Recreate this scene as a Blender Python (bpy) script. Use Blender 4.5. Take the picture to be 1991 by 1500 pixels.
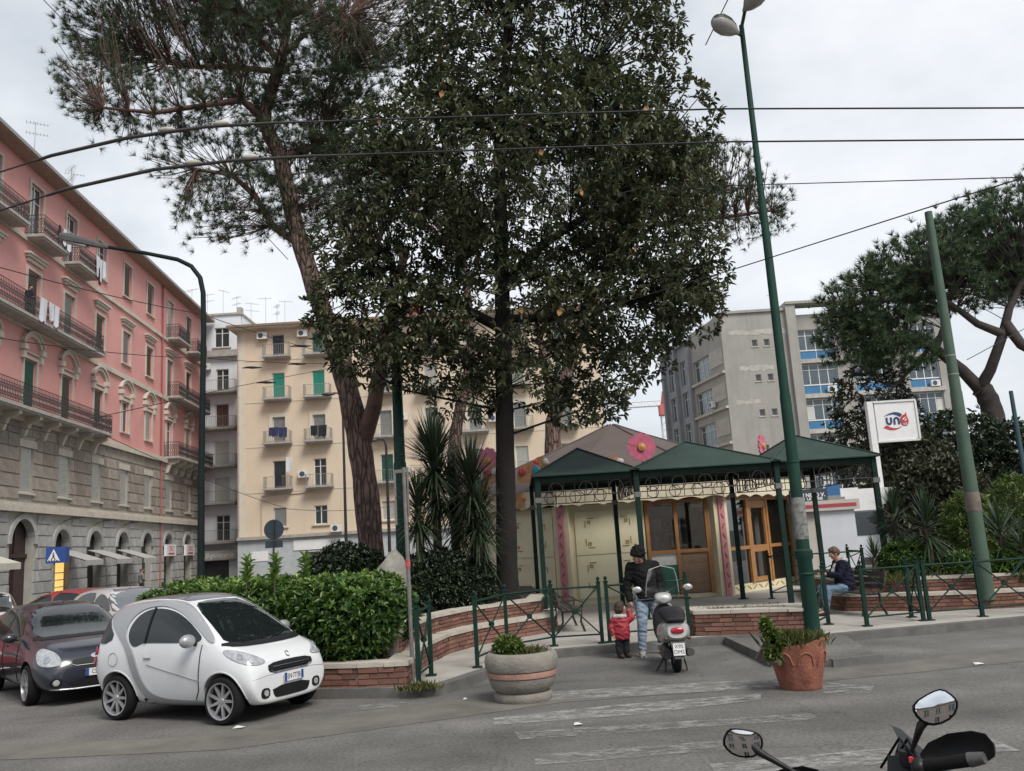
import bpy, bmesh, math, random
import numpy as np
from mathutils import Vector, Matrix, geometry
from mathutils.bvhtree import BVHTree

for o in list(bpy.data.objects):
    bpy.data.objects.remove(o)
SC = bpy.context.scene
COL = SC.collection
R_ = math.radians
rnd = random.Random(7)

# ------------------------------------------------------------------ camera
FPX, WPX, HPX = 1680.0, 1991.0, 1500.0
PITCH, ROLL, CAMZ = math.atan(304 / FPX), R_(3.5), 2.0
_fw = Vector((0, math.cos(PITCH), math.sin(PITCH)))
_r0 = Vector((1, 0, 0)); _u0 = _r0.cross(_fw)
_R = _r0 * math.cos(ROLL) - _u0 * math.sin(ROLL)
_U = _u0 * math.cos(ROLL) + _r0 * math.sin(ROLL)
CAMP = Vector((0, 0, CAMZ))
cam_data = bpy.data.cameras.new('camera')
cam_data.sensor_width = 36.0
cam_data.lens = 36.0 * FPX / WPX
cam_data.clip_start = 0.05
cam_data.clip_end = 3000
cam = bpy.data.objects.new('camera', cam_data)
COL.objects.link(cam)
M = Matrix.Identity(4)
for i in range(3):
    M[i][0] = _R[i]; M[i][1] = _U[i]; M[i][2] = -_fw[i]; M[i][3] = CAMP[i]
cam.matrix_world = M
SC.camera = cam

# survey helpers: sight line through a photo point, cut with the ground or with an upright plane
def ray(x, y):
    return _fw + _R * ((x - WPX / 2) / FPX) - _U * ((y - HPX / 2) / FPX)
def gp(x, y, z=0.0):
    d = ray(x, y); return CAMP + d * ((z - CAMZ) / d.z)
def at(x, y, Y):
    d = ray(x, y); return CAMP + d * (Y / d.y)

# ------------------------------------------------------------------ sky, sun, exposure
SUN_EL, SUN_AZ = R_(50), R_(146)      # sun high behind the camera's right shoulder, hidden by cloud
world = bpy.data.worlds.new('World'); SC.world = world
world.use_nodes = True
nt = world.node_tree; nt.nodes.clear()
def N(t, **kw):
    n = nt.nodes.new(t)
    for k, v in kw.items(): setattr(n, k, v)
    return n
out = N('ShaderNodeOutputWorld'); bg = N('ShaderNodeBackground')
bg.inputs['Strength'].default_value = 0.1
sky = N('ShaderNodeTexSky', sky_type='NISHITA', sun_disc=False)
sky.sun_elevation = SUN_EL; sky.sun_rotation = SUN_AZ
sky.air_density = 1.0; sky.dust_density = 2.5; sky.ozone_density = 1.0
tc = N('ShaderNodeTexCoord'); mp = N('ShaderNodeMapping')
mp.inputs['Scale'].default_value = (1.0, 1.0, 1.7)
n1 = N('ShaderNodeTexNoise'); n1.inputs['Scale'].default_value = 1.7; n1.inputs['Detail'].default_value = 6; n1.inputs['Roughness'].default_value = 0.5
n2 = N('ShaderNodeTexNoise'); n2.inputs['Scale'].default_value = 5.5; n2.inputs['Detail'].default_value = 8; n2.inputs['Roughness'].default_value = 0.6
r1 = N('ShaderNodeValToRGB')
r1.color_ramp.elements[0].position = 0.38; r1.color_ramp.elements[0].color = (2.3, 2.6, 2.9, 1)
r1.color_ramp.elements[1].position = 0.60; r1.color_ramp.elements[1].color = (4.9, 5.0, 5.1, 1)
r2 = N('ShaderNodeValToRGB')
r2.color_ramp.elements[0].position = 0.3; r2.color_ramp.elements[0].color = (0.9, 0.91, 0.93, 1)
r2.color_ramp.elements[1].position = 0.7; r2.color_ramp.elements[1].color = (1.06, 1.06, 1.06, 1)
mul = N('ShaderNodeMix', data_type='RGBA', blend_type='MULTIPLY'); mul.inputs[0].default_value = 1.0
mx = N('ShaderNodeMix', data_type='RGBA'); mx.inputs[0].default_value = 0.9
L = nt.links.new
L(tc.outputs['Generated'], mp.inputs['Vector']); L(mp.outputs['Vector'], n1.inputs['Vector']); L(mp.outputs['Vector'], n2.inputs['Vector'])
L(n1.outputs['Fac'], r1.inputs['Fac']); L(n2.outputs['Fac'], r2.inputs['Fac'])
L(r1.outputs['Color'], mul.inputs[6]); L(r2.outputs['Color'], mul.inputs[7])
L(sky.outputs['Color'], mx.inputs[6]); L(mul.outputs[2], mx.inputs[7])
L(mx.outputs[2], bg.inputs['Color']); L(bg.outputs['Background'], out.inputs['Surface'])

sun_d = bpy.data.lights.new('sun', 'SUN')
sun_d.energy = 1.5; sun_d.angle = R_(25); sun_d.color = (1.0, 0.96, 0.90)
sun = bpy.data.objects.new('sun', sun_d); COL.objects.link(sun)
_sd = Vector((math.sin(SUN_AZ) * math.cos(SUN_EL), math.cos(SUN_AZ) * math.cos(SUN_EL), math.sin(SUN_EL)))
sun.rotation_euler = _sd.to_track_quat('Z', 'Y').to_euler()
sun.location = _sd * 60

SC.view_settings.view_transform = 'Standard'
SC.view_settings.look = 'None'
SC.view_settings.exposure = 1.0
SC.view_settings.gamma = 1.0
SC.view_settings.use_curve_mapping = False
SC.render.engine = 'CYCLES'
SC.cycles.max_bounces = 6
SC.cycles.transparent_max_bounces = 12
SC.cycles.use_denoising = True

# ------------------------------------------------------------------ materials
MATS = {}
def mat(name, color, rough=0.7, var=0.12, scale=3.0, bump=0.0, bscale=40.0, metal=0.0, spec=0.5,
        stain=0.0, stain_col=(0.05, 0.045, 0.04), rand=0.0, coat=0.0, streak=0.0, trans=0.0, detail=6.0):
    """procedural surface: base colour with patchy variation, stains, vertical streaks and fine relief"""
    if name in MATS: return MATS[name]
    m = bpy.data.materials.new(name); m.use_nodes = True
    t = m.node_tree; b = t.nodes['Principled BSDF']; l = t.links.new
    def nn(ty, **k):
        x = t.nodes.new(ty)
        for a, v in k.items(): setattr(x, a, v)
        return x
    b.inputs['Roughness'].default_value = rough
    b.inputs['Metallic'].default_value = metal
    b.inputs['Specular IOR Level'].default_value = spec
    b.inputs['Coat Weight'].default_value = coat
    b.inputs['Coat Roughness'].default_value = 0.05
    c = tuple(color) + (1,)
    tcn = nn('ShaderNodeTexCoord')
    src = None
    if var > 0:
        no = nn('ShaderNodeTexNoise'); no.inputs['Scale'].default_value = scale; no.inputs['Detail'].default_value = detail
        no.inputs['Roughness'].default_value = 0.62
        l(tcn.outputs['Object'], no.inputs['Vector'])
        rp = nn('ShaderNodeValToRGB')
        rp.color_ramp.elements[0].position = 0.3; rp.color_ramp.elements[1].position = 0.7
        rp.color_ramp.elements[0].color = tuple(max(0, x * (1 - var)) for x in color) + (1,)
        rp.color_ramp.elements[1].color = tuple(min(1, x * (1 + var)) for x in color) + (1,)
        l(no.outputs['Fac'], rp.inputs['Fac']); src = rp.outputs['Color']
    def mixin(facsock, col, srcs):
        mm = nn('ShaderNodeMix', data_type='RGBA')
        l(facsock, mm.inputs[0])
        if srcs is not None: l(srcs, mm.inputs[6])
        else: mm.inputs[6].default_value = c
        mm.inputs[7].default_value = tuple(col) + (1,)
        return mm.outputs[2]
    if stain > 0:
        no = nn('ShaderNodeTexNoise'); no.inputs['Scale'].default_value = scale * 0.45; no.inputs['Detail'].default_value = 9
        no.inputs['Roughness'].default_value = 0.7
        l(tcn.outputs['Object'], no.inputs['Vector'])
        mr = nn('ShaderNodeMapRange'); mr.inputs[1].default_value = 0.52; mr.inputs[2].default_value = 0.72
        mr.inputs[3].default_value = 0.0; mr.inputs[4].default_value = stain
        l(no.outputs['Fac'], mr.inputs[0]); src = mixin(mr.outputs[0], stain_col, src)
    if streak > 0:
        mpn = nn('ShaderNodeMapping'); mpn.inputs['Scale'].default_value = (1.6, 1.6, 0.12)
        no = nn('ShaderNodeTexNoise'); no.inputs['Scale'].default_value = 1.4; no.inputs['Detail'].default_value = 7
        l(tcn.outputs['Object'], mpn.inputs['Vector']); l(mpn.outputs['Vector'], no.inputs['Vector'])
        mr = nn('ShaderNodeMapRange'); mr.inputs[1].default_value = 0.5; mr.inputs[2].default_value = 0.75
        mr.inputs[3].default_value = 0.0; mr.inputs[4].default_value = streak
        l(no.outputs['Fac'], mr.inputs[0]); src = mixin(mr.outputs[0], stain_col, src)
    if rand > 0:
        oi = nn('ShaderNodeObjectInfo'); hs = nn('ShaderNodeHueSaturation')
        mr = nn('ShaderNodeMapRange'); mr.inputs[3].default_value = 1 - rand; mr.inputs[4].default_value = 1 + rand
        l(oi.outputs['Random'], mr.inputs[0]); l(mr.outputs[0], hs.inputs['Value'])
        if src is not None: l(src, hs.inputs['Color'])
        else: hs.inputs['Color'].default_value = c
        src = hs.outputs['Color']
    if src is not None: l(src, b.inputs['Base Color'])
    else: b.inputs['Base Color'].default_value = c
    if bump > 0:
        no = nn('ShaderNodeTexNoise'); no.inputs['Scale'].default_value = bscale; no.inputs['Detail'].default_value = 4
        l(tcn.outputs['Object'], no.inputs['Vector'])
        bp = nn('ShaderNodeBump'); bp.inputs['Strength'].default_value = bump; bp.inputs['Distance'].default_value = 0.02
        l(no.outputs['Fac'], bp.inputs['Height']); l(bp.outputs['Normal'], b.inputs['Normal'])
    if trans > 0:
        b.inputs['Transmission Weight'].default_value = trans
        b.inputs['IOR'].default_value = 1.05 if trans > 0.95 else 1.3
    MATS[name] = m
    return m

def leaf_mat(name, cols, rough=0.4, transl=0.2, spec=0.5):
    """leaf colour picked by a per-leaf value stored on the mesh, with some light passing through"""
    m = bpy.data.materials.new(name); m.use_nodes = True
    t = m.node_tree; b = t.nodes['Principled BSDF']; l = t.links.new
    a = t.nodes.new('ShaderNodeAttribute'); a.attribute_name = 'tint'
    rp = t.nodes.new('ShaderNodeValToRGB'); rp.color_ramp.interpolation = 'LINEAR'
    e = rp.color_ramp.elements
    for i, (p, c) in enumerate(cols):
        x = e[i] if i < 2 else e.new(p)
        x.position = p; x.color = tuple(c) + (1,)
    l(a.outputs['Fac'], rp.inputs['Fac']); l(rp.outputs['Color'], b.inputs['Base Color'])
    b.inputs['Roughness'].default_value = rough
    b.inputs['Specular IOR Level'].default_value = spec
    if transl > 0:
        tr = t.nodes.new('ShaderNodeBsdfTranslucent'); mxs = t.nodes.new('ShaderNodeMixShader')
        mxs.inputs[0].default_value = transl
        l(rp.outputs['Color'], tr.inputs['Color'])
        l(b.outputs[0], mxs.inputs[1]); l(tr.outputs[0], mxs.inputs[2])
        l(mxs.outputs[0], t.nodes['Material Output'].inputs['Surface'])
    MATS[name] = m
    return m

def clear_glass(name, tint=(0.9, 0.95, 0.95), refl=0.12):
    m = bpy.data.materials.new(name); m.use_nodes = True
    t = m.node_tree; l = t.links.new
    t.nodes.remove(t.nodes['Principled BSDF'])
    tr = t.nodes.new('ShaderNodeBsdfTransparent'); tr.inputs[0].default_value = tuple(tint) + (1,)
    gl = t.nodes.new('ShaderNodeBsdfGlossy'); gl.inputs['Roughness'].default_value = 0.02
    fr = t.nodes.new('ShaderNodeFresnel'); fr.inputs[0].default_value = 1.5
    ad = t.nodes.new('ShaderNodeMath'); ad.operation = 'ADD'; ad.inputs[1].default_value = refl; ad.use_clamp = True
    ms = t.nodes.new('ShaderNodeMixShader')
    l(fr.outputs[0], ad.inputs[0]); l(ad.outputs[0], ms.inputs[0]); l(tr.outputs[0], ms.inputs[1]); l(gl.outputs[0], ms.inputs[2])
    l(ms.outputs[0], t.nodes['Material Output'].inputs['Surface'])
    MATS[name] = m
    return m

# ------------------------------------------------------------------ building blocks
def setp(o, label=None, cat=None, group=None, kind=None):
    if label: o['label'] = label
    if cat: o['category'] = cat
    if group: o['group'] = group
    if kind: o['kind'] = kind
    return o
def thing(name, label, cat, loc=(0, 0, 0), rotz=0.0, group=None):
    o = bpy.data.objects.new(name, None); COL.objects.link(o)
    o.empty_display_size = 0.2
    o.location = loc; o.rotation_euler = (0, 0, rotz)
    return setp(o, label, cat, group)
def link(name, me, parent=None):
    o = bpy.data.objects.new(name, me); COL.objects.link(o)
    if parent is not None: o.parent = parent
    return o
def copy_tree(o, parent=None):
    c = o.copy(); COL.objects.link(c); c.parent = parent
    for ch in list(o.children): copy_tree(ch, c)
    return c

class MB:
    """collects shapes for ONE mesh object"""
    def __init__(s): s.v = []; s.f = []; s.m = []
    def add(s, vs, fs, mi=0):
        k = len(s.v); s.v += [tuple(v) for v in vs]
        s.f += [tuple(i + k for i in f) for f in fs]; s.m += [mi] * len(fs); return s
    def bx(s, x0, y0, z0, x1, y1, z1, mi=0):
        return s.add([(x0, y0, z0), (x1, y0, z0), (x1, y1, z0), (x0, y1, z0), (x0, y0, z1), (x1, y0, z1), (x1, y1, z1), (x0, y1, z1)],
                     [(0, 3, 2, 1), (4, 5, 6, 7), (0, 1, 5, 4), (1, 2, 6, 5), (2, 3, 7, 6), (3, 0, 4, 7)], mi)
    def cbx(s, cx, cy, cz, sx, sy, sz, mi=0, rz=0.0, ry=0.0, rx=0.0):
        mt = Matrix.Translation((cx, cy, cz)) @ Matrix.Rotation(rz, 4, 'Z') @ Matrix.Rotation(ry, 4, 'Y') @ Matrix.Rotation(rx, 4, 'X')
        k = len(s.v); s.bx(-sx / 2, -sy / 2, -sz / 2, sx / 2, sy / 2, sz / 2, mi)
        for i in range(k, len(s.v)): s.v[i] = tuple(mt @ Vector(s.v[i]))
        return s
    def path(s, pts, rad, n=8, mi=0, caps=True, closed=False):
        pts = [Vector(p) for p in pts]; m = len(pts)
        if not hasattr(rad, '__len__'): rad = [rad] * m
        up = None; rings = []
        for i, p in enumerate(pts):
            if closed: d = pts[(i + 1) % m] - pts[i - 1]
            else: d = pts[min(i + 1, m - 1)] - pts[max(i - 1, 0)]
            d.normalize()
            if up is None:
                up = Vector((0, 0, 1)) if abs(d.z) < 0.9 else Vector((1, 0, 0))
            a = d.cross(up)
            if a.length < 1e-5: a = d.orthogonal()
            a.normalize(); b = a.cross(d).normalized(); up = b
            rings.append([p + a * (math.cos(2 * math.pi * k / n) * rad[i]) + b * (math.sin(2 * math.pi * k / n) * rad[i]) for k in range(n)])
        vs = [v for r in rings for v in r]; fs = []
        mm = m if closed else m - 1
        for i in range(mm):
            j = (i + 1) % m
            for k in range(n):
                k2 = (k + 1) % n
                fs.append((i * n + k, i * n + k2, j * n + k2, j * n + k))
        if caps and not closed:
            fs.append(tuple(range(n - 1, -1, -1))); fs.append(tuple((m - 1) * n + k for k in range(n)))
        return s.add(vs, fs, mi)
    def tube(s, a, b, r0, r1=None, n=8, mi=0, caps=True):
        return s.path([a, b], [r0, r0 if r1 is None else r1], n, mi, caps)
    def lathe(s, prof, n=20, c=(0, 0, 0), mi=0, axis='Z', a0=0.0, cap=True):
        vs = []; fs = []; m = len(prof)
        for r, z in prof:
            for k in range(n):
                a = a0 + 2 * math.pi * k / n; x, y = r * math.cos(a), r * math.sin(a)
                if axis == 'Z': vs.append((c[0] + x, c[1] + y, c[2] + z))
                elif axis == 'Y': vs.append((c[0] + x, c[1] - z, c[2] + y))
                else: vs.append((c[0] + z, c[1] + x, c[2] + y))
        for i in range(m - 1):
            for k in range(n):
                k2 = (k + 1) % n
                fs.append((i * n + k, i * n + k2, (i + 1) * n + k2, (i + 1) * n + k))
        if cap and prof[0][0] > 1e-4: fs.append(tuple(range(n - 1, -1, -1)))
        if cap and prof[-1][0] > 1e-4: fs.append(tuple((m - 1) * n + k for k in range(n)))
        return s.add(vs, fs, mi)
    def ball(s, c, r, n=10, m=6, mi=0):
        if not hasattr(r, '__len__'): r = (r, r, r)
        vs = [(c[0], c[1], c[2] - r[2])]; fs = []
        for i in range(1, m):
            a = -math.pi / 2 + math.pi * i / m
            for k in range(n):
                t = 2 * math.pi * k / n
                vs.append((c[0] + r[0] * math.cos(a) * math.cos(t), c[1] + r[1] * math.cos(a) * math.sin(t), c[2] + r[2] * math.sin(a)))
        vs.append((c[0], c[1], c[2] + r[2])); top = len(vs) - 1
        for k in range(n): fs.append((0, 1 + (k + 1) % n, 1 + k))
        for i in range(m - 2):
            for k in range(n):
                a = 1 + i * n
                fs.append((a + k, a + (k + 1) % n, a + n + (k + 1) % n, a + n + k))
        a = 1 + (m - 2) * n
        for k in range(n): fs.append((a + k, a + (k + 1) % n, top))
        return s.add(vs, fs, mi)
    def prism(s, poly, a, b, fn=None, mi=0):
        """2-D outline (u,w) pushed from depth a to depth b; fn maps (u,w,depth) to xyz"""
        fn = fn or (lambda u, w, t: (u, t, w))
        n = len(poly)
        vs = [fn(u, w, a) for u, w in poly] + [fn(u, w, b) for u, w in poly]
        fs = [tuple(range(n)), tuple(range(2 * n - 1, n - 1, -1))]
        fs += [(i, i + n, (i + 1) % n + n, (i + 1) % n) for i in range(n)]
        return s.add(vs, fs, mi)
    def mesh(s, name, mats, smooth=None):
        me = bpy.data.meshes.new(name)
        me.from_pydata(s.v, [], s.f)
        if not isinstance(mats, (list, tuple)): mats = [mats]
        for m_ in mats: me.materials.append(m_)
        if len(mats) > 1: me.polygons.foreach_set('material_index', s.m)
        bm = bmesh.new(); bm.from_mesh(me); bmesh.ops.recalc_face_normals(bm, faces=bm.faces); bm.to_mesh(me); bm.free()
        if smooth is not None:
            me.polygons.foreach_set('use_smooth', [True] * len(me.polygons))
            if smooth < 179: me.set_sharp_from_angle(angle=R_(smooth))
        me.update(); return me
    def build(s, name, mats, parent=None, smooth=None):
        return link(name, s.mesh(name, mats, smooth), parent)

def place(o, loc, rz=0.0, sc=None):
    o.location = loc; o.rotation_euler = (0, 0, rz)
    if sc is not None: o.scale = sc
    return o

def text_part(body, size, m, parent, loc, rot, name='lettering', ext=0.004, align='CENTER', bold=0.0, shear=0.0, sx=1.0):
    cu = bpy.data.curves.new(name, 'FONT'); cu.body = body; cu.size = size; cu.extrude = ext
    cu.align_x = align; cu.align_y = 'CENTER'; cu.offset = bold; cu.shear = shear
    cu.resolution_u = 3
    tmp = bpy.data.objects.new('tmp', cu); COL.objects.link(tmp)
    dg = bpy.context.evaluated_depsgraph_get()
    me = bpy.data.meshes.new_from_object(tmp.evaluated_get(dg))
    bpy.data.objects.remove(tmp); bpy.data.curves.remove(cu)
    me.materials.clear(); me.materials.append(m)
    o = link(name, me, parent); o.location = loc; o.rotation_euler = rot; o.scale = (sx, 1, 1)
    return o

def np_mesh(name, V, sizes, idx, mats, parent=None, tint=None, smooth=False, midx=None):
    """fast mesh from arrays: V (n,3); polygons with equal vertex count 'sizes'"""
    me = bpy.data.meshes.new(name)
    nP = len(idx) // sizes
    me.vertices.add(len(V)); me.vertices.foreach_set('co', np.ascontiguousarray(V, dtype=np.float32).ravel())
    me.loops.add(len(idx)); me.loops.foreach_set('vertex_index', np.ascontiguousarray(idx, dtype=np.int32))
    me.polygons.add(nP); me.polygons.foreach_set('loop_start', np.arange(0, nP * sizes, sizes, dtype=np.int32))
    if smooth: me.polygons.foreach_set('use_smooth', np.ones(nP, dtype=bool))
    if not isinstance(mats, (list, tuple)): mats = [mats]
    for m_ in mats: me.materials.append(m_)
    if midx is not None: me.polygons.foreach_set('material_index', np.ascontiguousarray(midx, dtype=np.int32))
    if tint is not None:
        a = me.attributes.new('tint', 'FLOAT', 'POINT'); a.data.foreach_set('value', np.ascontiguousarray(tint, dtype=np.float32))
    me.update(calc_edges=True)
    return link(name, me, parent)

def unit(a):
    return a / np.maximum(np.linalg.norm(a, axis=-1, keepdims=True), 1e-9)

def leaves(name, P, D, Ln, Wd, m, parent, tint, rng, fold=0.25, droop=0.15, roll=None):
    """many small folded leaf blades: base P, direction D, length Ln, width Wd"""
    n = len(P); D = unit(D)
    up = np.tile(np.array([[0, 0, 1.0]]), (n, 1)) + rng.normal(0, 0.45, (n, 3))
    S = unit(np.cross(D, up)); Nn = np.cross(S, D)
    Ln = Ln[:, None]; Wd = Wd[:, None]
    base = P; tip = P + D * Ln - Nn * Ln * droop
    c1 = P + D * Ln * 0.33; c2 = P + D * Ln * 0.7 - Nn * Ln * droop * 0.4
    lo = Nn * Wd * fold
    l1 = c1 + S * Wd * 0.46 + lo; r1_ = c1 - S * Wd * 0.46 + lo
    l2 = c2 + S * Wd * 0.42 + lo; r2_ = c2 - S * Wd * 0.42 + lo
    V = np.stack([base, l1, l2, tip, r2_, r1_], 1).reshape(-1, 3)
    k = (np.arange(n) * 6)[:, None]
    idx = (k + np.array([[0, 1, 2, 3, 0, 3, 4, 5]])).ravel()
    return np_mesh(name, V, 4, idx, m, parent, np.repeat(tint, 6))

def whorls(C, A, rng, k, spread):
    """k leaf directions fanned round each axis A"""
    n = len(C)
    A = unit(A); h = np.where(np.abs(A[:, 2:3]) < 0.9, np.array([[0, 0, 1.0]]), np.array([[1.0, 0, 0]]))
    u = unit(np.cross(A, h)); v = np.cross(A, u)
    ph = rng.uniform(0, 6.283, (n, 1)) + np.arange(k)[None, :] * (6.283 / k) + rng.normal(0, 0.25, (n, k))
    sp = np.clip(rng.normal(spread, 0.25, (n, k)), 0.1, 1.7)
    D = A[:, None, :] * np.cos(sp)[..., None] + (u[:, None, :] * np.cos(ph)[..., None] + v[:, None, :] * np.sin(ph)[..., None]) * np.sin(sp)[..., None]
    P = np.repeat(C[:, None, :], k, 1)
    return P.reshape(-1, 3), D.reshape(-1, 3)

def grow(stems, targets, bf=0.35, rtip=0.006, p=2.3, rcap=None):
    """join scattered twig points to the stems by cheapest path, like a real branching pattern"""
    nodes = []; par = []; plen = []; rad = []
    for pts, r0, r1_, root in stems:
        pts = [np.array(q, float) for q in pts]
        segs = []
        for a, b in zip(pts[:-1], pts[1:]):
            k = max(1, int(np.linalg.norm(b - a) / 0.5))
            segs += [a + (b - a) * t / k for t in range(k)]
        segs.append(pts[-1])
        prev = -1
        if root and nodes:
            dd = np.linalg.norm(np.array(nodes) - segs[0], axis=1); prev = int(dd.argmin())
        for i, q in enumerate(segs):
            par.append(prev); plen.append(0 if prev < 0 else plen[prev] + np.linalg.norm(q - nodes[prev]))
            nodes.append(q); prev = len(nodes) - 1; rad.append(r0 + (r1_ - r0) * i / max(1, len(segs) - 1))
    ns = len(nodes)
    T = np.array(targets); nT = len(T)
    NN = np.array(nodes)
    D = np.linalg.norm(T[:, None, :] - NN[None, :, :], axis=2)
    cost = D + bf * np.array(plen)[None, :] * 0.5
    near = cost.argmin(1); best = cost.min(1); done = np.zeros(nT, bool)
    for _ in range(nT):
        j = int(np.where(done, 1e9, best).argmin()); done[j] = True
        i = int(near[j])
        par.append(i); plen.append(plen[i] + float(np.linalg.norm(T[j] - nodes[i]))); nodes.append(T[j])
        q = len(nodes) - 1
        c = np.linalg.norm(T - T[j], axis=1) + bf * plen[q]
        u_ = (c < best) & ~done
        near[u_] = q; best[u_] = c[u_]
    nn_ = len(nodes); acc = np.zeros(nn_)
    r = np.zeros(nn_); kids = np.zeros(nn_, int)
    for i in range(nn_ - 1, ns - 1, -1):
        r[i] = max(acc[i], rtip ** p) ** (1 / p)
        if rcap: r[i] = min(r[i], rcap)
        kids[par[i]] += 1
        if par[i] >= ns: acc[par[i]] += r[i] ** p
    r[:ns] = rad
    return np.array(nodes), np.array(par), r, kids, ns

def limb_mesh(name, nodes, par, r, ns, m, parent, stems_n=10):
    mb = MB()
    for i in range(len(nodes)):
        if par[i] < 0: continue
        a, b = nodes[par[i]], nodes[i]
        if np.linalg.norm(a - b) < 1e-4: continue
        ra = r[par[i]] if i < ns else min(r[par[i]], r[i] * 1.25)
        n = stems_n if i < ns else (6 if r[i] > 0.03 else 4)
        if i >= ns:
            d = np.linalg.norm(b - a); mid = (a + b) / 2 + np.array([rnd.uniform(-1, 1), rnd.uniform(-1, 1), rnd.uniform(-0.5, 1)]) * d * 0.08
            mb.path([a, mid, b], [ra, (ra + r[i]) / 2, r[i]], n, 0, False)
        else:
            mb.tube(a, b, ra, r[i], n, 0, False)
    return mb.build(name, m, parent, 60)

def ellipsoid_pts(lobes, n, rng, shell=0.6, skip=None):
    """random points in a union of ellipsoids (centre, radii); 'shell' pushes them outwards"""
    vol = np.array([l[1][0] * l[1][1] * l[1][2] for l in lobes]) ** 0.85; pr = vol / vol.sum()
    pick = rng.choice(len(lobes), n, p=pr)
    Cn = np.array([l[0] for l in lobes])[pick]; Rr = np.array([l[1] for l in lobes])[pick]
    d = unit(rng.normal(0, 1, (n, 3))); rr = rng.uniform(0, 1, (n, 1)) ** (1 / 3.0)
    rr = rr * (1 - shell) + shell * (0.72 + 0.28 * rng.uniform(0, 1, (n, 1)))
    return Cn + d * rr * Rr, d

def subdiv_eval(o):
    dg = bpy.context.evaluated_depsgraph_get()
    me = bpy.data.meshes.new_from_object(o.evaluated_get(dg))
    return me

def chaikin(poly, it=2):
    for _ in range(it):
        q = []
        for i in range(len(poly)):
            a, b = poly[i], poly[(i + 1) % len(poly)]
            q.append((a[0] * .75 + b[0] * .25, a[1] * .75 + b[1] * .25)); q.append((a[0] * .25 + b[0] * .75, a[1] * .25 + b[1] * .75))
        poly = q
    return poly
# ================================================================== GROUND
asphalt = mat('asphalt', (0.138, 0.132, 0.123), 0.9, 0.22, 0.9, 0.35, 120, stain=0.35, stain_col=(0.055, 0.052, 0.048), spec=0.3)
def asphalt_extra(m):
    # finer aggregate speckle and long worn tracks over the asphalt colour
    t = m.node_tree; l = t.links.new; b = t.nodes['Principled BSDF']
    src = b.inputs['Base Color'].links[0].from_socket
    tcn = t.nodes.new('ShaderNodeTexCoord')
    no = t.nodes.new('ShaderNodeTexNoise'); no.inputs['Scale'].default_value = 26; no.inputs['Detail'].default_value = 5; no.inputs['Roughness'].default_value = 0.8
    l(tcn.outputs['Object'], no.inputs['Vector'])
    mpn = t.nodes.new('ShaderNodeMapping'); mpn.inputs['Scale'].default_value = (0.10, 1.0, 1); mpn.inputs['Rotation'].default_value = (0, 0, 0.06)
    n2_ = t.nodes.new('ShaderNodeTexNoise'); n2_.inputs['Scale'].default_value = 0.9; n2_.inputs['Detail'].default_value = 5
    l(tcn.outputs['Object'], mpn.inputs['Vector']); l(mpn.outputs['Vector'], n2_.inputs['Vector'])
    for sock, lo, hi in ((no.outputs['Fac'], 0.45, 1.55), (n2_.outputs['Fac'], 0.80, 1.22)):
        mr = t.nodes.new('ShaderNodeMapRange'); mr.inputs[1].default_value = 0.3; mr.inputs[2].default_value = 0.7
        mr.inputs[3].default_value = lo; mr.inputs[4].default_value = hi
        l(sock, mr.inputs[0])
        mm = t.nodes.new('ShaderNodeMix'); mm.data_type = 'RGBA'; mm.blend_type = 'MULTIPLY'; mm.inputs[0].default_value = 1
        l(src, mm.inputs[6]); l(mr.outputs[0], mm.inputs[7]); src = mm.outputs[2]
    # cracks
    vo = t.nodes.new('ShaderNodeTexVoronoi'); vo.feature = 'DISTANCE_TO_EDGE'; vo.inputs['Scale'].default_value = 0.55
    nz = t.nodes.new('ShaderNodeTexNoise'); nz.inputs['Scale'].default_value = 1.7; nz.inputs['Detail'].default_value = 6
    ml = t.nodes.new('ShaderNodeMix'); ml.data_type = 'VECTOR'; ml.inputs[0].default_value = 0.45
    l(tcn.outputs['Object'], nz.inputs['Vector']); l(tcn.outputs['Object'], ml.inputs[4]); l(nz.outputs['Color'], ml.inputs[5]); l(ml.outputs[1], vo.inputs['Vector'])
    mr = t.nodes.new('ShaderNodeMapRange'); mr.inputs[1].default_value = 0.0; mr.inputs[2].default_value = 0.006; mr.inputs[3].default_value = 0.72; mr.inputs[4].default_value = 1.0
    l(vo.outputs['Distance'], mr.inputs[0])
    mm = t.nodes.new('ShaderNodeMix'); mm.data_type = 'RGBA'; mm.blend_type = 'MULTIPLY'; mm.inputs[0].default_value = 1
    l(src, mm.inputs[6]); l(mr.outputs[0], mm.inputs[7]); src = mm.outputs[2]
    l(src, b.inputs['Base Color'])
asphalt_extra(asphalt)
mb = MB(); G = 900
mb.add([(-G, -60, 0), (G, -60, 0), (G, 2 * G, 0), (-G, 2 * G, 0)], [(0, 1, 2, 3)])
setp(mb.build('ground', asphalt), kind='structure')

def sheet(name, pts, z, m):
    mb = MB(); mb.add([(x, y, z) for x, y in pts], [tuple(range(len(pts)))])
    return setp(mb.build(name, m), kind='structure')
# older, browner strip of asphalt along the gutter
old_asphalt = mat('old_asphalt', (0.15, 0.142, 0.126), 0.92, 0.25, 1.4, 0.3, 90, stain=0.3, spec=0.25)
sheet('road_repair_strip', [(-14, 10.9), (-5.5, 9.9), (-3.3, 9.75), (-1.2, 10.6), (0.4, 11.3), (3.0, 11.5), (5.2, 11.9), (12, 13.4), (12, 14.7), (6.4, 13.2), (5.2, 12.75), (4.2, 12.55), (2.4, 12.2), (-0.6, 12.1), (-2.2, 11.5), (-4.4, 10.55), (-14, 11.8)], 0.004, old_asphalt)

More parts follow.
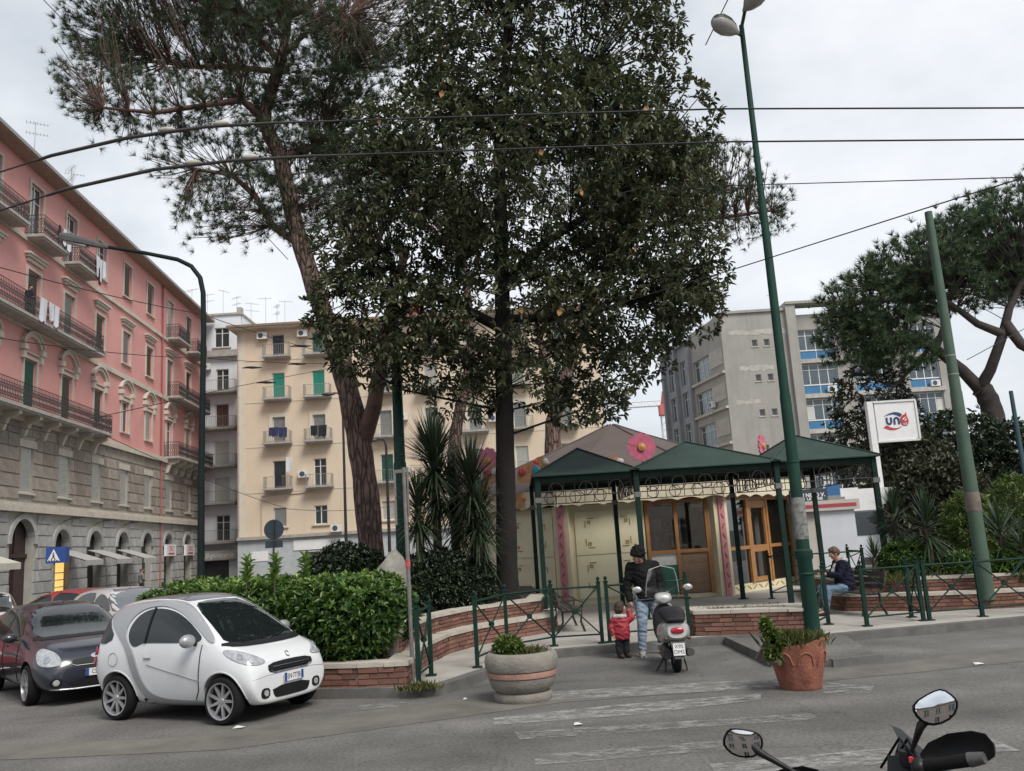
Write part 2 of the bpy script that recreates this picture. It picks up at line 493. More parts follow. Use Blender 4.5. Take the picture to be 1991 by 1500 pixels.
# worn zebra paint
def worn_paint(name, lo, hi):
    m = bpy.data.materials.new(name); m.use_nodes = True
    t = m.node_tree; l = t.links.new; b = t.nodes['Principled BSDF']
    b.inputs['Base Color'].default_value = (0.36, 0.355, 0.34, 1); b.inputs['Roughness'].default_value = 0.85
    tcn = t.nodes.new('ShaderNodeTexCoord'); mpn = t.nodes.new('ShaderNodeMapping'); mpn.inputs['Scale'].default_value = (1.0, 1.3, 1)
    no = t.nodes.new('ShaderNodeTexNoise'); no.inputs['Scale'].default_value = 4.5; no.inputs['Detail'].default_value = 10; no.inputs['Roughness'].default_value = 0.75
    mr = t.nodes.new('ShaderNodeMapRange'); mr.inputs[1].default_value = lo; mr.inputs[2].default_value = hi
    tr = t.nodes.new('ShaderNodeBsdfTransparent'); ms = t.nodes.new('ShaderNodeMixShader')
    l(tcn.outputs['Object'], mpn.inputs['Vector']); l(mpn.outputs['Vector'], no.inputs['Vector']); l(no.outputs['Fac'], mr.inputs[0])
    l(mr.outputs[0], ms.inputs[0]); l(tr.outputs[0], ms.inputs[1]); l(b.outputs[0], ms.inputs[2])
    l(ms.outputs[0], t.nodes['Material Output'].inputs['Surface'])
    return m
paint_a = worn_paint('worn_paint', 0.40, 0.66); paint_b = worn_paint('very_worn_paint', 0.44, 0.72)
for k, (quad, pm) in enumerate([
        ([(985, 1352), (1590, 1316), (1600, 1334), (985, 1368)], paint_a),
        ([(960, 1398), (1200, 1372), (1480, 1350), (1480, 1362), (1230, 1392), (960, 1412)], paint_a),
        ([(1000, 1425), (1580, 1388), (1590, 1400), (1010, 1440)], paint_b),
        ([(1040, 1470), (1420, 1440), (1430, 1458), (1040, 1490)], paint_b),
        ([(1380, 1488), (1730, 1456), (1740, 1484), (1400, 1520)], paint_a),
        ([(1830, 1446), (1925, 1438), (1985, 1462), (1900, 1466)], paint_a),
        ([(700, 1372), (790, 1366), (770, 1378), (690, 1382)], paint_b),
        ([(1600, 1328), (1700, 1336), (1690, 1350), (1600, 1350)], paint_b)]):
    pts = [gp(x, y) for x, y in quad]
    sheet('zebra_stripe', [(p.x, p.y) for p in pts], 0.008, pm)

# pavement of the little square, with kerb
paving = mat('paving', (0.37, 0.345, 0.31), 0.9, 0.18, 1.6, 0.25, 60, stain=0.4, stain_col=(0.16, 0.15, 0.135))
kerbm = mat('kerb_stone', (0.125, 0.12, 0.112), 0.85, 0.25, 4, 0.3, 50, stain=0.4)
edge = [(-3.2, 12.72), (-1.58, 12.30), (-1.2, 12.36), (-0.66, 13.45), (-0.1, 14.6), (0.2, 15.2), (0.5, 15.42), (2.0, 15.66), (3.57, 15.9), (3.9, 15.75), (5.12, 15.22), (6.5, 15.5), (8.84, 16.0), (12.5, 16.9), (18, 19.0), (30, 27)]
rest = [(34, 40), (20, 47), (-6, 47), (-10, 38), (-10.5, 24), (-7.6, 15.6)]
sheet('pavement', edge + rest, 0.12, paving)
def strip(pts, w, z0, z1, closed=False):
    mb = MB(); n = len(pts); ins = []
    for i, (x, y) in enumerate(pts):
        a = Vector(pts[i - 1] if (i > 0 or closed) else pts[i]); b = Vector(pts[(i + 1) % n] if (i < n - 1 or closed) else pts[i])
        d = (b - a).normalized(); ins.append((x - d.y * w, y + d.x * w))
    vs = []
    for (x, y), (u, v) in zip(pts, ins): vs += [(x, y, z0), (x, y, z1), (u, v, z1), (u, v, z0)]
    fs = []
    for i in range(n if closed else n - 1):
        a = 4 * i; b = 4 * ((i + 1) % n)
        fs += [(a, b, b + 1, a + 1), (a + 1, b + 1, b + 2, a + 2), (a + 2, b + 2, b + 3, a + 3)]
    if not closed: fs += [(0, 1, 2, 3), (4 * n - 4, 4 * n - 1, 4 * n - 2, 4 * n - 3)]
    mb.add(vs, fs); return mb
setp(strip([(-7.6, 15.6)] + edge, 0.2, 0.0, 0.135).build('kerb', kerbm), kind='structure')
# low asphalt ramp beside the terracotta pot
mb = MB()
rp = [(3.5, 15.9), (3.52, 13.05), (4.25, 12.75), (5.05, 12.98), (5.35, 15.2)]
zz = [0.125, 0.085, 0.085, 0.075, 0.125]
mb.add([(x, y, z) for (x, y), z in zip(rp, zz)] + [(x, y, 0) for x, y in rp], [(0, 1, 2, 3, 4)] + [(i, i + 5, (i + 1) % 5 + 5, (i + 1) % 5) for i in range(5)])
setp(mb.build('ramp', asphalt), kind='structure')
mb = strip([(3.47, 15.85), (3.49, 13.03)], 0.12, 0, 0.135); mb2 = strip([(4.28, 12.72), (5.08, 12.95)], 0.1, 0, 0.10)
setp(mb.build('kerb', kerbm), kind='structure'); setp(mb2.build('kerb', kerbm), kind='structure')

# ================================================================== FACADE TOOLS
def wall_holes(x0, x1, z0, z1, holes, depth, mi=0):
    """flat wall at y=0 with rectangular openings and their reveals"""
    mb = MB()
    xs = sorted({x0, x1, *[min(max(h[0], x0), x1) for h in holes], *[min(max(h[1], x0), x1) for h in holes]})
    zs = sorted({z0, z1, *[h[2] for h in holes], *[h[3] for h in holes]}); zs = [z for z in zs if z0 <= z <= z1]
    for a, b in zip(xs[:-1], xs[1:]):
        run = None
        for c, d in zip(zs[:-1], zs[1:]):
            mx_, mz = (a + b) / 2, (c + d) / 2
            if any(h[0] < mx_ < h[1] and h[2] < mz < h[3] for h in holes):
                if run is not None: mb.add([(a, 0, run), (b, 0, run), (b, 0, c), (a, 0, c)], [(0, 1, 2, 3)], mi); run = None
            elif run is None: run = c
        if run is not None: mb.add([(a, 0, run), (b, 0, run), (b, 0, z1), (a, 0, z1)], [(0, 1, 2, 3)], mi)
    for (a, b, c, d) in [h[:4] for h in holes]:
        mb.add([(a, 0, c), (b, 0, c), (b, 0, d), (a, 0, d), (a, depth, c), (b, depth, c), (b, depth, d), (a, depth, d)],
               [(0, 4, 5, 1), (1, 5, 6, 2), (2, 6, 7, 3), (3, 7, 4, 0), (4, 7, 6, 5)], mi)
    return mb
glass_dark = mat('window_glass', (0.035, 0.045, 0.05), 0.08, 0.3, 0.8, spec=0.8)
glass_blue = mat('office_glass', (0.07, 0.10, 0.12), 0.06, 0.5, 0.5, spec=0.9)
white_pvc = mat('white_frame', (0.66, 0.66, 0.63), 0.5, 0.08, 6)
shut_brown = mat('shutter_brown', (0.13, 0.115, 0.095), 0.7, 0.2, 5)
shut_green = mat('shutter_green', (0.035, 0.14, 0.105), 0.6, 0.15, 5)
shut_teal = mat('roller_teal', (0.045, 0.36, 0.27), 0.6, 0.08, 4)
shut_grey = mat('roller_grey', (0.33, 0.34, 0.33), 0.65, 0.1, 5)
shut_white = mat('blind_white', (0.56, 0.56, 0.52), 0.7, 0.1, 4)
shut_navy = mat('shutter_navy', (0.055, 0.065, 0.085), 0.6, 0.15, 5)
shut_red = mat('shutter_redbrown', (0.15, 0.085, 0.07), 0.7, 0.2, 5)
trim_stone = mat('trim_stone', (0.50, 0.45, 0.38), 0.85, 0.15, 2, 0.15, 30, stain=0.35, stain_col=(0.22, 0.2, 0.17))
iron = mat('wrought_iron', (0.025, 0.024, 0.024), 0.55, 0.2, 10)
iron_grey = mat('grey_iron', (0.28, 0.27, 0.25), 0.6, 0.2, 8, stain=0.3, stain_col=(0.16, 0.09, 0.05))
slabm = mat('balcony_slab', (0.36, 0.34, 0.31), 0.85, 0.2, 3, stain=0.4, stain_col=(0.15, 0.14, 0.12))
_mc = {}
def cached(key, fn):
    if key not in _mc: _mc[key] = fn()
    return _mc[key]
def slat_mesh(w, h, m, rows=None):
    def f():
        mb = MB(); n = rows or max(4, int(h / 0.09))
        for i in range(n):
            z = h * (i + 0.5) / n
            mb.cbx(0, 0.02, z, w - 0.004, 0.012, h / n * 1.02, 0, rx=0.5)
        mb.bx(-w / 2, 0.03, 0, w / 2, 0.035, h)
        return mb.mesh('slats', m)
    return cached(('slat', round(w, 2), round(h, 2), m.name, rows), f)
def window(root, x, z0, w, h, kind='glass', surround=None, sill=True, part='window', y=0.14, frame=None, loc_fn=None, panes=2, bars=1, trimw=0.16):
    """one window: frame (with mullions) > glass panes or shutter leaves > surround, sill"""
    fm = frame or white_pvc
    P = (lambda q: q) if loc_fn is None else loc_fn
    def fr():
        mb = MB(); t = 0.07
        mb.bx(-w / 2, 0, 0, -w / 2 + t, 0.06, h); mb.bx(w / 2 - t, 0, 0, w / 2, 0.06, h)
        mb.bx(-w / 2 + t, 0, 0, w / 2 - t, 0.06, t); mb.bx(-w / 2 + t, 0, h - t, w / 2 - t, 0.06, h)
        if kind in ('glass', 'office'):
            for i in range(1, panes):
                cx = -w / 2 + w * i / panes; mb.bx(cx - 0.04, 0.002, t, cx + 0.04, 0.058, h - t)
            for i in range(1, bars + 1):
                cz = h * (0.72 if bars == 1 else i / (bars + 1)); mb.bx(-w / 2 + t, 0.006, cz - 0.025, w / 2 - t, 0.05, cz + 0.025)
        return mb.mesh('window', fm)
    me = cached(('win', round(w, 2), round(h, 2), kind in ('glass', 'office'), fm.name, panes, bars), fr)
    o = link(part, me, root); o.location = P((x, y, z0))
    if kind in ('glass', 'office'):
        gm = glass_dark if kind == 'glass' else glass_blue
        for i in range(panes):
            pw = w / panes
            pme = cached(('pane', round(pw, 2), round(h, 2), gm.name), lambda: MB().bx(-pw / 2, 0, 0, pw / 2, 0.01, h).mesh('pane', gm))
            p = link('pane', pme, o); p.location = (-w / 2 + pw * (i + 0.5), 0.035, 0)
    else:
        sm = {'brown': shut_brown, 'green': shut_green, 'teal': shut_teal, 'grey': shut_grey, 'white': shut_white, 'navy': shut_navy, 'red': shut_red}[kind]
        leafs = 1 if kind in ('teal', 'grey', 'white') else 2
        for i in range(leafs):
            lw = (w - 0.1) / leafs
            p = link('roller_blind' if leafs == 1 else 'shutter', slat_mesh(lw - 0.03, h - 0.12, sm), o)
            p.location = (-w / 2 + 0.05 + lw * (i + 0.5), -0.03, 0.06)
    if surround:
        tw = trimw
        def su():
            mb = MB()
            mb.bx(-w / 2 - tw, -0.07, -0.02, -w / 2, 0.0, h + tw); mb.bx(w / 2, -0.07, -0.02, w / 2 + tw, 0.0, h + tw)
            mb.bx(-w / 2, -0.07, h, w / 2, 0.0, h + tw)
            return mb.mesh('surround', surround)
        q = link('surround', cached(('sur', round(w, 2), round(h, 2), surround.name, tw), su), o); q.location = (0, -y, 0)
    if sill:
        q = link('sill', cached(('sill', round(w, 2)), lambda: MB().bx(-w / 2 - 0.2, -0.16, -0.12, w / 2 + 0.2, 0.02, -0.022).mesh('sill', trim_stone)), o)
        q.location = (0, -y, 0)
    return o
def railing_mesh(w, d, h, step, style, m, bar=0.012):
    def f():
        mb = MB(); r = bar
        segs = [((-w / 2, 0), (-w / 2, -d)), ((-w / 2, -d), (w / 2, -d)), ((w / 2, -d), (w / 2, 0))]
        for (ax, ay), (bx_, by) in segs:
            for z in (h, 0.08) + ((h * 0.8,) if style == 'ornate' else ()):
                mb.tube((ax, ay, z), (bx_, by, z), r * 1.7, n=4)
            ln = math.hypot(bx_ - ax, by - ay); n = max(1, int(ln / step))
            for i in range(n + 1):
                t = i / n; x, y = ax + (bx_ - ax) * t, ay + (by - ay) * t
                mb.tube((x, y, 0.08), (x, y, h), r, n=4, caps=False)
                if style == 'ornate' and i < n:
                    x2, y2 = ax + (bx_ - ax) * (i + 1) / n, ay + (by - ay) * (i + 1) / n
                    mb.tube((x, y, 0.12), (x2, y2, h * 0.42), r, n=4, caps=False); mb.tube((x2, y2, 0.12), (x, y, h * 0.42), r, n=4, caps=False)
                    mb.tube((x, y, h * 0.42), (x2, y2, h * 0.78), r, n=4, caps=False); mb.tube((x2, y2, h * 0.42), (x, y, h * 0.78), r, n=4, caps=False)
        return mb.mesh('railing', m)
    return cached(('rail', round(w, 2), round(d, 2), h, step, style, m.name), f)
def balcony(root, x, z, w, d=0.95, h=1.05, step=0.13, style='bars', m=iron, brackets=0, sm=slabm, th=0.16):
    def sl():
        mb = MB(); mb.bx(-w / 2 - 0.06, -d - 0.06, -th, w / 2 + 0.06, 0.0, 0)
        mb.bx(-w / 2 + 0.02, -d + 0.02, -th - 0.09, w / 2 - 0.02, 0.0, -th)
        return mb.mesh('balcony', sm)
    o = link('balcony', cached(('bslab', round(w, 2), d, sm.name, th), sl), root); o.location = (x, 0, z)
    r = link('railing', railing_mesh(w, d, h, step, style, m), o)
    for i in range(brackets):
        def bk():
            mb = MB(); prof = [(0, 0), (-d * 0.92, 0), (-d * 0.92, -0.18), (-d * 0.7, -0.3), (-d * 0.45, -0.38), (-d * 0.3, -0.75), (-d * 0.22, -1.0), (0, -1.05)]
            mb.prism(prof, -0.13, 0.13, lambda u, w_, t: (t, u, w_)); return mb.mesh('bracket', trim_stone)
        b = link('bracket', cached(('brk', d), bk), o); b.location = (-w / 2 + 0.4 + (w - 0.8) * i / max(1, brackets - 1), 0, -th - 0.092)
    return o
def ac_unit(root, x, z, y=-0.35):
    mb_ = cached('ac', lambda: MB().bx(-0.42, -0.16, 0, 0.42, 0.16, 0.58).mesh('air_conditioner', white_pvc))
    o = link('air_conditioner', mb_, root); o.location = (x, y, z)
    f_ = cached('acf', lambda: MB().lathe([(0.0, 0.012), (0.22, 0.012), (0.22, 0)], 14, (0, 0, 0), axis='Y').mesh('fan_grille', shut_navy))
    q = link('fan_grille', f_, o); q.location = (-0.1, -0.162, 0.29)
    g_ = cached('acb', lambda: MB().bx(-0.36, 0, -0.05, -0.31, -y - 0.0 + 0.0, 0).bx(0.31, 0, -0.05, 0.36, -y, 0).mesh('bracket', iron_grey))
    link('bracket', g_, o)
    return o
def antenna(root, x, y, z, h=2.2, kind=0, rz=0.3):
    def f():
        mb = MB(); mb.tube((0, 0, 0), (0, 0, h), 0.016, n=5)
        for j, zz_ in enumerate((h - 0.1, h - 0.75) if kind == 0 else (h - 0.1,)):
            mb.tube((-0.5, 0, zz_), (0.7, 0, zz_), 0.011, n=4)
            for i in range(7):
                xx = -0.45 + i * 0.18; mb.tube((xx, -0.28 + 0.02 * i, zz_ + 0.01), (xx, 0.28 - 0.02 * i, zz_ + 0.01), 0.008, n=4)
        return mb.mesh('antenna', iron_grey)
    o = link('antenna', cached(('ant', h, kind), f), root); o.location = (x, y, z); o.rotation_euler = (0, 0, rz)
    return o

# ================================================================== PINK BUILDING
pink = mat('pink_plaster', (0.62, 0.29, 0.265), 0.9, 0.10, 0.35, 0.1, 30, stain=0.3, stain_col=(0.56, 0.36, 0.33), streak=0.4)
mortar = mat('pale_mortar', (0.36, 0.34, 0.30), 0.95, 0.1, 3)
tuff = mat('brown_stone', (0.27, 0.235, 0.20), 0.92, 0.18, 2.5, 0.35, 18, rand=0.2)
piperno = mat('grey_stone', (0.35, 0.345, 0.33), 0.9, 0.15, 2.0, 0.35, 14, rand=0.13)
roof_tile = mat('roof_edge', (0.23, 0.16, 0.12), 0.85, 0.2, 3)
eave_wood = mat('eave_boards', (0.30, 0.22, 0.175), 0.85, 0.15, 3)
PB0 = Vector((-28.85, 79.0, 0)); PBR = math.atan2(0.9969, -0.0785)
pb = thing('pink_building', 'long pink plastered block with stone base, balconies and deep eaves at the left', 'building', PB0, PBR)
COLS = {'Z': -37.75, 'A': -33.05, 'B': -28.5, 'C': -23.8, 'D': -19.1, 'E': -14.3, 'F': -9.45, 'G': -4.35, 'Y': -42.5, 'X': -47.2}
UL, ZR = -56.0, 24.25
holes = []
LEV = [(21.0, 2.45), (16.1, 2.3), (11.2, 2.2)]     # window foot and height, three pink storeys
WW = 1.45
doors4 = 'ABFGZ'; doors3 = 'ABZFGYX'; doors2 = 'ABZFGYX'
spec = []
for li, (zb, h) in enumerate(LEV):
    for c, u in COLS.items():
        is_door = c in (doors4, doors3, doors2)[li]
        z0 = zb - (0.75 if is_door else 0.0)
        hh = h + (0.75 if is_door else 0.0)
        if li == 0 and c == 'Z': is_door = True
        holes.append((u - WW / 2, u + WW / 2, z0, z0 + hh)); spec.append((li, c, u, z0, hh))
wall_holes(UL, -0.35, 10.05, ZR, holes, 0.3).build('wall', pink, pb)
kinds = {(0, 'A'): 'glass', (0, 'B'): 'glass', (0, 'C'): 'glass', (0, 'D'): 'brown', (0, 'E'): 'brown', (0, 'F'): 'white', (0, 'G'): 'brown', (0, 'Z'): 'green',
         (1, 'A'): 'brown', (1, 'B'): 'grey', (1, 'C'): 'brown', (1, 'D'): 'grey', (1, 'E'): 'brown', (1, 'F'): 'grey', (1, 'G'): 'brown',
         (2, 'A'): 'green', (2, 'B'): 'brown', (2, 'C'): 'brown', (2, 'D'): 'glass', (2, 'E'): 'white', (2, 'F'): 'glass', (2, 'G'): 'white'}
def arch_pediment():
    mb = MB(); n = 14
    for r0, r1_, d0 in ((0.98, 1.22, 0.16), (1.22, 1.34, 0.26)):
        pts = [(math.cos(math.pi * (0.12 + 0.76 * i / n)) * r0, math.sin(math.pi * (0.12 + 0.76 * i / n)) * r0 * 0.85) for i in range(n + 1)]
        pts2 = [(math.cos(math.pi * (0.12 + 0.76 * i / n)) * r1_, math.sin(math.pi * (0.12 + 0.76 * i / n)) * r1_ * 0.85) for i in range(n + 1)]
        for i in range(n):
            mb.prism([pts[i], pts[i + 1], pts2[i + 1], pts2[i]], -d0, 0.0)
    for s in (-1, 1):
        mb.bx(s * 1.03 - 0.2, -0.3, -0.05, s * 1.03 + 0.2, 0, 0.26); mb.bx(s * 1.0 - 0.13, -0.22, -0.5, s * 1.0 + 0.13, 0, -0.052)
    mb.bx(-0.82, -0.10, -0.12, 0.82, 0, -0.02)
    return mb.mesh('pediment', trim_stone)
def flat_pediment():
    mb = MB(); mb.bx(-1.15, -0.32, 0.2, 1.15, 0, 0.32); mb.bx(-1.05, -0.24, 0.06, 1.05, 0, 0.198); mb.bx(-0.92, -0.12, -0.15, 0.92, 0, 0.058)
    return mb.mesh('pediment', trim_stone)
for li, c, u, z0, hh in spec:
    o = window(pb, u, z0, WW, hh, kinds.get((li, c), 'brown'), surround=trim_stone, sill=(c not in (doors4, doors3, doors2)[li]))
    if li == 1 and c not in 'YX':
        p = link('pediment', cached('fped', flat_pediment), o); p.location = (0, -0.14, hh + 0.55)
    if li == 2:
        p = link('pediment', cached('aped', arch_pediment), o); p.location = (0, -0.14, hh + 0.42)
for z, t_, d_ in ((10.0, 0.32, 0.28), (15.05, 0.26, 0.16), (19.95, 0.22, 0.14)):
    MB().bx(UL, -d_, z - t_ / 2, -0.3, -0.002, z + t_ / 2).bx(UL, -d_ * 0.6, z + t_ / 2, -0.3, -0.002, z + t_ / 2 + 0.1).build('string_course', trim_stone, pb)
# pilaster strip at the far corner
MB().bx(-0.9, -0.06, 10.25, -0.33, -0.001, ZR - 0.4).build('corner_pilaster', trim_stone, pb)
# balconies
for u, w in ((COLS['A'] + 0.35, 3.1), (COLS['B'] + 0.45, 3.1), (COLS['Z'] + 0.3, 3.1), (COLS['F'] + 0.6, 3.0), (COLS['G'] + 0.7, 3.0)):
    balcony(pb, u, 20.18, w, 1.0, 1.1, 0.13, 'ornate')
balcony(pb, (-25.7 - 50) / 2, 15.32, 24.3, 1.0, 1.15, 0.16, 'ornate', brackets=0)
balcony(pb, -5.6, 15.32, 9.2, 1.0, 1.15, 0.16, 'ornate', brackets=0)
balcony(pb, (-24.4 - 50) / 2, 10.35, 25.6, 1.15, 1.15, 0.16, 'ornate', brackets=12)
balcony(pb, -5.6, 10.35, 10.0, 1.15, 1.15, 0.16, 'ornate', brackets=6)
# eaves and roof
MB().bx(UL, -0.9, ZR, 0.6, 0.2, ZR + 0.1).build('eaves', eave_wood, pb)
MB().bx(UL, -0.98, ZR + 0.05, 0.7, -0.8, ZR + 0.25).build('gutter', iron_grey, pb)
mb = MB(); mb.add([(UL, -0.9, ZR + 0.25), (0.7, -0.9, ZR + 0.25), (0.7, 7, ZR + 1.2), (UL, 7, ZR + 1.2), (UL, 14, ZR + 0.3), (0.7, 14, ZR + 0.3)], [(0, 1, 2, 3), (3, 2, 5, 4)]); mb.build('roof', roof_tile, pb)
mb = MB(); mb.tube((-11.6, -0.12, 0.4), (-11.6, -0.12, ZR), 0.07, n=6); mb.build('downpipe', mat('red_pipe', (0.33, 0.10, 0.09), 0.6), pb)
MB().bx(UL, 0.7, 0, -0.36, 14, ZR).build('rear_wall', pink, pb)
for x, y, kd, h in ((-32.5, 0.5, 0, 3.2), (-27.6, 0.5, 0, 2.6), (-26.2, 1.0, 1, 2.9), (-22.0, 1.0, 0, 2.0), (-2.0, 0.4, 1, 2.3), (-0.8, 1.5, 0, 2.6)):
    antenna(pb, x, y, ZR + 0.3, h, kd, rz=x)
# stone blocks: brown tuff storey, grey piperno ground storey
whole1 = [(u - 0.72, u + 0.72, 6.15, 8.55) for u in COLS.values()]
wall_holes(UL, -0.3, 5.3, 9.9, whole1, 0.3).build('wall', mortar, pb)
for c, u in COLS.items():
    window(pb, u, 6.15, 1.44, 2.4, 'white', surround=None, y=0.1)
    MB().bx(u - 0.95, -0.10, 8.56, u + 0.95, 0.0, 8.95).build('lintel', trim_stone, pb)
arches = [(u - 0.05, 1.0, 4.3) for c, u in COLS.items() if c not in 'AZYX'] + [(-33.2, 1.3, 4.75), (-38.4, 1.05, 4.3), (-43, 1.0, 4.3)]
hole0 = [(u - w, u + w, 0.0, zt) for u, w, zt in arches]
wall_holes(UL, -0.3, 0.0, 5.3, hole0, 0.5).build('wall', mortar, pb)
unit_block = {}
def blk(m, seed):
    def f():
        r = random.Random(seed); mb = MB(); b_ = 0.035
        j = lambda: r.uniform(-0.012, 0.012)
        vs = [(-.5, 0, -.5), (.5, 0, -.5), (.5, 0, .5), (-.5, 0, .5), (-.5 + b_ + j(), -1, -.5 + b_ + j()), (.5 - b_ + j(), -1 + j() * 4, -.5 + b_ + j()), (.5 - b_ + j(), -1 + j() * 4, .5 - b_ + j()), (-.5 + b_ + j(), -1, .5 - b_ + j())]
        mb.add(vs, [(4, 5, 6, 7), (0, 1, 5, 4), (1, 2, 6, 5), (2, 3, 7, 6), (3, 0, 4, 7)]); return mb.mesh('stone_block', m)
    return cached(('blk', m.name, seed), f)
def course(root, x0, x1, z0, z1, bw, off, holes, m, depth, name='stone_block'):
    x = x0 - off
    while x < x1:
        w = bw * rnd.uniform(0.82, 1.2); spans = [(max(x, x0), min(x + w, x1))]; x += w
        for h in holes:
            if h[2] < z1 - 0.02 and h[3] > z0 + 0.02:
                ns = []
                for a, b in spans:
                    if h[1] <= a or h[0] >= b: ns.append((a, b)); continue
                    if h[0] > a: ns.append((a, h[0]))
                    if h[1] < b: ns.append((h[1], b))
                spans = ns
        for a, b in spans:
            if b - a < 0.12: continue
            o = link(name, blk(m, rnd.randrange(4)), root)
            o.location = ((a + b) / 2, 0.0, (z0 + z1) / 2); o.scale = (b - a - 0.035, depth * rnd.uniform(0.85, 1.15), z1 - z0 - 0.035)
XB = -40.0
lint = [(u - 0.97, u + 0.97, 8.54, 8.97) for u in COLS.values()]
zs_ = [5.75, 6.35, 7.05, 7.75, 8.45, 9.15, 9.83]
for i in range(6): course(pb, XB, -0.32, zs_[i], zs_[i + 1], 1.35, 0.6 * (i % 2), whole1 + lint, tuff, 0.07)
archh = [(u - w - 0.3, u + w + 0.3, 3.0, zt + 0.35) for u, w, zt in arches]
zs_ = [0.0, 0.8, 1.42, 2.04, 2.66, 3.28, 3.9, 4.52, 5.08]
for i in range(8): course(pb, XB, -0.32, zs_[i], zs_[i + 1], 1.25, 0.6 * (i % 2), hole0 + archh, piperno, 0.08)
MB().bx(UL, -0.32, 5.1, -0.25, -0.002, 5.42).bx(UL, -0.2, 5.42, -0.25, -0.002, 5.6).build('string_course', trim_stone, pb)
door_dark = mat('door_dark', (0.045, 0.024, 0.024), 0.6, 0.3, 3)
shop_dark = mat('shop_interior', (0.025, 0.025, 0.027), 0.5, 0.4, 1.5)
for u, w, zt in arches:
    n = 12; zc = zt - w
    mb = MB()
    arc = [(u + w * math.cos(math.pi * i / n), zc + w * math.sin(math.pi * i / n)) for i in range(n + 1)]
    for i in range(n):
        a, b = arc[i], arc[i + 1]
        # spandrel above the arch and the raised ring round it
        mb.prism([a, b, (b[0], zt + 0.002), (a[0], zt + 0.002)], -0.02, 0.3)
        k = (w + 0.28) / w
        a2 = (u + (a[0] - u) * k, zc + (a[1] - zc) * k); b2 = (u + (b[0] - u) * k, zc + (b[1] - zc) * k)
        mb.prism([a, b, b2, a2], -0.13, -0.021)
    mb.build('arch_ring', piperno, pb)
    d = MB(); d.bx(u - w, 0.42, 0, u + w, 0.46, zt); big = w > 1.2
    dd = d.build('shop_door', door_dark if big else shop_dark, pb)
    MB().bx(u - w, 0.3, 2.75, u + w, 0.415, 2.95).bx(u - 0.05, 0.32, 0, u + 0.05, 0.41, 2.75).bx(u - 0.04, 0.34, 2.95, u + 0.04, 0.41, zt - 0.03).build('door_frame', door_dark if big else iron, dd)
lit = bpy.data.materials.new('lit_shop'); lit.use_nodes = True
_b = lit.node_tree.nodes['Principled BSDF']; _b.inputs['Base Color'].default_value = (0.5, 0.3, 0.08, 1); _b.inputs['Emission Color'].default_value = (1.0, 0.58, 0.16, 1); _b.inputs['Emission Strength'].default_value = 0.55
sw = MB().bx(-29.4, 0.12, 0.4, -27.8, 0.16, 2.7).build('lit_shop_window', lit, pb)
mb = MB()
for z in (1.0, 1.4, 1.8): mb.bx(-29.3, 0.06, z, -27.9, 0.118, z + 0.06)
mb.build('shelf', trim_stone, sw)
canvas = mat('awning_canvas', (0.36, 0.35, 0.34), 0.9, 0.1, 3); canvas2 = mat('awning_cream', (0.52, 0.49, 0.42), 0.9, 0.1, 3)
for u0, u1, mm_ in ((-29.8, -27.2, canvas), (-25.1, -22.5, canvas), (-20.4, -17.8, canvas), (-40.2, -37.2, canvas2)):
    mb = MB(); mb.add([(u0, -0.1, 3.1), (u1, -0.1, 3.1), (u1, -1.9, 2.45), (u0, -1.9, 2.45), (u0, -1.9, 2.15), (u1, -1.9, 2.15), (u0, -0.12, 3.05), (u1, -0.12, 3.05), (u1, -1.87, 2.4), (u0, -1.87, 2.4)],
                      [(0, 1, 2, 3), (3, 2, 5, 4), (6, 7, 8, 9)])
    mb.build('awning', mm_, pb)
red_paint = mat('sign_red', (0.5, 0.05, 0.05), 0.5); blue_paint = mat('sign_blue', (0.025, 0.07, 0.26), 0.45); white_paint = mat('sign_white', (0.72, 0.72, 0.72), 0.5, 0.06, 4); dark_ink = mat('dark_ink', (0.04, 0.04, 0.045), 0.6)
for c in 'FG':
    u = COLS[c]; s = MB().bx(u - 1.2, -0.3, 2.55, u + 1.2, -0.1, 3.45).build('shop_sign', white_paint, pb)
    text_part('ORO', 0.62, red_paint, s, (u, -0.305, 3.1), (math.pi / 2, 0, 0))
    MB().bx(u - 0.7, -0.306, 2.66, u + 0.7, -0.301, 2.8).build('lettering', red_paint, s)
for c in 'BCD':
    u = COLS[c]; MB().tube((u, -0.1, 4.75), (u, -0.7, 4.95), 0.03, n=5).cbx(u, -0.75, 4.9, 0.5, 0.35, 0.1).build('wall_lamp', iron, pb)

# ================================================================== NARROW GREY-WHITE HOUSE
palewall = mat('pale_plaster', (0.66, 0.68, 0.72), 0.9, 0.1, 0.5, 0.1, 30, stain=0.4, stain_col=(0.48, 0.47, 0.47), streak=0.3)
nb = thing('narrow_grey_house', 'narrow pale grey house with stacked balconies between the pink and yellow blocks', 'building', (-28.9, 80, 0))
X0, X1 = -1.0, 3.4
nw = [(0.85, 2.25, 21.9, 23.8), (1.0, 2.2, 17.55, 19.75), (0.95, 2.2, 14.1, 16.4), (0.85, 2.25, 10.6, 12.9), (0.8, 2.3, 7.2, 9.5), (1.0, 2.3, 3.65, 6.05)]
wall_holes(X0, X1, 0, 25.0, nw, 0.3).build('wall', palewall, nb)
MB().bx(X0, 0.32, 0, X1, 12, 25.0).build('rear_wall', palewall, nb)
MB().bx(X0 - 0.1, -0.15, 25.0, X1 + 0.1, 12, 25.2).bx(2.9, 0.2, 25.2, 3.35, 0.9, 25.8).build('roof', slabm, nb)
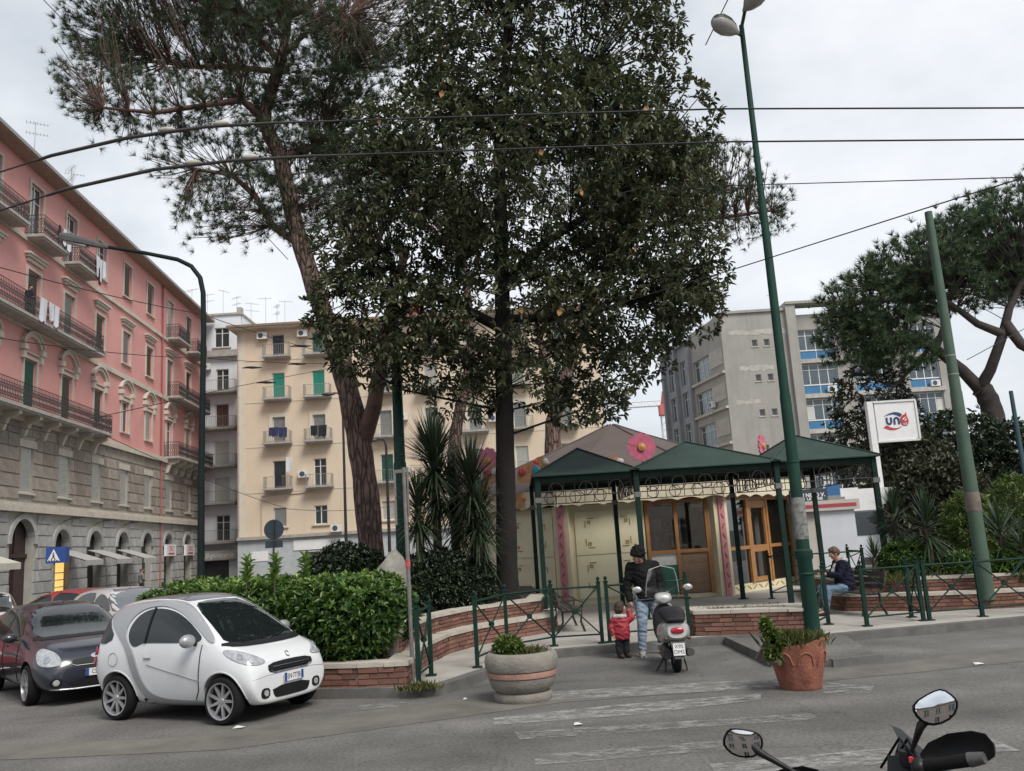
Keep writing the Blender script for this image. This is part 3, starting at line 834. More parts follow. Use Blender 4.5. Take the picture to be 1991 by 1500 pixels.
for i, (a, b, c, d) in enumerate(nw):
    window(nb, (a + b) / 2, c, b - a, d - c, ['glass', 'glass', 'red', 'white', 'white', 'glass'][i], sill=(i == 0), panes=2, bars=1)
    if i == 0: MB().bx(X0, -0.5, 20.9, X1 - 0.05, -0.002, 21.15).bx(X0, -0.45, 21.15, X1 - 0.1, -0.25, 21.5).build('balcony', slabm, nb)
    else: balcony(nb, 1.1, c, 3.9, 1.0, 1.0, 0.16, 'bars', iron_grey, th=0.2)
ac_unit(nb, 0.2, 19.7)
MB().bx(X0, -0.6, 2.0, X1, -0.002, 2.85).build('shop_sign', slabm, nb)
text_part('Bigiotteria', 0.62, white_paint, nb, (1.5, -0.61, 2.42), (math.pi / 2, 0, 0), 'lettering', shear=0.3)
MB().bx(-0.5, -0.05, 0, 2.2, -0.003, 1.95).build('shop_door', shop_dark, nb)
planter_green = mat('balcony_plants', (0.06, 0.09, 0.03), 0.8, 0.5, 6)
for x, y, h, kd in ((-0.2, 1, 2.4, 0), (1.0, 2, 3.0, 1), (2.6, 1.2, 2.0, 0)): antenna(nb, x, y, 25.15, h, kd, x)

# ================================================================== YELLOW APARTMENT BLOCK
yellow = mat('yellow_plaster', (0.64, 0.53, 0.405), 0.9, 0.07, 0.3, 0.1, 30, stain=0.3, stain_col=(0.5, 0.39, 0.28), streak=0.2)
cream = mat('cream_plaster', (0.60, 0.55, 0.45), 0.9, 0.08, 1)
yb = thing('yellow_building', 'cream yellow apartment block with iron balconies behind the pine trunk', 'building', (-23.0, 72, 0))
YC = [3.2, 6.6, 12.2, 16.1, 19.7, 23.5, 27.3]
YL = [(18.75, 1.95, 'navy'), (15.1, 2.25, 'teal'), (11.35, 2.2, 'grey'), (7.55, 2.3, 'navy'), (4.4, 1.55, 'white')]
yh = []
for xi, x in enumerate(YC):
    for zb, h, k in YL: yh.append((x - 0.53, x + 0.53, zb, zb + h))
wall_holes(0.35, 30.6, 3.6, 21.2, yh, 0.28).build('wall', yellow, yb)
MB().bx(-0.3, -0.03, 3.6, 0.349, 0.3, 21.2).build('corner_strip', cream, yb)
shoplow = mat('ground_floor_render', (0.42, 0.44, 0.46), 0.85, 0.15, 1.2, stain=0.3, stain_col=(0.25, 0.25, 0.25))
MB().bx(-0.3, -0.05, 0, 30.6, 0.3, 3.6).build('ground_floor', shoplow, yb)
MB().bx(-0.3, -0.35, 3.45, 30.6, -0.052, 3.7).build('string_course', slabm, yb)
for zz_ in (7.25, 11.05, 14.85, 18.45): MB().bx(0.35, -0.03, zz_, 30.6, -0.001, zz_ + 0.1).build('string_course', cream, yb)
MB().bx(-0.3, 0.31, 0, 30.6, 12, 21.2).build('rear_wall', yellow, yb)
MB().bx(-0.8, -0.9, 21.2, 31.1, 12.5, 21.42).build('eaves', cream, yb)
mb = MB(); mb.add([(-0.9, -1.0, 21.42), (31.2, -1.0, 21.42), (31.2, 6, 22.3), (-0.9, 6, 22.3)], [(0, 1, 2, 3)]); mb.bx(-0.9, -1.05, 21.3, 31.2, -0.902, 21.5); mb.build('roof', roof_tile, yb)
for xi, x in enumerate(YC):
    for li, (zb, h, k) in enumerate(YL):
        k2 = k
        if li == 0: k2 = ['navy', 'green', 'navy', 'glass', 'white', 'grey', 'navy'][xi]
        if li == 1 and xi > 1: k2 = ['grey', 'white', 'green', 'grey', 'glass'][xi - 2]
        if li == 3: k2 = ['navy', 'glass', 'green', 'grey', 'grey', 'white', 'glass'][xi]
        if li == 4: k2 = 'grey' if xi == 0 else ('glass' if xi % 2 else 'white')
        window(yb, x, zb, 1.06, h, k2, surround=cream if li == 2 else None, sill=(li == 4), trimw=0.3)
        if li < 4: balcony(yb, x, zb - 0.02, 2.15, 0.9, 0.95, 0.15, 'bars', iron_grey, th=0.14)
for x, z in ((1.95, 20.3), (5.4, 20.3), (5.3, 8.3), (13.7, 12.6), (13.7, 8.2), (21.3, 12.0)): ac_unit(yb, x, z)
mb = MB(); mb.tube((-0.15, -0.12, 3.7), (-0.15, -0.12, 21.2), 0.06, n=6); mb.tube((1.7, -0.08, 3.7), (1.7, -0.08, 7.0), 0.04, n=5); mb.tube((1.7, -0.08, 7.0), (6.0, -0.08, 7.1), 0.04, n=5); mb.build('downpipe', trim_stone, yb)
MB().bx(13.6, 0.6, 21.5, 15.6, 3.2, 23.0).build('roof_shed', mat('red_shed', (0.42, 0.08, 0.07), 0.7), yb)
for x, h, kd in ((0.3, 2.6, 0), (1.6, 3.0, 1), (2.6, 2.2, 0), (3.3, 2.6, 1), (8.5, 2.2, 0), (17, 2.4, 0)): antenna(yb, x, 2, 21.7, h, kd, x * 2)
MB().bx(4.3, -0.12, 2.4, 8.6, -0.052, 3.2).build('shop_sign', white_paint, yb)
MB().bx(5.2, -0.1, 0, 6.9, -0.051, 2.2).build('shop_door', shop_dark, yb)
MB().bx(0.8, -0.1, 1.7, 2.2, -0.051, 2.5).build('notice', white_paint, yb)
ac_unit(yb, 8.0, 3.7, -0.7)

# ================================================================== GREY OFFICE BUILDING
conc = mat('office_concrete', (0.34, 0.325, 0.30), 0.92, 0.12, 0.4, 0.15, 20, stain=0.4, stain_col=(0.24, 0.22, 0.20), streak=0.5)
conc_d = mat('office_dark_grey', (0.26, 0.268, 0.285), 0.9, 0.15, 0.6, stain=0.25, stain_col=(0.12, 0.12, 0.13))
conc_p = mat('spalled_concrete', (0.44, 0.42, 0.38), 0.95, 0.2, 2)
blue_panel = mat('blue_panel', (0.045, 0.17, 0.33), 0.45, 0.12, 2)
gb = thing('grey_office_building', 'grey concrete office block with blue window panels behind the pergola', 'building', (20.1, 80, 0))
gh = []
for zt in (19.45, 16.1, 12.78, 9.45, 6.1):
    for x in (2.8, 3.95, 5.1): gh.append((x, x + 0.52, zt - 0.65, zt))
wall_holes(0, 6.2, 0, 22.1, gh, 0.3).build('wall', conc, gb)
for h in gh:
    window(gb, (h[0] + h[1]) / 2, h[2], h[1] - h[0], h[3] - h[2], 'glass', sill=False, panes=1, bars=0, frame=conc_p)
    MB().bx(h[0] - 0.08, -0.06, h[2] - 0.1, h[1] + 0.08, -0.001, h[2] - 0.004).build('sill', conc_p, gb)
for x0, x1, z0, z1 in ((0.7, 6.2, 19.95, 20.4), (1.4, 4.6, 16.5, 17.0), (0.75, 3.0, 13.35, 13.75)):
    mb = MB(); n = 14; top = [(x0 + (x1 - x0) * i / n, z1 + rnd.uniform(-.12, .08)) for i in range(n + 1)]; bot = [(x0 + (x1 - x0) * i / n, z0 + rnd.uniform(-.1, .1)) for i in range(n, -1, -1)]
    mb.prism(top + bot, -0.015, 0.0); mb.build('spalled_band', conc_p, gb)
mb = MB(); mb.bx(-0.15, -0.2, 22.1, 6.35, 12, 22.35); mb.bx(6.2, -0.4, 0, 7.1, 1.5, 22.6); mb.bx(6.2, -0.55, 22.6, 24, 1.5, 22.85); mb.build('roof', conc, gb)
gw = []
for ci, (xa, xb) in enumerate(((7.2, 10.7), (12.3, 15.8), (17.4, 20.3))):
    for zt in (20.2, 16.85, 13.5, 10.15, 6.8): gw.append((xa, xb, zt - 2.85, zt))
o = wall_holes(7.1, 22.0, 0, 21.7, gw, 0.35).build('wall', conc, gb); o.location = (0, 0.4, 0)
for xa, xb, za, zb in gw:
    x = (xa + xb) / 2; w = xb - xa
    window(gb, x, za + 0.85, w, 2.0, 'office', sill=False, panes=4, bars=1, y=0.6)
    MB().bx(xa, 0.62, za, xb, 0.7, za + 0.85).build('spandrel_panel', blue_panel, gb)
    MB().bx(x - 0.03, 0.58, za, x + 0.03, 0.62, za + 0.85).bx(xa, 0.57, za + 0.8, xb, 0.619, za + 0.88).bx(xa, 0.56, za - 0.02, xb, 0.62, za + 0.04).build('window_rail', white_pvc, gb)
    MB().bx(xa - 0.2, 0.15, za - 0.42, xb + 0.2, 0.399, za - 0.08).build('ledge', conc_p, gb)
    if rnd.random() < 0.6:
        pw = w / 4; i = rnd.randrange(4); MB().bx(xa + i * pw + 0.08, 0.615, za + 0.95, xa + (i + 1) * pw - 0.05, 0.632, za + 2.2).build('blind', shut_white, gb)
ac_unit(gb, 9.9, 14.05, 0.25); ac_unit(gb, 19.6, 14.0, 0.25); ac_unit(gb, 19.5, 10.7, 0.25); ac_unit(gb, 19.7, 7.4, 0.25)
for x in (7.1, 10.9, 11.9): MB().bx(x, 0.42, 21.7, x + 0.3, 0.8, 22.6).build('roof_post', conc, gb)
MB().bx(0.02, 0.4, 0, 22.0, 1.2, 0.3).build('base', conc, gb)
MB().bx(0.3, 3.0, 0, 22.0, 14, 21.6).build('rear_wall', conc, gb)
antenna(gb, 5.4, 0.8, 22.35, 1.6, 1, 0.4)
# receding side wing
ang = math.atan2(-0.985, 0.172)
def side(o): o.location = (-0.004, 0.004, 0); o.rotation_euler = (0, 0, ang); return o
sh = []
for zt in (19.0, 15.65, 12.3, 8.95, 5.6): sh.append((-7.6, -3.4, zt - 2.2, zt))
for x in (-10.6, -14.2):
    for zt in (19.8, 16.45, 13.1, 9.75, 6.4): sh.append((x - 0.8, x + 0.8, zt - 2.6, zt))
side(wall_holes(-8.2, 0, 0, 22.1, [h for h in sh if h[1] > -8], 0.35).build('wall', conc, gb))
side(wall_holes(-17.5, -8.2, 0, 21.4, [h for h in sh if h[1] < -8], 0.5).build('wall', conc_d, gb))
fakeroot = side(bpy.data.objects.new('side_wing', None)); COL.objects.link(fakeroot); fakeroot.parent = gb
for h in sh:
    w = h[1] - h[0]
    window(fakeroot, (h[0] + h[1]) / 2, h[2], w, h[3] - h[2], 'office', sill=False, panes=4 if w > 2 else 2, bars=1, y=0.2)
    if w > 2:
        side(MB().bx(-8.1, -0.25, h[2] - 0.35, 0.0, -0.002, h[2] - 0.1).build('ledge', conc_p, gb)); side(MB().bx(-3.3, -0.06, h[2] + 0.6, -0.2, -0.002, h[3]).build('concrete_panel', conc_p, gb))
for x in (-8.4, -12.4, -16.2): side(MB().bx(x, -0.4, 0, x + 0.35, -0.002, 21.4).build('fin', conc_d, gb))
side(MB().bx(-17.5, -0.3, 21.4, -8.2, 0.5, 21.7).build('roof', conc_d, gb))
ac = ac_unit(fakeroot, -3.0, 13.6)

# far tower crane between the buildings
cr = thing('tower_crane', 'tiny red and white tower crane far off between kiosk roof and office block', 'crane', (36, 205, 0))
crane_red = mat('crane_red', (0.5, 0.12, 0.10), 0.6); crane_w = mat('crane_white', (0.6, 0.6, 0.6), 0.6)
mb = MB()
for i in range(20):
    z = i * 1.6
    for sx, sy in ((-1, -1), (1, -1), (1, 1), (-1, 1)): mb.tube((sx * .8, sy * .8, z), (sx * .8, sy * .8, z + 1.6), 0.12, n=4)
    mb.tube((-.8, -.8, z), (.8, -.8, z + 1.6), 0.09, n=4); mb.tube((.8, -.8, z), (.8, .8, z + 1.6), 0.09, n=4)
mb.build('mast', crane_w, cr)
mb = MB()
for i in range(18):
    x = -14 + i * 1.8
    for (y, z) in ((-.6, 32), (.6, 32), (0, 33.2)): mb.tube((x, y, z), (x + 1.8, y, z), 0.11, n=4)
    mb.tube((x, -.6, 32), (x + .9, 0, 33.2), 0.08, n=4); mb.tube((x + .9, 0, 33.2), (x + 1.8, -.6, 32), 0.08, n=4)
mb.build('jib', crane_w, cr)
MB().bx(-1.2, -1.2, 29.6, 1.2, 1.2, 32).tube((0, 0, 32), (0, 0, 35.5), 0.8, 0.15, n=4).build('cab', crane_red, cr)
# house front across the street behind the camera (only its mirror image is seen)
bb = thing('opposite_building', 'pale house front across the street, seen only in the motorbike mirrors', 'building', (3.0, -15.0, 0), math.pi)
bbm = mat('opposite_plaster', (0.50, 0.42, 0.36), 0.9, 0.1, 0.6)
oh = [(x - .6, x + .6, z, z + 2.0) for x in (-9, -6, -3, 0, 3, 6, 9) for z in (1.0, 4.6, 8.0)]
wall_holes(-11, 11, 0, 11, oh, .3).build('wall', bbm, bb); MB().bx(-11.3, -.5, 11, 11.3, 8, 11.4).build('cornice', trim_stone, bb); MB().bx(-11, .32, 0, 11, 8, 11).build('rear_wall', bbm, bb)
for h in oh: window(bb, (h[0] + h[1]) / 2, h[2], 1.2, 2.0, 'glass', surround=trim_stone)
# ================================================================== TREES AND PLANTS
pine_bark = mat('pine_bark', (0.175, 0.115, 0.095), 0.95, 0.4, 5, 0.9, 14, stain=0.5, stain_col=(0.07, 0.05, 0.045))
def barkify(m, sx=5.0, sz=0.9, strength=1.0, dist=0.06):
    # plated bark relief: stretched cell pattern
    t = m.node_tree; l = t.links.new; b = t.nodes['Principled BSDF']
    tcn = t.nodes.new('ShaderNodeTexCoord'); mpn = t.nodes.new('ShaderNodeMapping'); mpn.inputs['Scale'].default_value = (sx, sx, sz)
    nz = t.nodes.new('ShaderNodeTexNoise'); nz.inputs['Scale'].default_value = 2.5
    ml = t.nodes.new('ShaderNodeMix'); ml.data_type = 'VECTOR'; ml.inputs[0].default_value = 0.2
    vo = t.nodes.new('ShaderNodeTexVoronoi'); vo.feature = 'DISTANCE_TO_EDGE'; vo.inputs['Scale'].default_value = 2.2
    mr = t.nodes.new('ShaderNodeMapRange'); mr.inputs[2].default_value = 0.16
    bp = t.nodes.new('ShaderNodeBump'); bp.inputs['Strength'].default_value = strength; bp.inputs['Distance'].default_value = dist
    l(tcn.outputs['Object'], mpn.inputs['Vector']); l(mpn.outputs['Vector'], nz.inputs['Vector'])
    l(mpn.outputs['Vector'], ml.inputs[4]); l(nz.outputs['Color'], ml.inputs[5]); l(ml.outputs[1], vo.inputs['Vector'])
    l(vo.outputs['Distance'], mr.inputs[0]); l(mr.outputs[0], bp.inputs['Height']); l(bp.outputs['Normal'], b.inputs['Normal'])
    src = b.inputs['Base Color'].links[0].from_socket
    mr2 = t.nodes.new('ShaderNodeMapRange'); mr2.inputs[2].default_value = 0.12; mr2.inputs[3].default_value = 0.45; mr2.inputs[4].default_value = 1.1
    l(vo.outputs['Distance'], mr2.inputs[0])
    mm = t.nodes.new('ShaderNodeMix'); mm.data_type = 'RGBA'; mm.blend_type = 'MULTIPLY'; mm.inputs[0].default_value = 1
    l(src, mm.inputs[6]); l(mr2.outputs[0], mm.inputs[7]); l(mm.outputs[2], b.inputs['Base Color'])
barkify(pine_bark)
dark_bark = mat('dark_bark', (0.05, 0.042, 0.038), 0.95, 0.35, 3, 0.6, 12)
branch_bark = mat('pine_branch', (0.12, 0.07, 0.055), 0.95, 0.3, 4, 0.5, 20)
mag_bark = mat('magnolia_bark', (0.013, 0.011, 0.010), 0.95, 0.35, 3, 0.6, 12, stain=0.4, stain_col=(0.024, 0.021, 0.019))
needle_m = leaf_mat('pine_needles', [(0, (0.033, 0.052, 0.03)), (0.6, (0.062, 0.09, 0.046)), (1, (0.1, 0.13, 0.06))], 0.6, 0.15, 0.3)
needle_m2 = leaf_mat('pine_needles_green', [(0, (0.035, 0.06, 0.032)), (0.6, (0.075, 0.12, 0.058)), (1, (0.13, 0.18, 0.085))], 0.6, 0.15, 0.3)
magn_m = leaf_mat('magnolia_leaves', [(0, (0.034, 0.046, 0.022)), (0.5, (0.092, 0.112, 0.05)), (0.85, (0.19, 0.2, 0.105)), (0.95, (0.085, 0.05, 0.024)), (0.985, (0.10, 0.055, 0.02)), (1.0, (0.42, 0.17, 0.03))], 0.4, 0.16, 0.5)

def lobes_px(lst, Y, depth=0.9):
    out_ = []
    for px, py, rx, ry, *dz in lst:
        c = at(px, py, Y + (dz[0] if dz else 0)); s = Y / 1706.0
        out_.append(((c.x, c.y, c.z), (rx * s, max(rx, ry) * s * depth, ry * s)))
    return out_

def needles(name, P, A, rng, parent, m, k=26, ln=0.17, wd=0.012):
    n = len(P); Pn, D = whorls(P, A, rng, k, 0.85)
    D = unit(D + np.array([[0, 0, 0.15]])); L_ = ln * rng.uniform(0.7, 1.2, len(Pn))[:, None]
    S = unit(np.cross(D, rng.normal(0, 1, D.shape))) * wd * 0.5
    Pn = Pn - np.repeat(unit(A), k, 0) * rng.uniform(0, 0.10, (len(Pn), 1))
    V = np.stack([Pn - S, Pn + S, Pn + D * L_], 1).reshape(-1, 3)
    t = np.repeat(np.clip(np.repeat(rng.uniform(0.1, 0.9, n), k) + rng.normal(0, 0.1, n * k), 0, 1), 3)
    o = np_mesh(name, V, 3, np.arange(len(V)), m, parent, t); o['kind'] = 'stuff'
    return o

def pine(label, stems, lobes, n, seed, bark=pine_bark, nm=needle_m, tufts=1, k=26, ln=0.19, rtip=0.011, shell=0.35, bf=0.35, base=None, wd=0.014, group='stone pines on the square'):
    rng = np.random.default_rng(seed)
    base = Vector(base or stems[0][0][0])
    t = thing('pine_tree', label, 'tree', base, group=group)
    off = np.array(base)
    st = [([np.array(p) - off for p in pts], r0, r1_, rt) for pts, r0, r1_, rt in stems]
    lb = [((np.array(c) - off), np.array(r)) for c, r in lobes]
    T, d = ellipsoid_pts(lb, n, rng, shell)
    nodes, par, r, kids, ns = grow(st, T, bf, rtip, 2.5)
    mbt = MB()
    first = st[0]
    # trunk as one smooth tapering pipe with a flared, knobbly surface
    pts = [Vector(p) for p in first[0]]
    fine = []
    for i in range(len(pts) - 1):
        p0 = pts[max(i - 1, 0)]; p1 = pts[i]; p2 = pts[i + 1]; p3 = pts[min(i + 2, len(pts) - 1)]
        for q in range(6):
            u = q / 6.0
            fine.append(0.5 * ((2 * p1) + (p2 - p0) * u + (2 * p0 - 5 * p1 + 4 * p2 - p3) * u * u + (3 * p1 - p0 - 3 * p2 + p3) * u ** 3))
    fine.append(pts[-1]); m_ = len(fine)
    rad = [(first[1] + (first[2] - first[1]) * i / (m_ - 1)) * (1 + 0.05 * math.sin(i * 1.7 + seed)) for i in range(m_)]
    rad[0] *= 1.35; rad[1] *= 1.15
    mbt.path(fine, rad, 16); mbt.build('trunk', bark, t, 60)
    mb = MB()
    for pts, r0, r1_, rt in st[1:]:
        P_ = [Vector(p) for p in pts]; k_ = len(P_)
        mb.path(P_, [r0 + (r1_ - r0) * i / (k_ - 1) for i in range(k_)], 9)
    for i in range(ns, len(nodes)):
        a, b = nodes[par[i]], nodes[i]; dl = np.linalg.norm(b - a)
        if dl < 1e-4: continue
        ra = min(r[par[i]], r[i] * 1.3)
        mid = (a + b) / 2 + np.array([rng.uniform(-1, 1), rng.uniform(-1, 1), rng.uniform(-1, .4)]) * dl * 0.09
        mb.path([a, mid, b], [ra, (ra + r[i]) / 2, r[i]], 6 if r[i] > 0.03 else 4, 0, False)
    mb.build('branches', branch_bark if bark is pine_bark else bark, t, 60)['kind'] = 'stuff'
    tips = nodes[ns:]; A = tips - nodes[par[ns:]]
    A = unit(A) + np.array([[0, 0, 0.5]])
    Pn = [tips]; An = [A]
    for _ in range(tufts):
        q = tips + rng.normal(0, 0.22, tips.shape); Pn.append(q); An.append(A + rng.normal(0, 0.5, A.shape))
    needles('crown', np.concatenate(Pn), np.concatenate(An), rng, t, nm, k, ln, wd)
    return t

# --- big leaning stone pine, left of the square
Yp = 24.0
a_ = lambda x, y, Y=Yp: tuple(at(x, y, Y))
base = at(728, 1060, Yp); base.z = 0.1
stems = [([tuple(base), a_(712, 960), a_(690, 820), a_(660, 700), a_(612, 560), a_(575, 440), a_(545, 310), a_(515, 235), a_(530, 170), a_(548, 110), a_(560, 40)], 0.37, 0.12, False),
         ([a_(705, 860), a_(727, 790, 23.8), a_(738, 720, 23.6), a_(760, 600, 23.4), a_(790, 480, 23.2)], 0.26, 0.12, True),
         ([a_(590, 480), a_(530, 440), a_(495, 380), a_(450, 340), a_(380, 330, 23)], 0.13, 0.05, True),
         ([a_(548, 310), a_(610, 285, 24.5), a_(640, 260, 25), a_(625, 200, 25.5), a_(660, 140, 26)], 0.13, 0.05, True),
         ([a_(515, 235), a_(470, 195, 23.5), a_(400, 205, 23), a_(300, 220, 22.5), a_(200, 210, 22)], 0.12, 0.04, True),
         ([a_(540, 140), a_(450, 130, 24.5), a_(360, 130, 25), a_(250, 90, 25.5)], 0.10, 0.04, True),
         ([a_(545, 120), a_(480, 50, 25), a_(380, 0, 26)], 0.10, 0.04, True),
         ([a_(548, 110), a_(600, 60, 24), a_(680, 30, 23)], 0.09, 0.04, True),
         ([a_(612, 560), a_(680, 510, 24.5), a_(740, 470, 25)], 0.11, 0.05, True)]
lob = lobes_px([(330, 50, 230, 110), (185, 150, 95, 105, -1), (290, 215, 150, 62, -1), (410, 230, 120, 70), (470, 390, 140, 85), (400, 420, 70, 55, -1), (560, 120, 200, 140), (640, 330, 120, 120, 1), (430, -60, 300, 90), (720, 20, 170, 150, 1), (550, 300, 130, 60), (170, 60, 70, 60), (600, 230, 150, 110, 1), (600, 420, 110, 60), (690, 380, 90, 110, 1), (330, 330, 60, 45, -1), (660, 130, 130, 110)], Yp, 0.95)
pine('tall leaning stone pine with reddish forked trunk and airy crown at left', stems, lob, 3700, 11, tufts=1, k=34, ln=0.24, rtip=0.0085, bf=0.3, base=base, wd=0.012)

# --- second pine behind the magnolia (trunk seen above the brown tent roof)
Y2 = 34.0
b2 = at(1072, 1000, Y2); b2.z = 0.1
stems = [([tuple(b2), a_(1075, 870, Y2), a_(1080, 800, Y2), a_(1105, 720, Y2), a_(1130, 640, Y2), a_(1180, 540, Y2), a_(1240, 440, Y2)], 0.36, 0.15, False),
         ([a_(1080, 800, Y2), a_(1060, 720, Y2), a_(1040, 600, Y2)], 0.2, 0.1, True),
         ([a_(1240, 440, Y2), a_(1330, 430, Y2), a_(1430, 420, Y2), a_(1500, 410, Y2)], 0.12, 0.05, True)]
lob = lobes_px([(1450, 405, 110, 75), (1380, 350, 120, 90), (1490, 425, 55, 45), (1250, 330, 180, 110), (1100, 300, 160, 120)], Y2, 0.9)
pine('stone pine behind the magnolia, its crown showing past the right edge', stems, lob, 1100, 5, tufts=1, k=20, ln=0.28, base=b2, wd=0.02)
# --- slim third pine trunk behind the yuccas
Y3 = 30.0
b3 = at(890, 1020, Y3); b3.z = 0.1
stems = [([tuple(b3), a_(885, 900, Y3), a_(888, 830, Y3), a_(905, 750, Y3), a_(915, 650, Y3), a_(900, 500, Y3)], 0.27, 0.12, False)]
lob = lobes_px([(880, 330, 190, 150), (800, 250, 150, 120)], Y3, 0.9)
pine('slim pine trunk rising behind the spiky yuccas', stems, lob, 500, 8, tufts=1, k=18, ln=0.28, base=b3, wd=0.02)

# --- umbrella pine on the far right
Y4 = 38.0
b4 = at(1945, 900, Y4); b4.z = 0.0
stems = [([tuple(b4), a_(1935, 830, Y4), a_(1918, 770, Y4), a_(1905, 755, Y4)], 0.48, 0.40, False),
         ([a_(1908, 760, Y4), a_(1870, 720, Y4), a_(1820, 680, Y4), a_(1760, 655, Y4), a_(1700, 640, Y4), a_(1650, 630, Y4)], 0.30, 0.08, True),
         ([a_(1905, 755, Y4), a_(1925, 720, Y4 - .5), a_(1950, 650, Y4 - 1), a_(1962, 600, Y4 - 1), a_(1990, 540, Y4 - 1)], 0.27, 0.14, True),
         ([a_(1950, 650, Y4 - 1), a_(1900, 630, Y4 - 1), a_(1860, 600, Y4 - 1), a_(1800, 560, Y4 - 1)], 0.2, 0.09, True),
         ([a_(1955, 630, Y4 - 1), a_(1985, 670, Y4 - 1.5), a_(2040, 700, Y4 - 2)], 0.24, 0.2, True),
         ([a_(1820, 680, Y4), a_(1840, 620, Y4 + .5), a_(1850, 560, Y4 + 1)], 0.15, 0.08, True),
         ([a_(1730, 650, Y4), a_(1700, 600, Y4), a_(1690, 560, Y4)], 0.12, 0.06, True),
         ([a_(1840, 640, Y4), a_(1770, 720, Y4), a_(1720, 770, Y4)], 0.12, 0.05, True)]
lob = lobes_px([(1700, 580, 105, 75), (1790, 520, 130, 75), (1660, 620, 70, 60), (1900, 470, 130, 80), (1990, 430, 140, 90), (1720, 650, 90, 50), (1850, 560, 130, 60), (2050, 520, 130, 100), (1690, 690, 50, 40), (1960, 530, 90, 50), (1640, 670, 60, 50), (1755, 690, 80, 38), (1620, 600, 40, 50)], Y4, 0.9)
pine('broad umbrella pine with forked dark limbs at the right edge', stems, lob, 2300, 21, bark=dark_bark, nm=needle_m2, tufts=1, k=24, ln=0.36, rtip=0.014, shell=0.5, base=b4, wd=0.034)

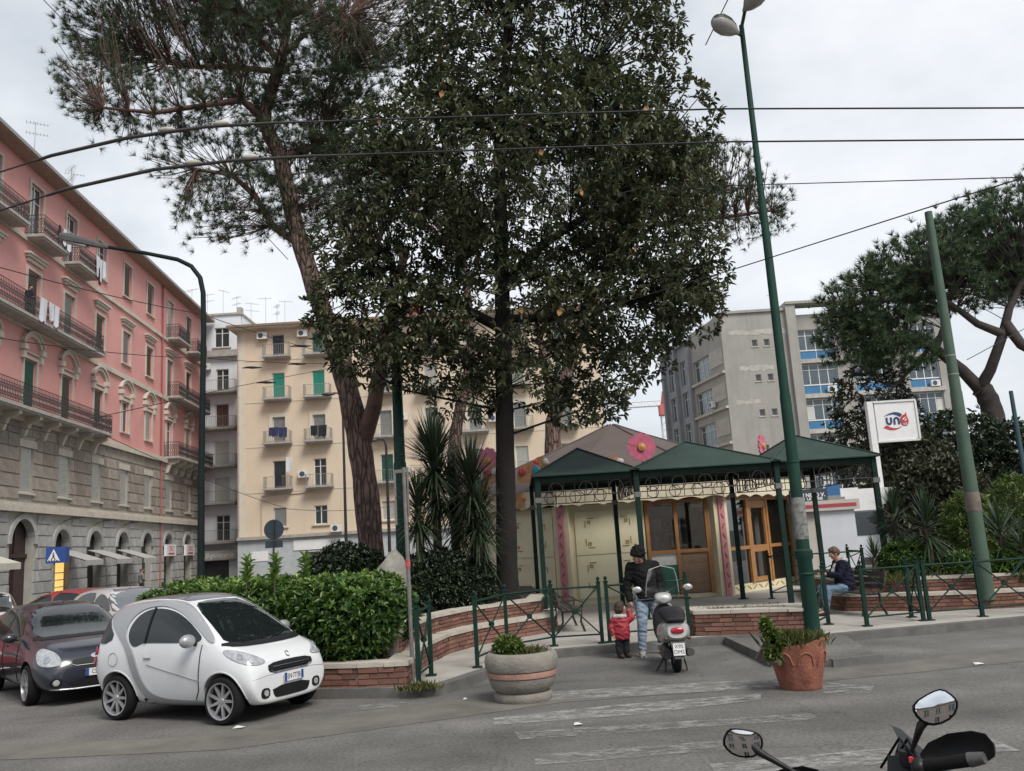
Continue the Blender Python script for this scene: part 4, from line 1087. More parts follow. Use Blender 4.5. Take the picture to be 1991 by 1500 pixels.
# --- the big evergreen magnolia in the middle
def magnolia():
    rng = np.random.default_rng(3)
    Ym = 19.6
    b = at(985, 1150, Ym); b.z = 0.5
    t = thing('magnolia_tree', 'huge dark evergreen magnolia with straight black trunk filling the middle', 'tree', b)
    off = np.array(b)
    L_ = lambda x, y, Y=Ym: np.array(at(x, y, Y)) - off
    stems = [([np.zeros(3), L_(984, 1000), L_(981, 800), L_(977, 620), L_(975, 450), L_(970, 300), L_(985, 100), L_(1000, -150)], 0.27, 0.09, False),
             ([L_(978, 640), L_(900, 600), L_(830, 570), L_(760, 520)], 0.14, 0.05, True),
             ([L_(976, 560), L_(1050, 480), L_(1110, 440), L_(1200, 380)], 0.15, 0.05, True),
             ([L_(977, 620), L_(1080, 620), L_(1180, 600), L_(1300, 570)], 0.11, 0.04, True),
             ([L_(975, 480), L_(900, 400), L_(820, 330)], 0.11, 0.04, True),
             ([L_(972, 330), L_(1060, 240), L_(1130, 160)], 0.10, 0.04, True)]
    lob = [(np.array(c) - off, np.array(r)) for c, r in lobes_px(
        [(1050, 90, 330, 250), (1020, 340, 360, 240), (790, 430, 165, 190), (700, 590, 105, 110), (690, 690, 60, 65), (1260, 420, 165, 220), (1210, 600, 200, 110),
         (990, 620, 230, 110), (850, 700, 130, 75), (1160, 720, 115, 85), (1340, 600, 80, 85), (1050, -150, 250, 200), (900, 775, 75, 50), (1175, 795, 55, 45), (1330, 250, 85, 120), (1050, 740, 150, 60), (720, 300, 70, 120), (670, 480, 75, 110), (650, 610, 65, 95, -.5), (730, 690, 95, 70), (800, 620, 110, 90, -1), (1130, 800, 70, 35), (1250, 700, 80, 50), (1300, 500, 130, 150, -1)], Ym, 0.85)]
    # branching skeleton
    T, d = ellipsoid_pts(lob, 900, rng, 0.1)
    nodes, par, r, kids, ns = grow(stems, T, 0.4, 0.012, 2.4)
    pts = [Vector(p) for p in stems[0][0]]
    mb = MB(); fine = []
    for i in range(len(pts) - 1):
        for q in range(5): fine.append(pts[i].lerp(pts[i + 1], q / 5))
    fine.append(pts[-1]); k = len(fine)
    mb.path(fine, [(0.25 - 0.16 * i / (k - 1)) * (1.35 if i == 0 else 1.12 if i == 1 else 1) * (1 + 0.03 * math.sin(2.1 * i)) for i in range(k)], 16)
    mb.build('trunk', mag_bark, t, 60)
    mb = MB()
    for pts_, r0, r1_, rt in stems[1:]:
        mb.path([Vector(p) for p in pts_], [r0 + (r1_ - r0) * i / (len(pts_) - 1) for i in range(len(pts_))], 8)
    for i in range(ns, len(nodes)):
        mb.tube(nodes[par[i]], nodes[i], min(r[par[i]], r[i] * 1.3), r[i], 5, 0, False)
    mb.build('branches', mag_bark, t, 60)['kind'] = 'stuff'
    # leaf whorls: dense towards the outside, thinned in patches so that sky shows
    n = 16500
    P, d = ellipsoid_pts(lob, n, rng, 0.45)
    f = np.sin(P[:, 0] * 1.9 + 1.0) * np.sin(P[:, 1] * 1.7) * np.sin(P[:, 2] * 2.1 + 0.5) + 0.5 * np.sin(P[:, 0] * 4.3) * np.sin(P[:, 2] * 3.9 + P[:, 1] * 2)
    keep = f > rng.uniform(-0.75, 0.12, n)
    # a lighter, gappier zone in the upper right half, as in the photo
    P = P[keep]; d = d[keep]
    A = d + np.array([[0, 0, 0.15]]) + rng.normal(0, 0.45, d.shape)
    Pl, D = whorls(P, A, rng, 7, 1.0)
    m_ = len(Pl)
    Ln = rng.uniform(0.11, 0.21, m_); Wd = Ln * rng.uniform(0.32, 0.42, m_)
    tint = np.clip(rng.uniform(0, 0.75, len(P)).repeat(7) + rng.normal(0, 0.12, m_), 0, 0.9)
    u = rng.uniform(0, 1, m_)
    tint = np.where(u > 0.93, rng.uniform(0.9, 0.97, m_), tint)
    o = leaves('crown', Pl + D * 0.02, D, Ln, Wd, magn_m, t, tint, rng); o['kind'] = 'stuff'
    # a few conspicuous orange leaves that can be picked out singly
    orange = mat('orange_leaf', (0.36, 0.18, 0.06), 0.6, 0.2, 10)
    for px, py in ((1260, 205), (1130, 368), (1010, 597), (1090, 600), (735, 228), (1235, 480), (860, 175), (1050, 290)):
        p = at(px, py, Ym - 3.6 if py < 450 else Ym - 2.6) - b
        mb = MB(); s = rnd.uniform(.09, .15)
        mb.add([(0, 0, 0), (-.4 * s, .05 * s, -.35 * s), (-.33 * s, 0, -.75 * s), (0, -.1 * s, -1.1 * s), (.33 * s, 0, -.75 * s), (.4 * s, .05 * s, -.35 * s), (0, .1 * s, -.5 * s)], [(0, 1, 6), (1, 2, 6), (2, 3, 6), (3, 4, 6), (4, 5, 6), (5, 0, 6)])
        q = mb.build('leaf', orange, t); q.location = p; q.rotation_euler = (0.3, rnd.uniform(-.6, .6), rnd.uniform(-1, 1))
magnolia()

# ------------------------------------------------------------------ shrubs
laurel_m = leaf_mat('laurel_leaves', [(0, (0.035, 0.075, 0.02)), (0.5, (0.08, 0.155, 0.035)), (0.85, (0.17, 0.27, 0.06)), (1, (0.28, 0.37, 0.09))], 0.35, 0.25, 0.5)
dark_m = leaf_mat('dark_shrub_leaves', [(0, (0.016, 0.028, 0.015)), (0.6, (0.036, 0.058, 0.028)), (1, (0.07, 0.095, 0.045))], 0.45, 0.1, 0.5)
brown_m = leaf_mat('brown_shrub_leaves', [(0, (0.032, 0.034, 0.022)), (0.5, (0.062, 0.068, 0.04)), (1, (0.11, 0.115, 0.06))], 0.5, 0.12, 0.4)
fresh_m = leaf_mat('fresh_leaves', [(0, (0.05, 0.09, 0.02)), (0.6, (0.12, 0.18, 0.045)), (1, (0.24, 0.29, 0.08))], 0.45, 0.3, 0.4)
stem_m = mat('twig', (0.09, 0.07, 0.05), 0.9, 0.3, 8)
def shrub(name, label, loc, lobes, n, ln, m, seed, cat='shrub', k=5, spread=0.9, shell=0.75, group=None, upbias=0.3, wr=(0.35, 0.45), stems=7, topgrad=0.0):
    rng = np.random.default_rng(seed)
    t = thing(name, label, cat, loc, group=group)
    lb = [(np.array(c, float), np.array(r, float)) for c, r in lobes]
    P, d = ellipsoid_pts(lb, n, rng, shell)
    ok = P[:, 2] > 0.03; P = P[ok]; d = d[ok]
    Pl, D = whorls(P, d + np.array([[0, 0, upbias]]) + rng.normal(0, 0.35, d.shape), rng, k, spread)
    Ln = rng.uniform(0.7, 1.25, len(Pl)) * ln; Wd = Ln * rng.uniform(wr[0], wr[1], len(Pl))
    tint = np.clip(np.repeat(rng.uniform(0.05, 0.8, len(P)), k) + rng.normal(0, 0.12, len(Pl)), 0, 1)
    if topgrad:   # leaf tint turns paler towards the top of the foliage
        z = Pl[:, 2]; tint = np.clip(tint * 0.75 + topgrad * np.clip((z - z.max() + 0.55) / 0.55, 0, 1), 0, 1)
    o = leaves('foliage', Pl, D, Ln, Wd, m, t, tint, rng); o['kind'] = 'stuff'
    mb = MB()
    for i in range(stems):
        c, r = lb[i % len(lb)]
        top = c + np.array([rnd.uniform(-.6, .6), rnd.uniform(-.6, .6), rnd.uniform(0, .6)]) * r
        a = np.array([c[0] * 0.7 + rnd.uniform(-.2, .2), c[1] * 0.7 + rnd.uniform(-.2, .2), 0.0]); mid = (a + top) / 2 + np.array([rnd.uniform(-.1, .1), rnd.uniform(-.1, .1), 0])
        mb.path([a, mid, top], [0.03, 0.022, 0.008], 5)
    mb.build('stems', stem_m, t, 60)['kind'] = 'stuff'
    return t
# laurel hedge in the brick bed: rows of overlapping mounds from the road corner back to the left
hl = []
A0, A1 = np.array([-2.55, 13.1]), np.array([-6.15, 15.45])
for i in range(10):
    u = i / 9; c = A0 + (A1 - A0) * u
    w = 0.62 + 0.12 * math.sin(i * 2.3)
    hl.append(((c[0] + 4.4, c[1] + 0.15 - 14.2, 0.60 + 0.05 * math.sin(i * 1.7)), (w + 0.1, 0.62, 0.64)))
    hl.append(((c[0] + 4.6, c[1] + 0.85 - 14.2, 0.64 + 0.05 * math.sin(i * 3.1)), (w + 0.1, 0.7, 0.64)))
shrub('laurel_hedge', 'bright green laurel hedge in the brick bed behind the white car', (-4.4, 14.2, 0.40), hl, 10500, 0.108, laurel_m, 31, 'hedge', k=6, shell=0.75, upbias=0.55, stems=20, topgrad=0.42)
# upright shoots sticking out of the hedge top
rng = np.random.default_rng(77)
def shoots(label, pts, h, m, n=12, group=None):
    for i, (x, y, z) in enumerate(pts):
        t = thing('laurel_shoot', label, 'shoot', (x, y, z), group=group)
        zz_ = np.linspace(0, h, n); P = np.stack([0.03 * np.sin(zz_ * 5 + i), 0.02 * np.cos(zz_ * 6), zz_], 1)
        Pl, D = whorls(P, np.tile([[0, 0, 1.0]], (n, 1)), rng, 4, 0.85)
        leaves('foliage', Pl, D, np.full(len(Pl), 0.15), np.full(len(Pl), 0.05), m, t, rng.uniform(0.6, 1, len(Pl)), rng)['kind'] = 'stuff'
        MB().path([(0, 0, -0.3), (0.01, 0, 0), (0.02, 0, h)], [0.008, 0.008, 0.004], 4).build('stem', stem_m, t)
p = []
for px in (478, 532, 590):
    q = at(px, 1105, 13.9); p.append((q.x, q.y, 1.62))
for q, lab in zip(p, ('leftmost laurel shoot standing up out of the hedge top', 'laurel shoot below the round sign back on the hedge top', 'rightmost laurel shoot on the hedge top before the round bush')): shoots(lab, [q], 0.34, laurel_m, group='shoots on the laurel hedge')

# round clipped bush under the pine
c = at(670, 1080, 20.0)
shrub('round_bush', 'dark rounded bush at the foot of the leaning pine', (c.x, c.y, 0.45), [((0, 0, 0.95), (0.95, 0.9, 0.85)), ((-0.45, 0.1, 0.75), (0.6, 0.7, 0.7)), ((0.55, 0, 0.8), (0.55, 0.7, 0.8))], 4200, 0.10, dark_m, 41, shell=0.85)
c = at(870, 1100, 18.2)
shrub('dark_bush', 'tall dark shrub mass under the yuccas beside the black trunk', (c.x, c.y, 0.45), [((-0.75, -.1, 0.6), (0.55, 0.7, 0.75)), ((-.1, 0.1, 0.75), (0.65, 0.7, 0.8)), ((0.5, 0.2, 0.65), (0.5, 0.6, 0.7))], 5200, 0.09, dark_m, 42, shell=0.75)
c = at(800, 1080, 19.0)
shrub('dark_bush', 'dark shrub behind the grey boulder at the green pole foot', (c.x, c.y, 0.45), [((0, 0, 0.7), (0.5, 0.6, 0.75))], 1500, 0.09, dark_m, 43, shell=0.7)
# dark mass of trees and hedge far right
for i, (px, py, Y, rx, rz, m, lab) in enumerate([
        (1780, 930, 33, 1.9, 1.8, brown_m, 'brownish leafy tree behind the petrol sign post'),
        (1870, 900, 36, 2.2, 2.4, dark_m, 'dark evergreen tree behind the concrete pole'),
        (1960, 920, 34, 2.0, 2.2, dark_m, 'dark leafy tree at the right edge below the umbrella pine'),
        (1700, 800, 40, 2.0, 2.6, brown_m, 'sparse olive brown tree left of the petrol sign'),
        (1830, 960, 30, 1.6, 1.3, brown_m, 'low brown bush in front of the dark trees on the right')]):
    c = at(px, py, Y)
    shrub('broadleaf_tree', lab, (c.x, c.y, 0), [((0, 0, c.z), (rx, rx * 0.9, rz)), ((-rx * .5, 0.2, c.z - rz * .6), (rx * .8, rx * .7, rz * .7)), ((rx * .5, -0.2, c.z - rz * .5), (rx * .8, rx * .7, rz * .8)), ((0, 0, max(0.8, c.z - rz * 1.3)), (rx, rx * .8, rz * .8))],
          2600 if i != 3 else 1500, 0.24, m, 50 + i, 'tree', shell=0.6)
# leafy greenery in the right-hand bed
for i, (px, py, Y, r, m, lab) in enumerate([
        (1890, 1030, 21.0, 0.75, fresh_m, 'yellow-green shrub in front of the concrete pole foot'),
        (1985, 1010, 21.0, 0.85, fresh_m, 'yellow-green shrub at the right edge behind the yuccas'),
        (1760, 1090, 19.3, 0.55, laurel_m, 'low green plant between the yuccas in the right bed'),
        (1860, 1100, 19.0, 0.6, laurel_m, 'low grassy plant in the middle of the right bed'),
        (1960, 1095, 18.6, 0.6, laurel_m, 'low green plant at the right end of the bed')]):
    c = at(px, py, Y)
    shrub('bed_shrub', lab, (c.x, c.y, 0.5), [((0, 0, max(0.3, c.z - 0.6)), (r, r, max(0.4, c.z - 0.55)))], 1100, 0.12, m, 70 + i, shell=0.6, wr=(0.25, 0.35))

# ------------------------------------------------------------------ yuccas
yucca_m = leaf_mat('yucca_leaves', [(0, (0.018, 0.028, 0.016)), (0.6, (0.04, 0.06, 0.028)), (1, (0.10, 0.12, 0.06))], 0.45, 0.05, 0.5)
yucca_g = leaf_mat('yucca_leaves_green', [(0, (0.022, 0.045, 0.02)), (0.6, (0.05, 0.09, 0.035)), (1, (0.12, 0.16, 0.07))], 0.45, 0.08, 0.5)
dead_m = mat('yucca_trunk', (0.10, 0.085, 0.065), 0.95, 0.3, 6, 0.6, 20)
def yucca(label, loc, heads, m, seed, group):
    rng = np.random.default_rng(seed)
    t = thing('yucca', label, 'plant', loc, group=group)
    for hx, hy, hz, n, ln in heads:
        c = np.array([hx, hy, hz])
        MB().path([(hx * .4, hy * .4, -0.4), (hx * .8, hy * .8, hz * .5), tuple(c)], [0.09, 0.075, 0.06], 7).build('stem', dead_m, t, 60)
        el = rng.uniform(-0.9, 1.45, n); az = rng.uniform(0, 6.283, n)
        D = np.stack([np.cos(el) * np.cos(az), np.cos(el) * np.sin(az), np.sin(el)], 1)
        base_ = c[None, :] + np.stack([np.zeros(n), np.zeros(n), (el - 0.9) * 0.22], 1)
        L_ = ln * rng.uniform(0.75, 1.1, n)[:, None]; S = unit(np.cross(D, [[0, 0, 1.0]])) * 0.02; Nn = np.cross(S, D); Nn = unit(Nn)
        sag = np.clip(0.10 - 0.12 * el, 0, 0.25)[:, None]
        p0 = base_; p1 = base_ + D * L_ * 0.5 - np.array([[0, 0, 1]]) * L_ * sag * 0.3; p2 = base_ + D * L_ - np.array([[0, 0, 1]]) * L_ * sag
        V = np.stack([p0 - S * .6, p0 + S * .6, p1 + S + Nn * .01, p1 - S + Nn * .01, p2 + S * .08, p2 - S * .08], 1).reshape(-1, 3)
        k = (np.arange(n) * 6)[:, None]
        idx = (k + np.array([[0, 1, 2, 3, 3, 2, 4, 5]])).ravel()
        o = np_mesh('rosette', V, 4, idx, m, t, np.repeat(np.clip(rng.uniform(0, 1, n) * 0.6 + (el < -0.2) * 0.1, 0, 1), 6)); o['kind'] = 'stuff'
YG = 'yuccas in the planted beds'
for px, py, Y, n, ln, lab in ((842, 890, 18.8, 330, 1.08, 'tallest dark yucca left of the black trunk'), (915, 935, 18.6, 280, 1.0, 'dark yucca leaning against the black trunk'), (880, 955, 19.4, 220, 0.95, 'dark yucca between the two taller ones'), (812, 985, 18.4, 220, 0.8, 'low dark yucca beside the green pole'), (930, 1000, 18.3, 220, 0.8, 'low dark yucca at the foot of the black trunk')):
    c = at(px, py, Y)
    yucca(lab, (c.x, c.y, 0.6), [(0, 0, c.z - 0.6, n, ln), (0.05, 0.05, c.z - 1.15, int(n * .6), ln * .9)], yucca_m, px, YG)
for px, py, Y, n, ln, lab in ((1738, 1000, 19.6, 120, 0.62, 'green yucca beside the right pergola post'), (1800, 1015, 18.9, 150, 0.72, 'largest green yucca in the middle of the right bed'), (1945, 1035, 18.6, 130, 0.75, 'green yucca in front of the concrete pole'), (1990, 1060, 18.2, 100, 0.6, 'green yucca cut by the right edge'), (1700, 1085, 19.4, 60, 0.42, 'small yucca behind the seated man')):
    c = at(px, py, Y)
    yucca(lab, (c.x, c.y, 0.6), [(0, 0, c.z - 0.6, n, ln)], yucca_g, px, YG)
# ================================================================== BRICK PLANTERS
brick_m = mat('brick', (0.215, 0.105, 0.078), 0.92, 0.25, 9, 0.4, 40, rand=0.32, stain=0.35, stain_col=(0.14, 0.085, 0.065))
mortar_m = mat('brick_mortar', (0.19, 0.165, 0.14), 0.95, 0.2, 6)
coping_m = mat('stone_coping', (0.46, 0.42, 0.36), 0.85, 0.15, 4, 0.2, 30, stain=0.4, stain_col=(0.25, 0.22, 0.18))
soil_m = mat('soil', (0.07, 0.055, 0.04), 0.98, 0.4, 5, 0.8, 25)
def brick_mesh(i):
    def f():
        r = random.Random(100 + i); mb = MB(); j = lambda a=0.03: r.uniform(-a, a)
        vs = [(sx * .5 + j(.012), sy * .5 + j(.08), sz * .5 + j(.05)) for sx, sy, sz in ((-1, -1, -1), (1, -1, -1), (1, 1, -1), (-1, 1, -1), (-1, -1, 1), (1, -1, 1), (1, 1, 1), (-1, 1, 1))]
        mb.add(vs, [(0, 3, 2, 1), (4, 5, 6, 7), (0, 1, 5, 4), (1, 2, 6, 5), (2, 3, 7, 6), (3, 0, 4, 7)]); return mb.mesh('brick', brick_m)
    return cached(('brick', i), f)
def resample(pts, step):
    P = [Vector(p) for p in pts]; out_ = [P[0]]; d = 0
    for a, b in zip(P[:-1], P[1:]):
        L_ = (b - a).length; n = max(1, round(L_ / step))
        out_ += [a.lerp(b, i / n) for i in range(1, n + 1)]
    return out_
def brick_wall(parent, pts, z0, z1, thick=0.24, bl=0.26, bh=0.072, cop=True, proud=0.012, copw=0.05):
    """bricks laid course by course on the outer face (right-hand side of travel) of a mortar core, stone coping on top"""
    o3 = parent.location
    P = [Vector((x - o3.x, y - o3.y)) for x, y in pts]
    strip([tuple(p) for p in P], thick, z0 - o3.z, z1 - o3.z).build('mortar_core', mortar_m, parent)
    nc = max(1, round((z1 - z0) / bh)); bh = (z1 - z0) / nc
    for c in range(nc):
        zc = z0 + bh * (c + 0.5) - o3.z
        for a, b in zip(P[:-1], P[1:]):
            L_ = (b - a).length; d = (b - a) / L_; nrm = Vector((d.y, -d.x)); ang = math.atan2(d.y, d.x)
            x = -bl * 0.5 * (c % 2)
            while x < L_ - 0.02:
                w = bl * rnd.uniform(0.8, 1.25); x0, x1 = max(x, 0), min(x + w, L_); x += w
                if x1 - x0 < 0.05: continue
                q = a + d * ((x0 + x1) / 2) + nrm * (proud - 0.03 + rnd.uniform(-.008, .012))
                o = link('brick', brick_mesh(rnd.randrange(5)), parent)
                o.location = (q.x, q.y, zc); o.rotation_euler = (0, 0, ang); o.scale = (x1 - x0 - 0.012, 0.08, bh - 0.016)
    if cop:
        n = len(P); out_ = []
        for i, p in enumerate(P):
            d = (P[min(i + 1, n - 1)] - P[max(i - 1, 0)]).normalized(); out_.append((p.x + d.y * copw, p.y - d.x * copw))
        # coping slabs, one by one
        Q = [Vector(q) for q in out_]
        for a, b in zip(Q[:-1], Q[1:]):
            L_ = (b - a).length; k = max(1, round(L_ / 0.6)); d = (b - a) / L_
            for i in range(k):
                s = a + d * (L_ * i / k + 0.004); e = a + d * (L_ * (i + 1) / k - 0.004)
                strip([tuple(s), tuple(e)], thick + 2 * copw, z1 - o3.z, z1 - o3.z + 0.06 + rnd.uniform(-.004, .004)).build('coping_slab', coping_m, parent)
# big bed: hedge corner, curved double wall
bed = thing('brick_bed', 'curved two-tier brick bed with pale coping round the black-trunked magnolia', 'planter', (-1.6, 15.0, 0.12))
up_ = [(-1.95, 13.55), (-1.92, 14.5), (-1.68, 16.1), (-1.15, 17.3), (-0.45, 18.15), (0.30, 18.95), (0.42, 20.4)]
lo_ = [(-1.72, 13.9), (-1.66, 14.6), (-1.42, 15.95), (-0.9, 17.05), (-0.22, 17.85), (0.55, 18.65), (0.68, 20.2)]
brick_wall(bed, up_, 0.40, 0.74)
brick_wall(bed, lo_, 0.12, 0.42, thick=0.34)
mb = MB(); sp = up_ + [(0.4, 27), (-9.5, 27), (-7.4, 16.1), (-6.9, 15.35)]
mb.add([(x + 1.6, y - 15.0, 0.68 - 0.12) for x, y in [(-2.3, 13.55)] + [(x - 0.15, y) for x, y in up_[1:]] + [(0.2, 27), (-9.3, 27), (-7.2, 16.3), (-6.7, 15.6)]], [tuple(range(11))]); mb.build('soil', soil_m, bed)
hb = thing('brick_bed', 'low brick bed corner under the laurel hedge at the kerb', 'planter', (-2.4, 12.7, 0.0))
brick_wall(hb, [(-6.9, 15.3), (-3.25, 12.86), (-2.4, 12.62), (-1.72, 12.52), (-1.72, 13.9)], 0.0, 0.40, bh=0.085)
mb = MB(); mb.add([(x + 2.4, y - 12.7, 0.42) for x, y in [(-6.8, 15.35), (-3.2, 12.95), (-1.85, 12.65), (-1.85, 14.0), (-2.2, 15.6), (-5, 17.2)]], [tuple(range(6))]); mb.build('soil', soil_m, hb)
# planter in front of the kiosk
cp = thing('brick_bed', 'small rectangular brick planter with thin grass behind the scooter', 'planter', (4.0, 16.4, 0.12))
brick_wall(cp, [(3.12, 17.3), (3.08, 16.35), (4.95, 15.72), (5.1, 16.7)], 0.12, 0.50, bh=0.08)
brick_wall(cp, [(5.1, 16.7), (3.12, 17.3)], 0.12, 0.50, bh=0.08)
mb = MB(); mb.add([(x - 4, y - 16.4, 0.36) for x, y in [(3.2, 17.2), (3.2, 16.45), (4.85, 15.85), (5.0, 16.65)]], [(0, 1, 2, 3)]); mb.build('soil', soil_m, cp)
# right-hand bed
rb = thing('brick_bed', 'long two-tier brick bed with yuccas along the right-hand fence', 'planter', (9.0, 18.2, 0.12))
brick_wall(rb, [(6.9, 21.2), (7.05, 19.35), (8.2, 18.55), (9.3, 18.2), (11.5, 18.0), (14.5, 18.3)], 0.12, 0.72)
brick_wall(rb, [(6.7, 20.6), (6.85, 19.1), (8.1, 18.22), (9.25, 17.86), (11.5, 17.66), (14.5, 17.95)], 0.12, 0.42, thick=0.32)
mb = MB(); mb.add([(x - 9, y - 18.2, 0.55) for x, y in [(7.0, 21.2), (7.2, 19.5), (8.3, 18.7), (9.4, 18.35), (11.5, 18.15), (14.5, 18.4), (15, 26), (8, 26)]], [tuple(range(8))]); mb.build('soil', soil_m, rb)
grass_m = leaf_mat('grass', [(0, (0.06, 0.08, 0.02)), (0.6, (0.13, 0.15, 0.05)), (1, (0.26, 0.24, 0.10))], 0.6, 0.25, 0.3)
def grass(name, label, pts_fn, n, h, seed, w=0.012):
    rng = np.random.default_rng(seed); P = np.array([pts_fn(rng) for _ in range(n)])
    D = np.stack([rng.normal(0, .35, n), rng.normal(0, .35, n), np.ones(n)], 1)
    o = leaves(name, P, D, rng.uniform(.5, 1.2, n) * h, np.full(n, w), grass_m, None, rng.uniform(0, 1, n), rng, 0.1, 0.3)
    setp(o, label, 'grass', kind='stuff')
grass('grass', 'thin grass growing in the small brick planter', lambda g: (g.uniform(3.25, 4.85), 16.95 - 0.33 * (0) + g.uniform(-0.35, 0.15) - 0.0, 0.48), 700, 0.10, 1)
grass('grass', 'rough grass growing between the yuccas in the right bed', lambda g: (g.uniform(7.6, 13.5), g.uniform(18.5, 19.6), 0.66), 3200, 0.28, 2, 0.018)
grass('weeds', 'weeds sprouting at the foot of the green fence by the kerb', lambda g: (-1.5 + g.normal(0, .12), 12.25 + g.normal(0, .06), 0.1), 260, 0.12, 3, 0.016)

# boulder
rk = MB(); rng = np.random.default_rng(12)
rk.ball((0, 0, 0.62), (0.36, 0.4, 0.72), 14, 9)
rk.v = [tuple(np.array(v) * (1 + 0.12 * math.sin(v[0] * 9 + v[2] * 5) * math.cos(v[1] * 8))) for v in rk.v]
c = at(757, 1130, 15.6)
place(setp(rk.build('boulder', mat('boulder_stone', (0.22, 0.205, 0.18), 0.95, 0.3, 4, 0.6, 12), None, 50), 'tall grey boulder between hedge and dark shrubs', 'boulder'), (c.x, c.y, 0.55))

# ================================================================== GREEN FENCES
fgreen = mat('fence_green', (0.008, 0.03, 0.022), 0.65, 0.25, 6, spec=0.2, stain=0.3, stain_col=(0.025, 0.035, 0.03))
def fence(label, pts, zb=0.12, h=1.0, skip=()):
    """posts with ball tops, rails and crossed bars in each bay"""
    o3 = Vector((pts[0][0], pts[0][1], zb))
    t = thing('fence', label, 'fence', o3, group='green railings round the square')
    def pm():
        mb = MB(); mb.bx(-.032, -.032, 0.02, .032, .032, h + 0.06); mb.bx(-.042, -.042, h + 0.06, .042, .042, h + 0.085); mb.bx(-.075, -.075, 0, .075, .075, 0.02); return mb.mesh('post', fgreen)
    def fm(): return MB().lathe([(0.0, 0), (.018, 0.0), (.018, .02), (.034, .045), (.034, .06), (.018, .085), (0, .09)], 10).mesh('finial', fgreen)
    for x, y in pts:
        p = link('post', cached(('fp', h), pm), t); p.location = (x - o3.x, y - o3.y, 0)
        f = link('finial', cached('ff', fm), p); f.location = (0, 0, h + 0.083)
    for i, (a, b) in enumerate(zip(pts[:-1], pts[1:])):
        if i in skip: continue
        A = Vector((a[0], a[1], zb)) - o3; B = Vector((b[0], b[1], zb)) - o3; d = (B - A).normalized() * 0.034
        A, B = A + d, B - d
        Z = lambda z: Vector((0, 0, z))
        MB().tube(A + Z(h), B + Z(h), 0.021, n=6).build('top_rail', fgreen, t)
        MB().tube(A + Z(.16), B + Z(.16), 0.017, n=6).build('bottom_rail', fgreen, t)
        nrm = Vector((d.y, -d.x, 0)).normalized() * 0.009
        MB().tube(A + Z(.18) + nrm, B + Z(h - .02) + nrm, 0.014, n=6).build('diagonal_bar', fgreen, t)
        MB().tube(A + Z(h - .02) - nrm, B + Z(.18) - nrm, 0.014, n=6).build('diagonal_bar', fgreen, t)
        c = (A + B) / 2 + Z(h / 2 + .08)
        MB().lathe([(0, -.02), (.045, -.02), (.05, 0), (.045, .02), (0, .02)], 10, tuple(c), axis='Y').build('boss', fgreen, t)
    return t
fence('short green railing seen end-on at the hedge corner', [(-1.53, 12.42), (-1.46, 13.4)])
fence('green railing with crossed bars behind the round concrete planter', [(-0.80, 13.95), (-0.35, 15.35), (0.47, 16.1), (1.34, 16.1)])
fence('green railing bay behind the man and child', [(1.48, 16.15), (2.97, 16.4)])
fence('green railing bay between the lamp post and the seated man', [(5.15, 15.95), (5.67, 16.85)])
fence('green railing bay in front of the seated man', [(6.14, 16.2), (7.30, 16.5), (7.39, 17.2)])
fence('long green railing along the right-hand kerb', [(7.42, 16.52), (8.44, 16.6), (9.5, 16.75), (10.6, 16.95), (11.7, 17.2)])
fence('green railing bay behind the seated man, before the white booth', [(6.5, 23.5), (8.9, 23.2), (9.0, 24.5)], h=1.1)

